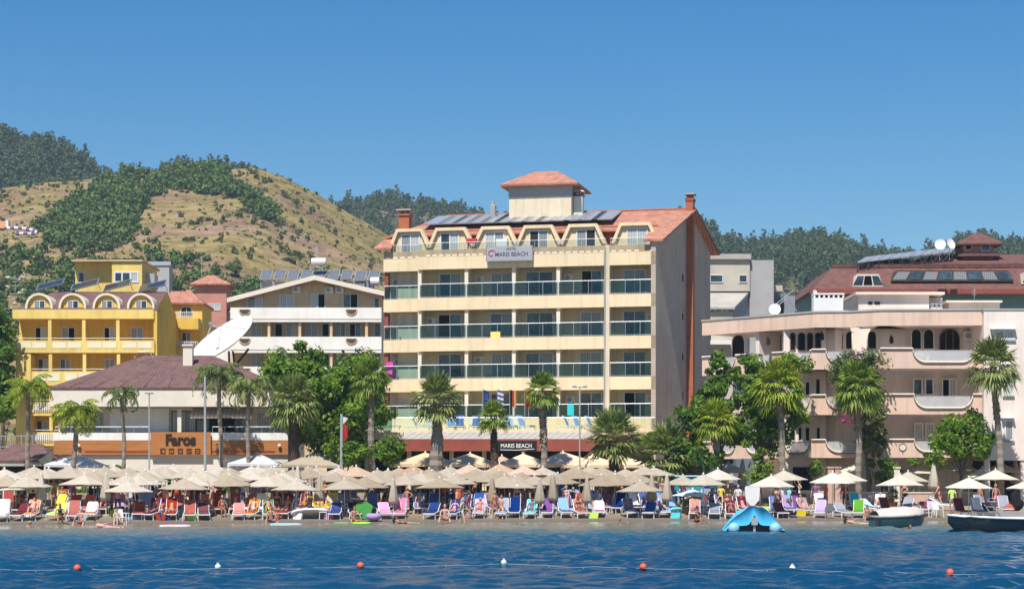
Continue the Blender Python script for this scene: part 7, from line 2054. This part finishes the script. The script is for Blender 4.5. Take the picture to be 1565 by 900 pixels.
for k, (px, d, pose, g, gc, hat, rz) in enumerate(sorted(ST)):
    Y = 118
    for _ in range(4): Y = shore(sx(px, Y)) + d
    X = sx(px, Y)
    w = {'hip': 'hand on hip', 'stand': 'standing', 'walk': 'walking', 'reach': 'reaching up', 'sit': 'sitting low', 'bend': 'bending'}[pose]
    if pose == 'sit': z = ground(X, Y) - .02
    else: z = ground(X, Y)
    person(pose, (X, Y, z), rz, 'person in @%s %s, %s from the left, on foot' % (' with white hat' if hat else '', w, nth(k)), g=g, gc=gc, hat=bool(hat), group='bathers on foot')
    if pose == 'sit':
        pass
# bathers in and at the edge of the water: (column, row of the waterline at the body, pose, depth offset, words)
WT = [(46, 806, 'stand', -1.32, 'swimming upright at the far left', 'trunks', 'navy', .3), (92, 801, 'bend', -.35, 'bending in the shallows before the lime lounger', 'bikini', 'blackcl', .2), (125, 802, 'squat', -.02, 'crouching in the shallows before the orange lounger', 'trunks', 'redor', -.2),
      (163, 806, 'float', .02, 'floating on the back at the left shallows', 'trunks', 'pinkcl', 1.2), (178, 801, 'squat', 0, 'crouching by the white plastic chair in the water', 'bikini', 'whitecl', .5), (414, 801, 'squat', .05, 'kneeling in the water beside the pale blue board', 'trunks', 'blue', .2), (541, 800, 'squat', 0, 'crouching between the green floats', 'trunks', 'orange', .4),
      (620, 800, 'float', .03, 'lying at the water edge below the pink loungers', 'bikini', 'blackcl', 1.5), (680, 800, 'squat', .12, 'sitting in the shallows before the navy loungers', 'trunks', 'coral', 0), (707, 799, 'walk', -.2, 'wading below the navy loungers', 'bikini', 'turq', 1.2), (949, 801, 'stand', -1.38, 'swimming with only a dark head showing', 'trunks', 'navy', .6),
      (1064, 800, 'squat', .02, 'crouching in red in the shallows left of the covered boat', 'trunks', 'redor', 1), (1310, 800, 'float', .0, 'floating on the back right of the covered boat', 'bikini', 'skyblue' if 0 else 'turq', 1.45), (1325, 799, 'squat', .1, 'sitting at the water edge left of the grey boat', 'trunks', 'blackcl', .2), (1391, 809, 'stand', -1.3, 'swimming in front of the grey boat', 'bikini', 'redor', .2)]
for (px, py, pose, dz, words_, g, gc, rz) in WT:
    Y = CH * F / (py - HZ); X = sx(px, Y)
    person(pose, (X, Y, dz + (0 if Y < shore(X) else ground(X, Y))), rz, 'person in @ %s' % words_, g=g, gc=gc, group='bathers in the water')

# ---------------- other things on the beach
def drape(back):
    b = MB(); sb, cb = math.sin(R(back)), math.cos(R(back)); rg = random.Random(back); n = 6
    L_ = [(.16 + .74 * cb - sb * .07, .45 + .74 * sb + .05), (.12 - sb * .07, .46), (-.15, .45), (-.75, .445)]
    top_ = [(.12 + .83 * cb + .05, .40 + .6 * sb), (.12 + .83 * cb - .02, .42 + .83 * sb)] + L_
    for i in range(len(top_) - 1):
        for k in range(n):
            x0_, x1_ = -.26 + .52 * k / n, -.26 + .52 * (k + 1) / n
            f = lambda x, j: .012 * math.sin(x * 23 + j * 2.2)
            a, c = top_[i], top_[i + 1]
            b.add([(x0_, a[0], a[1] + f(x0_, i)), (x1_, a[0], a[1] + f(x1_, i)), (x1_, c[0], c[1] + f(x1_, i + 1)), (x0_, c[0], c[1] + f(x0_, i + 1))], [[0, 1, 2, 3]])
    o = b.build('towel', 'c_navy', None, fix=False); me = o.data; bpy.data.objects.remove(o); return me
DR = {50: drape(46), 32: drape(28), 66: drape(57)}
rt = random.Random(12); seen_t = 0
for (X, Y, rz, bk, cn, rn, no, px, sl) in LINFO:
    if (round(X, 3), round(Y, 3)) in TAKEN or rt.random() > .34 or cn in ('lime', 'turquoise', 'green'): continue
    c = rt.choice(['navy', 'blue', 'skyblue', 'whitecl'] if 470 < px < 1030 else ['whitecl', 'whitecl', 'skyblue', 'bluestripe', 'greycl', 'yellowcl', 'coral', 'lilac', 'turq', 'redor', 'navy'])
    o = bpy.data.objects.new('towel', DR[bk]); COL.objects.link(o); o.location = (X, Y, (ground(X, Y - .8) + ground(X, Y + .8)) / 2 + .012); o.rotation_euler = (sl, 0, rz)
    o.material_slots[0].link = 'OBJECT'; o.material_slots[0].material = M['c_' + c]
    tag(o, '%s towel spread on the %s lounger %s from the left, %s row' % (cname.get(c, c), cn, no, rn), 'towel', 'towels on loungers')
def plastic_chair(px, d, label, m='whiteplastic', rz=0, Y=None):
    if Y is None:
        Y = 118
        for _ in range(4): Y = shore(sx(px, Y)) + d
    X = sx(px, Y); t = thing('plastic_chair', label, 'chair', (X, Y, max(ground(X, Y), -.25)), rz, 'plastic chairs on the beach')
    b = MB(); b.box(-.24, .24, -.24, .22, .42, .46); b.build('seat', m, t)
    b = MB(); b.add([(-.24, .2, .47), (.24, .2, .47), (.21, .32, .88), (-.21, .32, .88), (-.24, .24, .47), (.24, .24, .47), (.21, .36, .88), (-.21, .36, .88)], [[0, 1, 2, 3], [7, 6, 5, 4], [0, 4, 5, 1], [1, 5, 6, 2], [2, 6, 7, 3], [3, 7, 4, 0]]); b.build('backrest', m, t)
    for s_ in (-.24, .24):
        for y in (-.22, .2):
            b = MB(); b.tube([(s_, y, .42), (s_ * 1.12, y * 1.12, -.02)], [.028, .022], 5); b.build('leg', m, t)
        b = MB(); b.tube([(s_, -.22, .45), (s_ * 1.05, -.2, .66), (s_ * 1.05, .25, .68)], .022, 5); b.build('armrest', m, t)
    return t
plastic_chair(184, -.6, 'white plastic chair standing in the left shallows', rz=.5)
plastic_chair(1268, 2.2, 'grey plastic chair at the water edge between lilac and grey loungers', 'grey', rz=3.0)
plastic_chair(1433, 3.0, 'white plastic chair right of the grey boat', rz=.4)
plastic_chair(1411, 3.2, 'white plastic chair with maroon towel behind the grey boat', rz=.2)
plastic_chair(1497, 3.8, 'white plastic chair behind the dark speedboat', rz=.2)
plastic_chair(1079, 5.2, 'white plastic chair beside the grey lounger', rz=.8)
def at_d(px, d):
    Y = 118
    for _ in range(4): Y = shore(sx(px, Y)) + d
    X = sx(px, Y); return X, Y, ground(X, Y)
def towel(px, d, c, label, w=.6, h=.5, rz=0, dz=0):
    X, Y, z = at_d(px, d); t = thing('towel', label, 'towel', (X, Y, z + dz), rz)
    b = MB(); n = 6
    for k in range(n):
        x0_, x1_ = -w / 2 + w * k / n, -w / 2 + w * (k + 1) / n; f0, f1 = .025 * math.sin(k * 2.2), .025 * math.sin((k + 1) * 2.2)
        b.add([(x0_, -.05 + f0, -h), (x1_, -.05 + f1, -h), (x1_, 0 + f1, 0), (x0_, 0 + f0, 0), (x1_, .12 + f1, -h * .4), (x0_, .12 + f0, -h * .4)], [[0, 1, 2, 3], [3, 2, 4, 5]])
    b.build('cloth', 'c_' + c, t, fix=False); return t
towel(1411, 3.42, 'maroon', 'maroon towel over the plastic chair behind the grey boat', .46, .42, .2, .92)
def lying_board(name, px, py, L, Wd, rz, m, label, tilt=0, z=.12, cat='float'):
    Y = CH * F / (py - HZ) if py > 797 else None
    if Y is None: X, Y, zg = at_d(px, (797 - py) * .28 + .5)
    else: X = sx(px, Y); zg = max(0, ground(X, Y))
    t = thing(name, label, cat, (X, Y, zg + z), 0); t.rotation_euler = (tilt, 0, rz)
    b = MB(); n = 14; ring = []
    for k in range(n * 2):
        a = PI * k / n; r = abs(math.cos(a)) ** .8 * (1 if math.cos(a) > 0 else -1); s_ = abs(math.sin(a)) ** .75 * (1 if math.sin(a) > 0 else -1)
        ring.append((L / 2 * r, Wd / 2 * s_))
    b.prism(ring, -.06, .04, 0); b.prism([(x * .8, y * .75) for x, y in ring], .041, .055, 1)
    b.build('board', m, t); return t
lying_board('paddle_board', 474, 791, 2.3, .95, .5, ['greyc', 'white'] if 0 else ['whiteplastic', 'c_greycl'], 'grey and white inflatable board propped on the sand before red loungers', -.5, .35, 'board')
lying_board('float_board', 437, 802, 1.7, .5, .05, ['c_iceblue', 'c_whitecl'], 'pale blue float board in the left shallows', 0, .04)
lying_board('float_board', 522, 801, 1.1, .35, -.35, ['c_green', 'c_whitecl'], 'thin green and white float board at the water edge', 0, .05)
lying_board('float_board', 552, 801.5, 1.2, .6, .1, ['c_green', 'c_lime'], 'flat bright green float at the water edge', .1, .06)
lying_board('float_board', 1031, 789, 1.1, .6, .7, ['c_turq', 'c_skyblue'], 'turquoise float leaning beside the sky-blue lounger', -.7, .35)
lying_board('float_board', 205, 799, 1.0, .5, .3, ['c_skyblue', 'c_iceblue'], 'sky-blue float board beside the white plastic chair', 0, .05)
lying_board('float_board', 268, 804, 1.6, .5, .05, ['c_whitecl', 'c_pinkcl'], 'pale pink and white float in the left shallows', 0, .04)
X, Y, z = at_d(556, 1.6); t = thing('seat_float', 'tall translucent green seat float standing at the water edge', 'float', (X, Y, z), .3)
b = MB(); b.add([(-.45, 0, .1), (.3, 0, 0), (.55, .1, .75), (.2, .15, .95), (-.35, .1, .8), (-.45, .25, .1), (.3, .25, 0), (.55, .35, .75), (.2, .4, .95), (-.35, .35, .8)], [[0, 1, 2, 3, 4], [9, 8, 7, 6, 5], [0, 5, 6, 1], [1, 6, 7, 2], [2, 7, 8, 3], [3, 8, 9, 4], [4, 9, 5, 0]])
b.build('float_back', mat_cloth('green_vinyl', (.14, .55, .12), .4, .3), t); b = MB(); b.tube([(-.45, .12, .12), (.3, .12, .04), (.56, .22, .75), (.2, .27, .97), (-.36, .22, .82), (-.45, .12, .12)], .05, 6); b.build('float_rim', 'c_green', t)
X, Y, z = at_d(571, .6); t = thing('bowl_float', 'round lilac bowl float at the water edge', 'float', (X, Y, .1)); b = MB(); b.lathe([(.2, 0), (.42, .12), (.44, .3), (.32, .4), (.28, .3), (.2, .15)], 14); b.build('ring', 'c_lilac', t, smooth=True)
X, Y, z = at_d(40 / 1 + 1150, 7.2); X = sx(1150, Y); t = thing('white_board', 'upright white shield-shaped board behind the covered boat', 'board', (X, Y, ground(X, Y)), .1)
b = MB(); b.extr([(-.42, .75), (.42, .75), (.47, 1.5), (.4, 1.62), (-.4, 1.62), (-.47, 1.5)], 0, .06); b.extr([(-.42, .748), (0, .3), (.42, .748)], 0, .058); b.build('panel', 'whiteplastic', t); b = MB(); b.tube([(-.2, .1, .6), (-.3, .4, -.05)], .02, 4); b.tube([(.2, .1, .6), (.3, .4, -.05)], .02, 4); b.build('stand', 'galv', t)
X, Y, z = at_d(1060, 13); t = thing('beach_bar', 'low turquoise beach bar hut behind the ice-blue parasol', 'bar', (sx(1062, Y), Y, ground(X, Y)))
M['turqwall'] = mat('turquoise_panel', (.02, .30, .36), .6, .12, 2)
b = MB(); b.box(-1.3, 1.3, 0, 1.2, 0, 1.75); b.build('counter', 'turqwall', t); b = MB(); b.box(-1.4, 1.4, -.1, 1.3, 1.75, 1.82); b.build('counter_top', 'c_iceblue', t)
b = MB(); b.box(.6, 1.25, -.02, -.002, .9, 1.7); b.build('blue_panel', 'c_navy', t)
X, Y, z = at_d(1517, 5.2); t = thing('tub', 'lilac plastic tub behind the speedboat', 'tub', (X, Y, z)); b = MB(); b.lathe([(.2, .15), (.27, .75), (.3, .75), (.3, .8), (.25, .8), (.22, .3)], 14); b.build('tub_body', 'c_lilac', t, smooth=True)
b = MB(); b.tube([(.28, 0, .7), (.3, 0, .95), (0, 0, 1.0), (-.3, 0, .95), (-.28, 0, .7)], .012, 4); b.build('handle', 'whiteplastic', t)
X, Y, z = at_d(1541, 5.4); t = thing('bean_bag', 'salmon bean bag behind the speedboat', 'bean bag', (X, Y, z)); b = MB(); b.ball((0, 0, .25), (.42, .38, .32), 12, 8); b.ball((.08, .05, .45), (.22, .2, .2), 10, 6); b.build('bag', 'c_coral', t, smooth=True)
X, Y, z = at_d(1552, 8); t = thing('covered_scooter', 'black covered bulky shape at the right edge of the beach', 'cover', (X, Y, z)); b = MB(); b.ball((0, 0, .75), (.3, .3, .7), 12, 9); b.ball((-.15, 0, 1.35), (.42, .2, .2), 10, 7); b.ball((.1, 0, .4), (.4, .3, .42), 10, 7)
for i, v in enumerate(b.v): b.v[i] = tuple(Vector(v) + mnoise.noise_vector(Vector(v) * 2.2) * .12)
b.build('cover', 'c_blackcl', t, smooth=True)
# side tables, bags and towels between the loungers
rb = random.Random(31)
bagc = ['redor', 'navy', 'whitecl', 'yellowcl', 'turq', 'magenta', 'blackcl', 'lime', 'orange', 'coral']
spots_ = sorted(rb.uniform(10, 1230) for _ in range(54))
for k, px in enumerate(spots_):
    X, Y, z = at_d(px, rb.choice([1.9, 4.1, 7.4, 4.3])); c = bagc[k % len(bagc)]
    if k % 3 == 0:
        t = thing('side_table', 'low white side table, %s from the left among the loungers' % nth(k // 3), 'side table', (X, Y, z), rb.uniform(0, 1), 'side tables among the loungers')
        MB().box(-.22, .22, -.22, .22, .38, .42).build('table_top', 'whiteplastic', t)
        for a in (-.18, .18):
            for c_ in (-.18, .18): MB().tube([(a, c_, .38), (a * 1.1, c_ * 1.1, -.03)], .02, 5).build('leg', 'whiteplastic', t)
    else:
        t = thing('beach_bag', '%s beach bag, %s from the left on the sand' % (cname.get(c, c), nth(k)), 'beach bag', (X, Y, z), rb.uniform(-.5, .5), 'beach bags on the sand')
        MB().add([(-.25, -.09, 0), (.25, -.09, 0), (.25, .09, 0), (-.25, .09, 0), (-.3, -.06, .34), (.3, -.06, .34), (.3, .06, .34), (-.3, .06, .34)], [[0, 3, 2, 1], [4, 5, 6, 7], [0, 1, 5, 4], [1, 2, 6, 5], [2, 3, 7, 6], [3, 0, 4, 7]]).build('bag', 'c_' + c, t)
        MB().tube([(-.15, -.07, .33), (-.12, -.07, .5), (.12, -.07, .5), (.15, -.07, .33)], .012, 4).build('handle', 'c_' + c, t)
# low wooden fence and dining chairs seen below the parasols in front of the hotel restaurant
for k, px in enumerate([602, 648, 700, 742, 790, 838, 880, 925]):
    Y = 137.5; X = sx(px, Y); t = thing('dining_table', '%s dark dining table from the left under the straw parasols' % nth(k), 'table', (X, Y, ground(X, Y)), 0, 'dining tables of the hotel restaurant')
    MB().box(-.5, .5, -.4, .4, .72, .76).build('table_top', 'treebark', t)
    for a in (-.42, .42):
        for c_ in (-.33, .33): MB().box(a - .03, a + .03, c_ - .03, c_ + .03, -.05, .72).build('leg', 'treebark', t)
# pool loungers on the terrace
TL = lounger('c_skyblue', 66)
zt_ = sz(657, 142.5)
for k, (px, c, rz, y) in enumerate([(592, 'green', 1.4, 146.5), (638, 'green', 1.5, 146), (690, 'skyblue', .1, 145.5), (703, 'blue', .1, 145.5), (727, 'blue', -.2, 146.0), (779, 'skyblue', .3, 146.0), (800, 'skyblue', .8, 146.0), (870, 'skyblue', 1.3, 146.0), (885, 'skyblue', .9, 147), (905, 'skyblue', 1.2, 146.5), (660, 'whitecl', .4, 147)]):
    dup(TL, (sx(px, y), y, zt_), rz, '%s lounger from the left behind the terrace glass' % nth(k), 'sun lounger', 'loungers on the hotel terrace', swap={'skyblue_cloth': M['c_' + c]} if c != 'skyblue' else None)
drop(TL)
# balcony chairs and little tables on the cream hotel
def bchair():
    t = thing('balcony_chair', None, None)
    MB().box(-.22, .22, -.22, .22, .40, .44).build('seat', 'chairdark', t)
    MB().box(-.22, .22, .19, .23, .44, .88).build('backrest', 'chairdark', t)
    b = MB()
    for a in (-.2, .2):
        for c_ in (-.2, .2): b.tube([(a, c_, .40), (a, c_, 0)], .02, 4)
    b.build('legs', 'chairdark', t); return t
bc = bchair(); rq = random.Random(8)
names5 = ['first', 'second', 'third', 'fourth', 'fifth', 'sixth']
fl5 = ['lowest', 'second', 'third', 'top']
for k in range(4):
    for j, (x0, x1, yf) in enumerate(bays):
        for q, fx in enumerate((.42, .80)):
            if rq.random() < .12: continue
            xx = x0 + (x1 - x0) * fx + rq.uniform(-.12, .12); yy = (.75 if yf == 0 else 1.7)
            a = rq.uniform(-.6, .6) + (.9 if q == 0 else -.9)
            w_ = p0 @ Vector((xx, yy, ZF[k] - .62))
            dup(bc, w_, R(-12.5) + a, 'dark blue chair, %s side of the %s bay, %s balcony row' % (('left', 'right')[q], names5[j], fl5[k]), 'chair', 'balcony chairs of the cream hotel')
drop(bc)
def hung(xloc, z, c, label, w=.7, h=.8):
    w_ = p0 @ Vector((xloc, .02, z)); t = thing('towel', label, 'towel', w_, R(-12.5)); n = 6; b = MB()
    for k in range(n):
        x0_, x1_ = -w / 2 + w * k / n, -w / 2 + w * (k + 1) / n; f0, f1 = -.02 * abs(math.sin(k * 2.2)), -.02 * abs(math.sin((k + 1) * 2.2))
        b.add([(x0_, f0, -h), (x1_, f1, -h), (x1_, f1, 0), (x0_, f0, 0), (x1_, .11, -h * .5), (x0_, .11, -h * .5), (x1_, .11, 0), (x0_, .11, 0)], [[0, 1, 2, 3], [3, 2, 6, 7], [7, 6, 4, 5]])
    b.build('cloth', 'c_' + c, t, fix=False)
hung(hx(757), ZF[2] + .45, 'yellowcl', 'yellow towel on a third row balcony of the cream hotel', .75, .55)
hung(hx(872), ZF[0] + 1.05, 'turq', 'turquoise towel hung on the lowest balcony rail', .5, .85)
w_ = p0 @ Vector((hx(594, .9), .95, ZF[1] + .4)); t = thing('plastic_chair', 'magenta plastic chair leaning over the left balcony rail', 'chair', w_, R(160), None)
t.rotation_euler = (R(12), 0, R(165))
b = MB(); b.box(-.28, .28, -.05, .05, 0, 1.0); b.build('backrest', 'c_magenta', t); b = MB(); b.box(-.3, .3, -.55, -.05, -.1, 0); b.build('seat', 'c_magenta', t)
b = MB()
for a in (-.26, .26): b.tube([(a, -.5, -.05), (a, -.5, -.5)], .03, 4); b.tube([(a, 0, -.05), (a, 0, -.5)], .03, 4)
b.build('legs', 'c_magenta', t)
w_ = p0 @ Vector((hx(720, .35), .55, 19.82)); t = thing('flower_trough', 'red flower trough on the attic terrace parapet', 'planter', w_, R(-12.5)); b = MB(); b.box(-.4, .4, -.15, .15, .45, .8); b.build('trough', 'redpaint', t); b = MB(); b.box(-.3, -.25, -.1, .1, 0, .45); b.box(.25, .3, -.1, .1, 0, .45); b.build('legs', 'darkmetal', t)
w_ = p0 @ Vector((hx(766, .6), 1.0, 19.3)); t = thing('white_cabinet', 'white box cabinet on the attic terrace above the silver sign', 'cabinet', w_, R(-12.5)); b = MB(); b.box(-.42, .42, -.3, .3, 0, 1.25); b.build('cabinet_body', 'whiteplastic', t); b = MB(); b.box(-.4, .4, -.33, -.302, .1, 1.15); b.build('door', 'white', t)
# the lounger standing on the rose balcony
w = thing('deck_chair', 'white folding deck chair on the upper rose balcony', 'chair', (sx(1413, 136.5), 136.5, fl[0][1] + .28), R(-60)); 
b = MB()
for s_ in (-.28, .28): b.tube([(s_, -.6, .9), (s_, .5, .05)], .03, 5); b.tube([(s_, .6, .95), (s_, -.45, .05)], .03, 5)
b.build('frame', 'whiteplastic', w); b = MB(); b.add([(-.28, -.5, .85), (.28, -.5, .85), (.28, 0, .5), (-.28, 0, .5), (.28, .6, .97), (-.28, .6, .97)], [[0, 1, 2, 3], [3, 2, 4, 5]]); b.build('seat_cloth', 'c_whitecl', w, fix=False)

# ================================================================== BOATS AND BUOYS
def hull(name, label, px, py, L, Wd, Hh, rz, mats, bow=.42, sheer=.25, cat='boat', draft=.25):
    Y = CH * F / (py - HZ); t = thing(name, label, cat, (sx(px, Y), Y, 0), rz)
    b = MB(); ns, nc = 14, 9
    for i in range(ns + 1):
        s = i / ns; x = -L / 2 + L * s
        w = Wd / 2 * (1 if s < 1 - bow else math.cos((s - (1 - bow)) / bow * PI / 2) ** .75) * (.86 + .14 * min(1, s * 4))
        h = Hh * (1 + sheer * s ** 2); kz = -draft + (draft + h * .55) * max(0, (s - .72) / .28) ** 2
        for k in range(nc):
            a = -PI / 2 + PI * k / (nc - 1)
            sn, cs = math.sin(a), math.cos(a)
            yy = w * (1 if sn > 0 else -1) * abs(sn) ** .55 if abs(sn) > 1e-6 else 0
            zz = kz + (h - kz) * (1 - cs ** .8)
            b.v.append((x, yy, zz))
    for i in range(ns):
        for k in range(nc - 1): b.f.append([i * nc + k, i * nc + k + 1, (i + 1) * nc + k + 1, (i + 1) * nc + k]); b.m.append(0)
    b.f.append(list(range(nc))); b.m.append(0)
    b.build('hull', mats[0], t, smooth=True, fix=False)
    rim = [b.v[i * nc] for i in range(ns + 1)], [b.v[i * nc + nc - 1] for i in range(ns + 1)]
    bb = MB(); bb.tube(rim[0], .06, 6); bb.tube(rim[1], .06, 6); bb.tube([rim[0][0], rim[1][0]], .06, 6); bb.build('gunwale', mats[1], t, smooth=True)
    return t, rim
M['hullteal'] = mat('dark_teal_hull', (.022, .07, .085), .35, .2, 2, bump=0, spec=.5); M['hullblack'] = mat('black_navy_hull', (.008, .016, .022), .15, .2, 2, bump=0, spec=.6); M['deckgrey'] = mat('grey_deck', (.36, .33, .31), .6, .12, 2)
t, rim = hull('speedboat', 'dark speedboat with white deck line at the right edge of the photo', 1519, 813, 4.3, 1.9, .62, PI + .12, ['hullblack', 'white'], bow=.5)
b = MB()
for i in range(len(rim[0]) - 1):
    b.add([rim[0][i], rim[0][i + 1], rim[1][i + 1], rim[1][i]], [[0, 1, 2, 3]])
for i, v in enumerate(b.v): b.v[i] = (v[0] * .99, v[1] * .97, v[2] - .03)
b.build('deck', 'deckgrey', t, fix=False)
b = MB(); b.box(-1.6, .1, -.5, .5, .7, .95); b.build('seat_box', 'deckgrey', t); b = MB(); b.tube([(-.1, -.55, .8), (.2, -.5, 1.15), (.2, .5, 1.15), (-.1, .55, .8)], .02, 5); b.build('windscreen_frame', 'galv', t)
t, rim = hull('small_boat', 'small dark teal boat under a pale canvas cover at the water edge', 1374, 806, 2.7, 1.5, .55, .25, ['hullteal', 'deckgrey'], bow=.45)
b = MB(); n = len(rim[0])
M['canvas'] = mat_cloth('pale_canvas', (.62, .54, .48), .02)
for i in range(n):
    for k in range(7):
        s = k / 6; a, c = Vector(rim[0][i]), Vector(rim[1][i]); p = a.lerp(c, s); s2 = i / (n - 1)
        p.z += .42 * math.sin(PI * s) ** .7 * math.sin(PI * min(.97, .12 + .8 * s2)) ** .5 + .04 + .02 * math.sin(i * 2.1 + k)
        b.v.append(tuple(p))
for i in range(n - 1):
    for k in range(6): b.f.append([i * 7 + k, i * 7 + k + 1, (i + 1) * 7 + k + 1, (i + 1) * 7 + k]); b.m.append(0)
b.build('cover', 'canvas', t, smooth=True, fix=False)
# covered inflatable
Y = 92; t = thing('covered_inflatable', 'inflatable boat under a bright turquoise tarpaulin, two round pontoon ends showing', 'boat', (sx(1150, Y), Y, 0), -.05)
b = MB()
for s_ in (-.92, .92): b.tube([(s_, -1.5, .20), (s_, -1.4, .20), (s_, 1.0, .2), (s_ * .8, 1.7, .25), (0, 2.2, .32)], [.10, .25, .25, .24, .2], 14)
b.build('pontoon', mat('pale_blue_rubber', (.30, .55, .68), .45, .08, 2, bump=0), t, smooth=True)
b = MB(); nu, nv = 25, 11
for j in range(nv):
    v = j / (nv - 1); y = -1.25 + 3.4 * v
    for i in range(nu):
        u = -1 + 2 * i / (nu - 1)
        wd = 1.36 * (1 - .75 * max(0, v - .55) ** 1.3 * 1.6)
        z = .12 + 1.08 * (1 - abs(u) ** 1.55) ** .9 * (1 - .35 * v ** 2)
        if j == 0: z = z; y0_ = -1.25 - .12 * math.cos(u * 9)
        z += .16 * mnoise.noise(Vector((u * 2.6, v * 3.1, 1.7))) + .05 * mnoise.noise(Vector((u * 9, v * 7, .7)))
        b.v.append((u * wd, y, max(.1, z)))
for j in range(nv - 1):
    for i in range(nu - 1): b.f.append([j * nu + i, j * nu + i + 1, (j + 1) * nu + i + 1, (j + 1) * nu + i]); b.m.append(0)
# front flap hanging down on both sides of the opening
o = len(b.v)
for i in range(nu):
    x, y, z = b.v[i]; u = -1 + 2 * i / (nu - 1)
    lo = .36 - .1 * abs(u) if abs(u) > .18 else .36 + (.18 - abs(u)) * 2.4
    b.v.append((x * 1.01, y - .12, min(z - .02, max(.12, lo if abs(u) < .85 else .12))))
for i in range(nu - 1): b.f.append([i, i + 1, o + i + 1, o + i]); b.m.append(0)
M['tarp'] = mat_cloth('turquoise_tarpaulin', (.015, .50, .84), .05, .8)
b.build('tarpaulin', 'tarp', t, smooth=True, fix=False)
b = MB(); b.box(-.85, .85, -1.1, -1.0, .05, .5); b.build('transom', 'darkmetal', t)
b = MB(); b.box(-.14, .14, -1.4, -1.1, .35, .68); b.box(-.05, .05, -1.3, -1.15, -.3, .35); b.build('outboard_motor', 'galv', t)
# buoys and the rope between them
def buoy(px, py, red, label):
    Y = CH * F / (py - HZ); t = thing('buoy', label, 'buoy', (sx(px, Y), Y, .085), 0, 'buoys on the swimming line')
    b = MB(); b.ball((0, 0, .02), (.095, .095, .095) if red else (.078, .078, .078), 12, 8); b.build('float_ball', mat('orange_red_buoy_%d' % px, (.72, .12, .07), .5, .1, 6, bump=0) if red else 'whiteplastic', t, smooth=True)
    b = MB(); b.lathe([(.03, .1), (.035, .125), (.02, .13)], 6); b.build('eye', 'whiteplastic' if not red else 'redpaint', t)
    return t.location
bl = [(118, 874, 1, 'red buoy, leftmost on the rope'), (333, 872, 0, 'small white buoy between the two left red ones'), (551, 870, 1, 'red buoy, second on the rope'), (770, 865, 0, 'small white buoy near the middle of the rope'), (983, 872, 1, 'red buoy, third on the rope'), (1211, 874, 0, 'small white buoy between the two right red ones'), (1452, 881, 1, 'red buoy, rightmost on the rope')]
L_ = [buoy(*q) for q in bl]
b = MB(); pts = [Vector((L_[0].x - 6, L_[0].y + .3, .06))] + [Vector(p) for p in L_] + [Vector((L_[-1].x + 5, L_[-1].y, .0))]
path = []
for a, c in zip(pts[:-1], pts[1:]):
    for q in range(12):
        p = a.lerp(c, q / 12); f_ = math.sin(PI * q / 12)
        path.append((p.x, p.y + .25 * math.sin(q * .9 + a.x), .075 - .03 * f_ * (1 if q % 4 else .2)))
b.tube(path, .003, 5)
for i, p in enumerate(path):
    if i % 3 == 1: b.ball((p[0], p[1], .03), (.012, .009, .009), 6, 4)
o = b.build('swim_line', 'rope', None); tag(o, 'white floating rope carrying the buoys across the water', 'rope')

# ================================================================== AIR, LIGHT, CAMERA
HAZE = True
if HAZE:
    hb = MB(); hb.box(-950, 950, -4, 1500, -5, 235); ho = hb.build('haze', 'white')
    ho.data.materials.clear(); m = bpy.data.materials.new('haze_air'); m.use_nodes = True; nt = m.node_tree; nt.nodes.clear()
    out = nt.nodes.new('ShaderNodeOutputMaterial'); pv = nt.nodes.new('ShaderNodeVolumePrincipled')
    pv.inputs['Color'].default_value = (.62, .82, 1, 1); pv.inputs['Density'].default_value = .00018; pv.inputs['Anisotropy'].default_value = .0
    nt.links.new(pv.outputs[0], out.inputs['Volume']); ho.data.materials.append(m); tag(ho, None, None, kind='stuff')

wd = bpy.data.worlds.new('World'); SC.world = wd; wd.use_nodes = True; nt = wd.node_tree
bg = nt.nodes['Background']; sky = nt.nodes.new('ShaderNodeTexSky'); sky.sky_type = 'NISHITA'; sky.sun_disc = False
SUN_EL, SUN_AZ = R(57), R(197)
sky.sun_elevation = SUN_EL; sky.sun_rotation = SUN_AZ; sky.altitude = 0; sky.air_density = 1.0; sky.dust_density = .3; sky.ozone_density = 3.5
hs = nt.nodes.new('ShaderNodeHueSaturation'); hs.inputs['Saturation'].default_value = 1.5; hs.inputs['Value'].default_value = .76; hs.inputs['Hue'].default_value = .502
nt.links.new(sky.outputs[0], hs.inputs['Color']); nt.links.new(hs.outputs[0], bg.inputs['Color']); bg.inputs['Strength'].default_value = .095
sl = bpy.data.lights.new('sun', 'SUN'); sl.energy = 4.2; sl.angle = R(.53); sl.color = (1, .955, .88)
so = bpy.data.objects.new('sun', sl); COL.objects.link(so)
to = Vector((math.sin(SUN_AZ) * math.cos(SUN_EL), math.cos(SUN_AZ) * math.cos(SUN_EL), math.sin(SUN_EL)))
so.rotation_euler = (-to).to_track_quat('-Z', 'Y').to_euler(); so.location = to * 100

cam = bpy.data.cameras.new('camera'); co = bpy.data.objects.new('camera', cam); COL.objects.link(co)
co.location = (0, 0, CH); co.rotation_euler = (PI / 2, 0, 0)
cam.sensor_width = 36; cam.lens = 36 * F / 1565; cam.shift_y = (HZ - 450) / 1565; cam.clip_end = 6000; cam.clip_start = .5
SC.camera = co
SC.view_settings.view_transform = 'Standard'; SC.view_settings.look = 'None'; SC.view_settings.exposure = 0.56; SC.view_settings.gamma = 1
SC.cycles.use_denoising = True
SC.cycles.max_bounces = 6; SC.cycles.diffuse_bounces = 4; SC.cycles.glossy_bounces = 2; SC.cycles.transparent_max_bounces = 10; SC.cycles.volume_bounces = 0
SC.cycles.transmission_bounces = 2; SC.cycles.caustics_reflective = False; SC.cycles.caustics_refractive = False
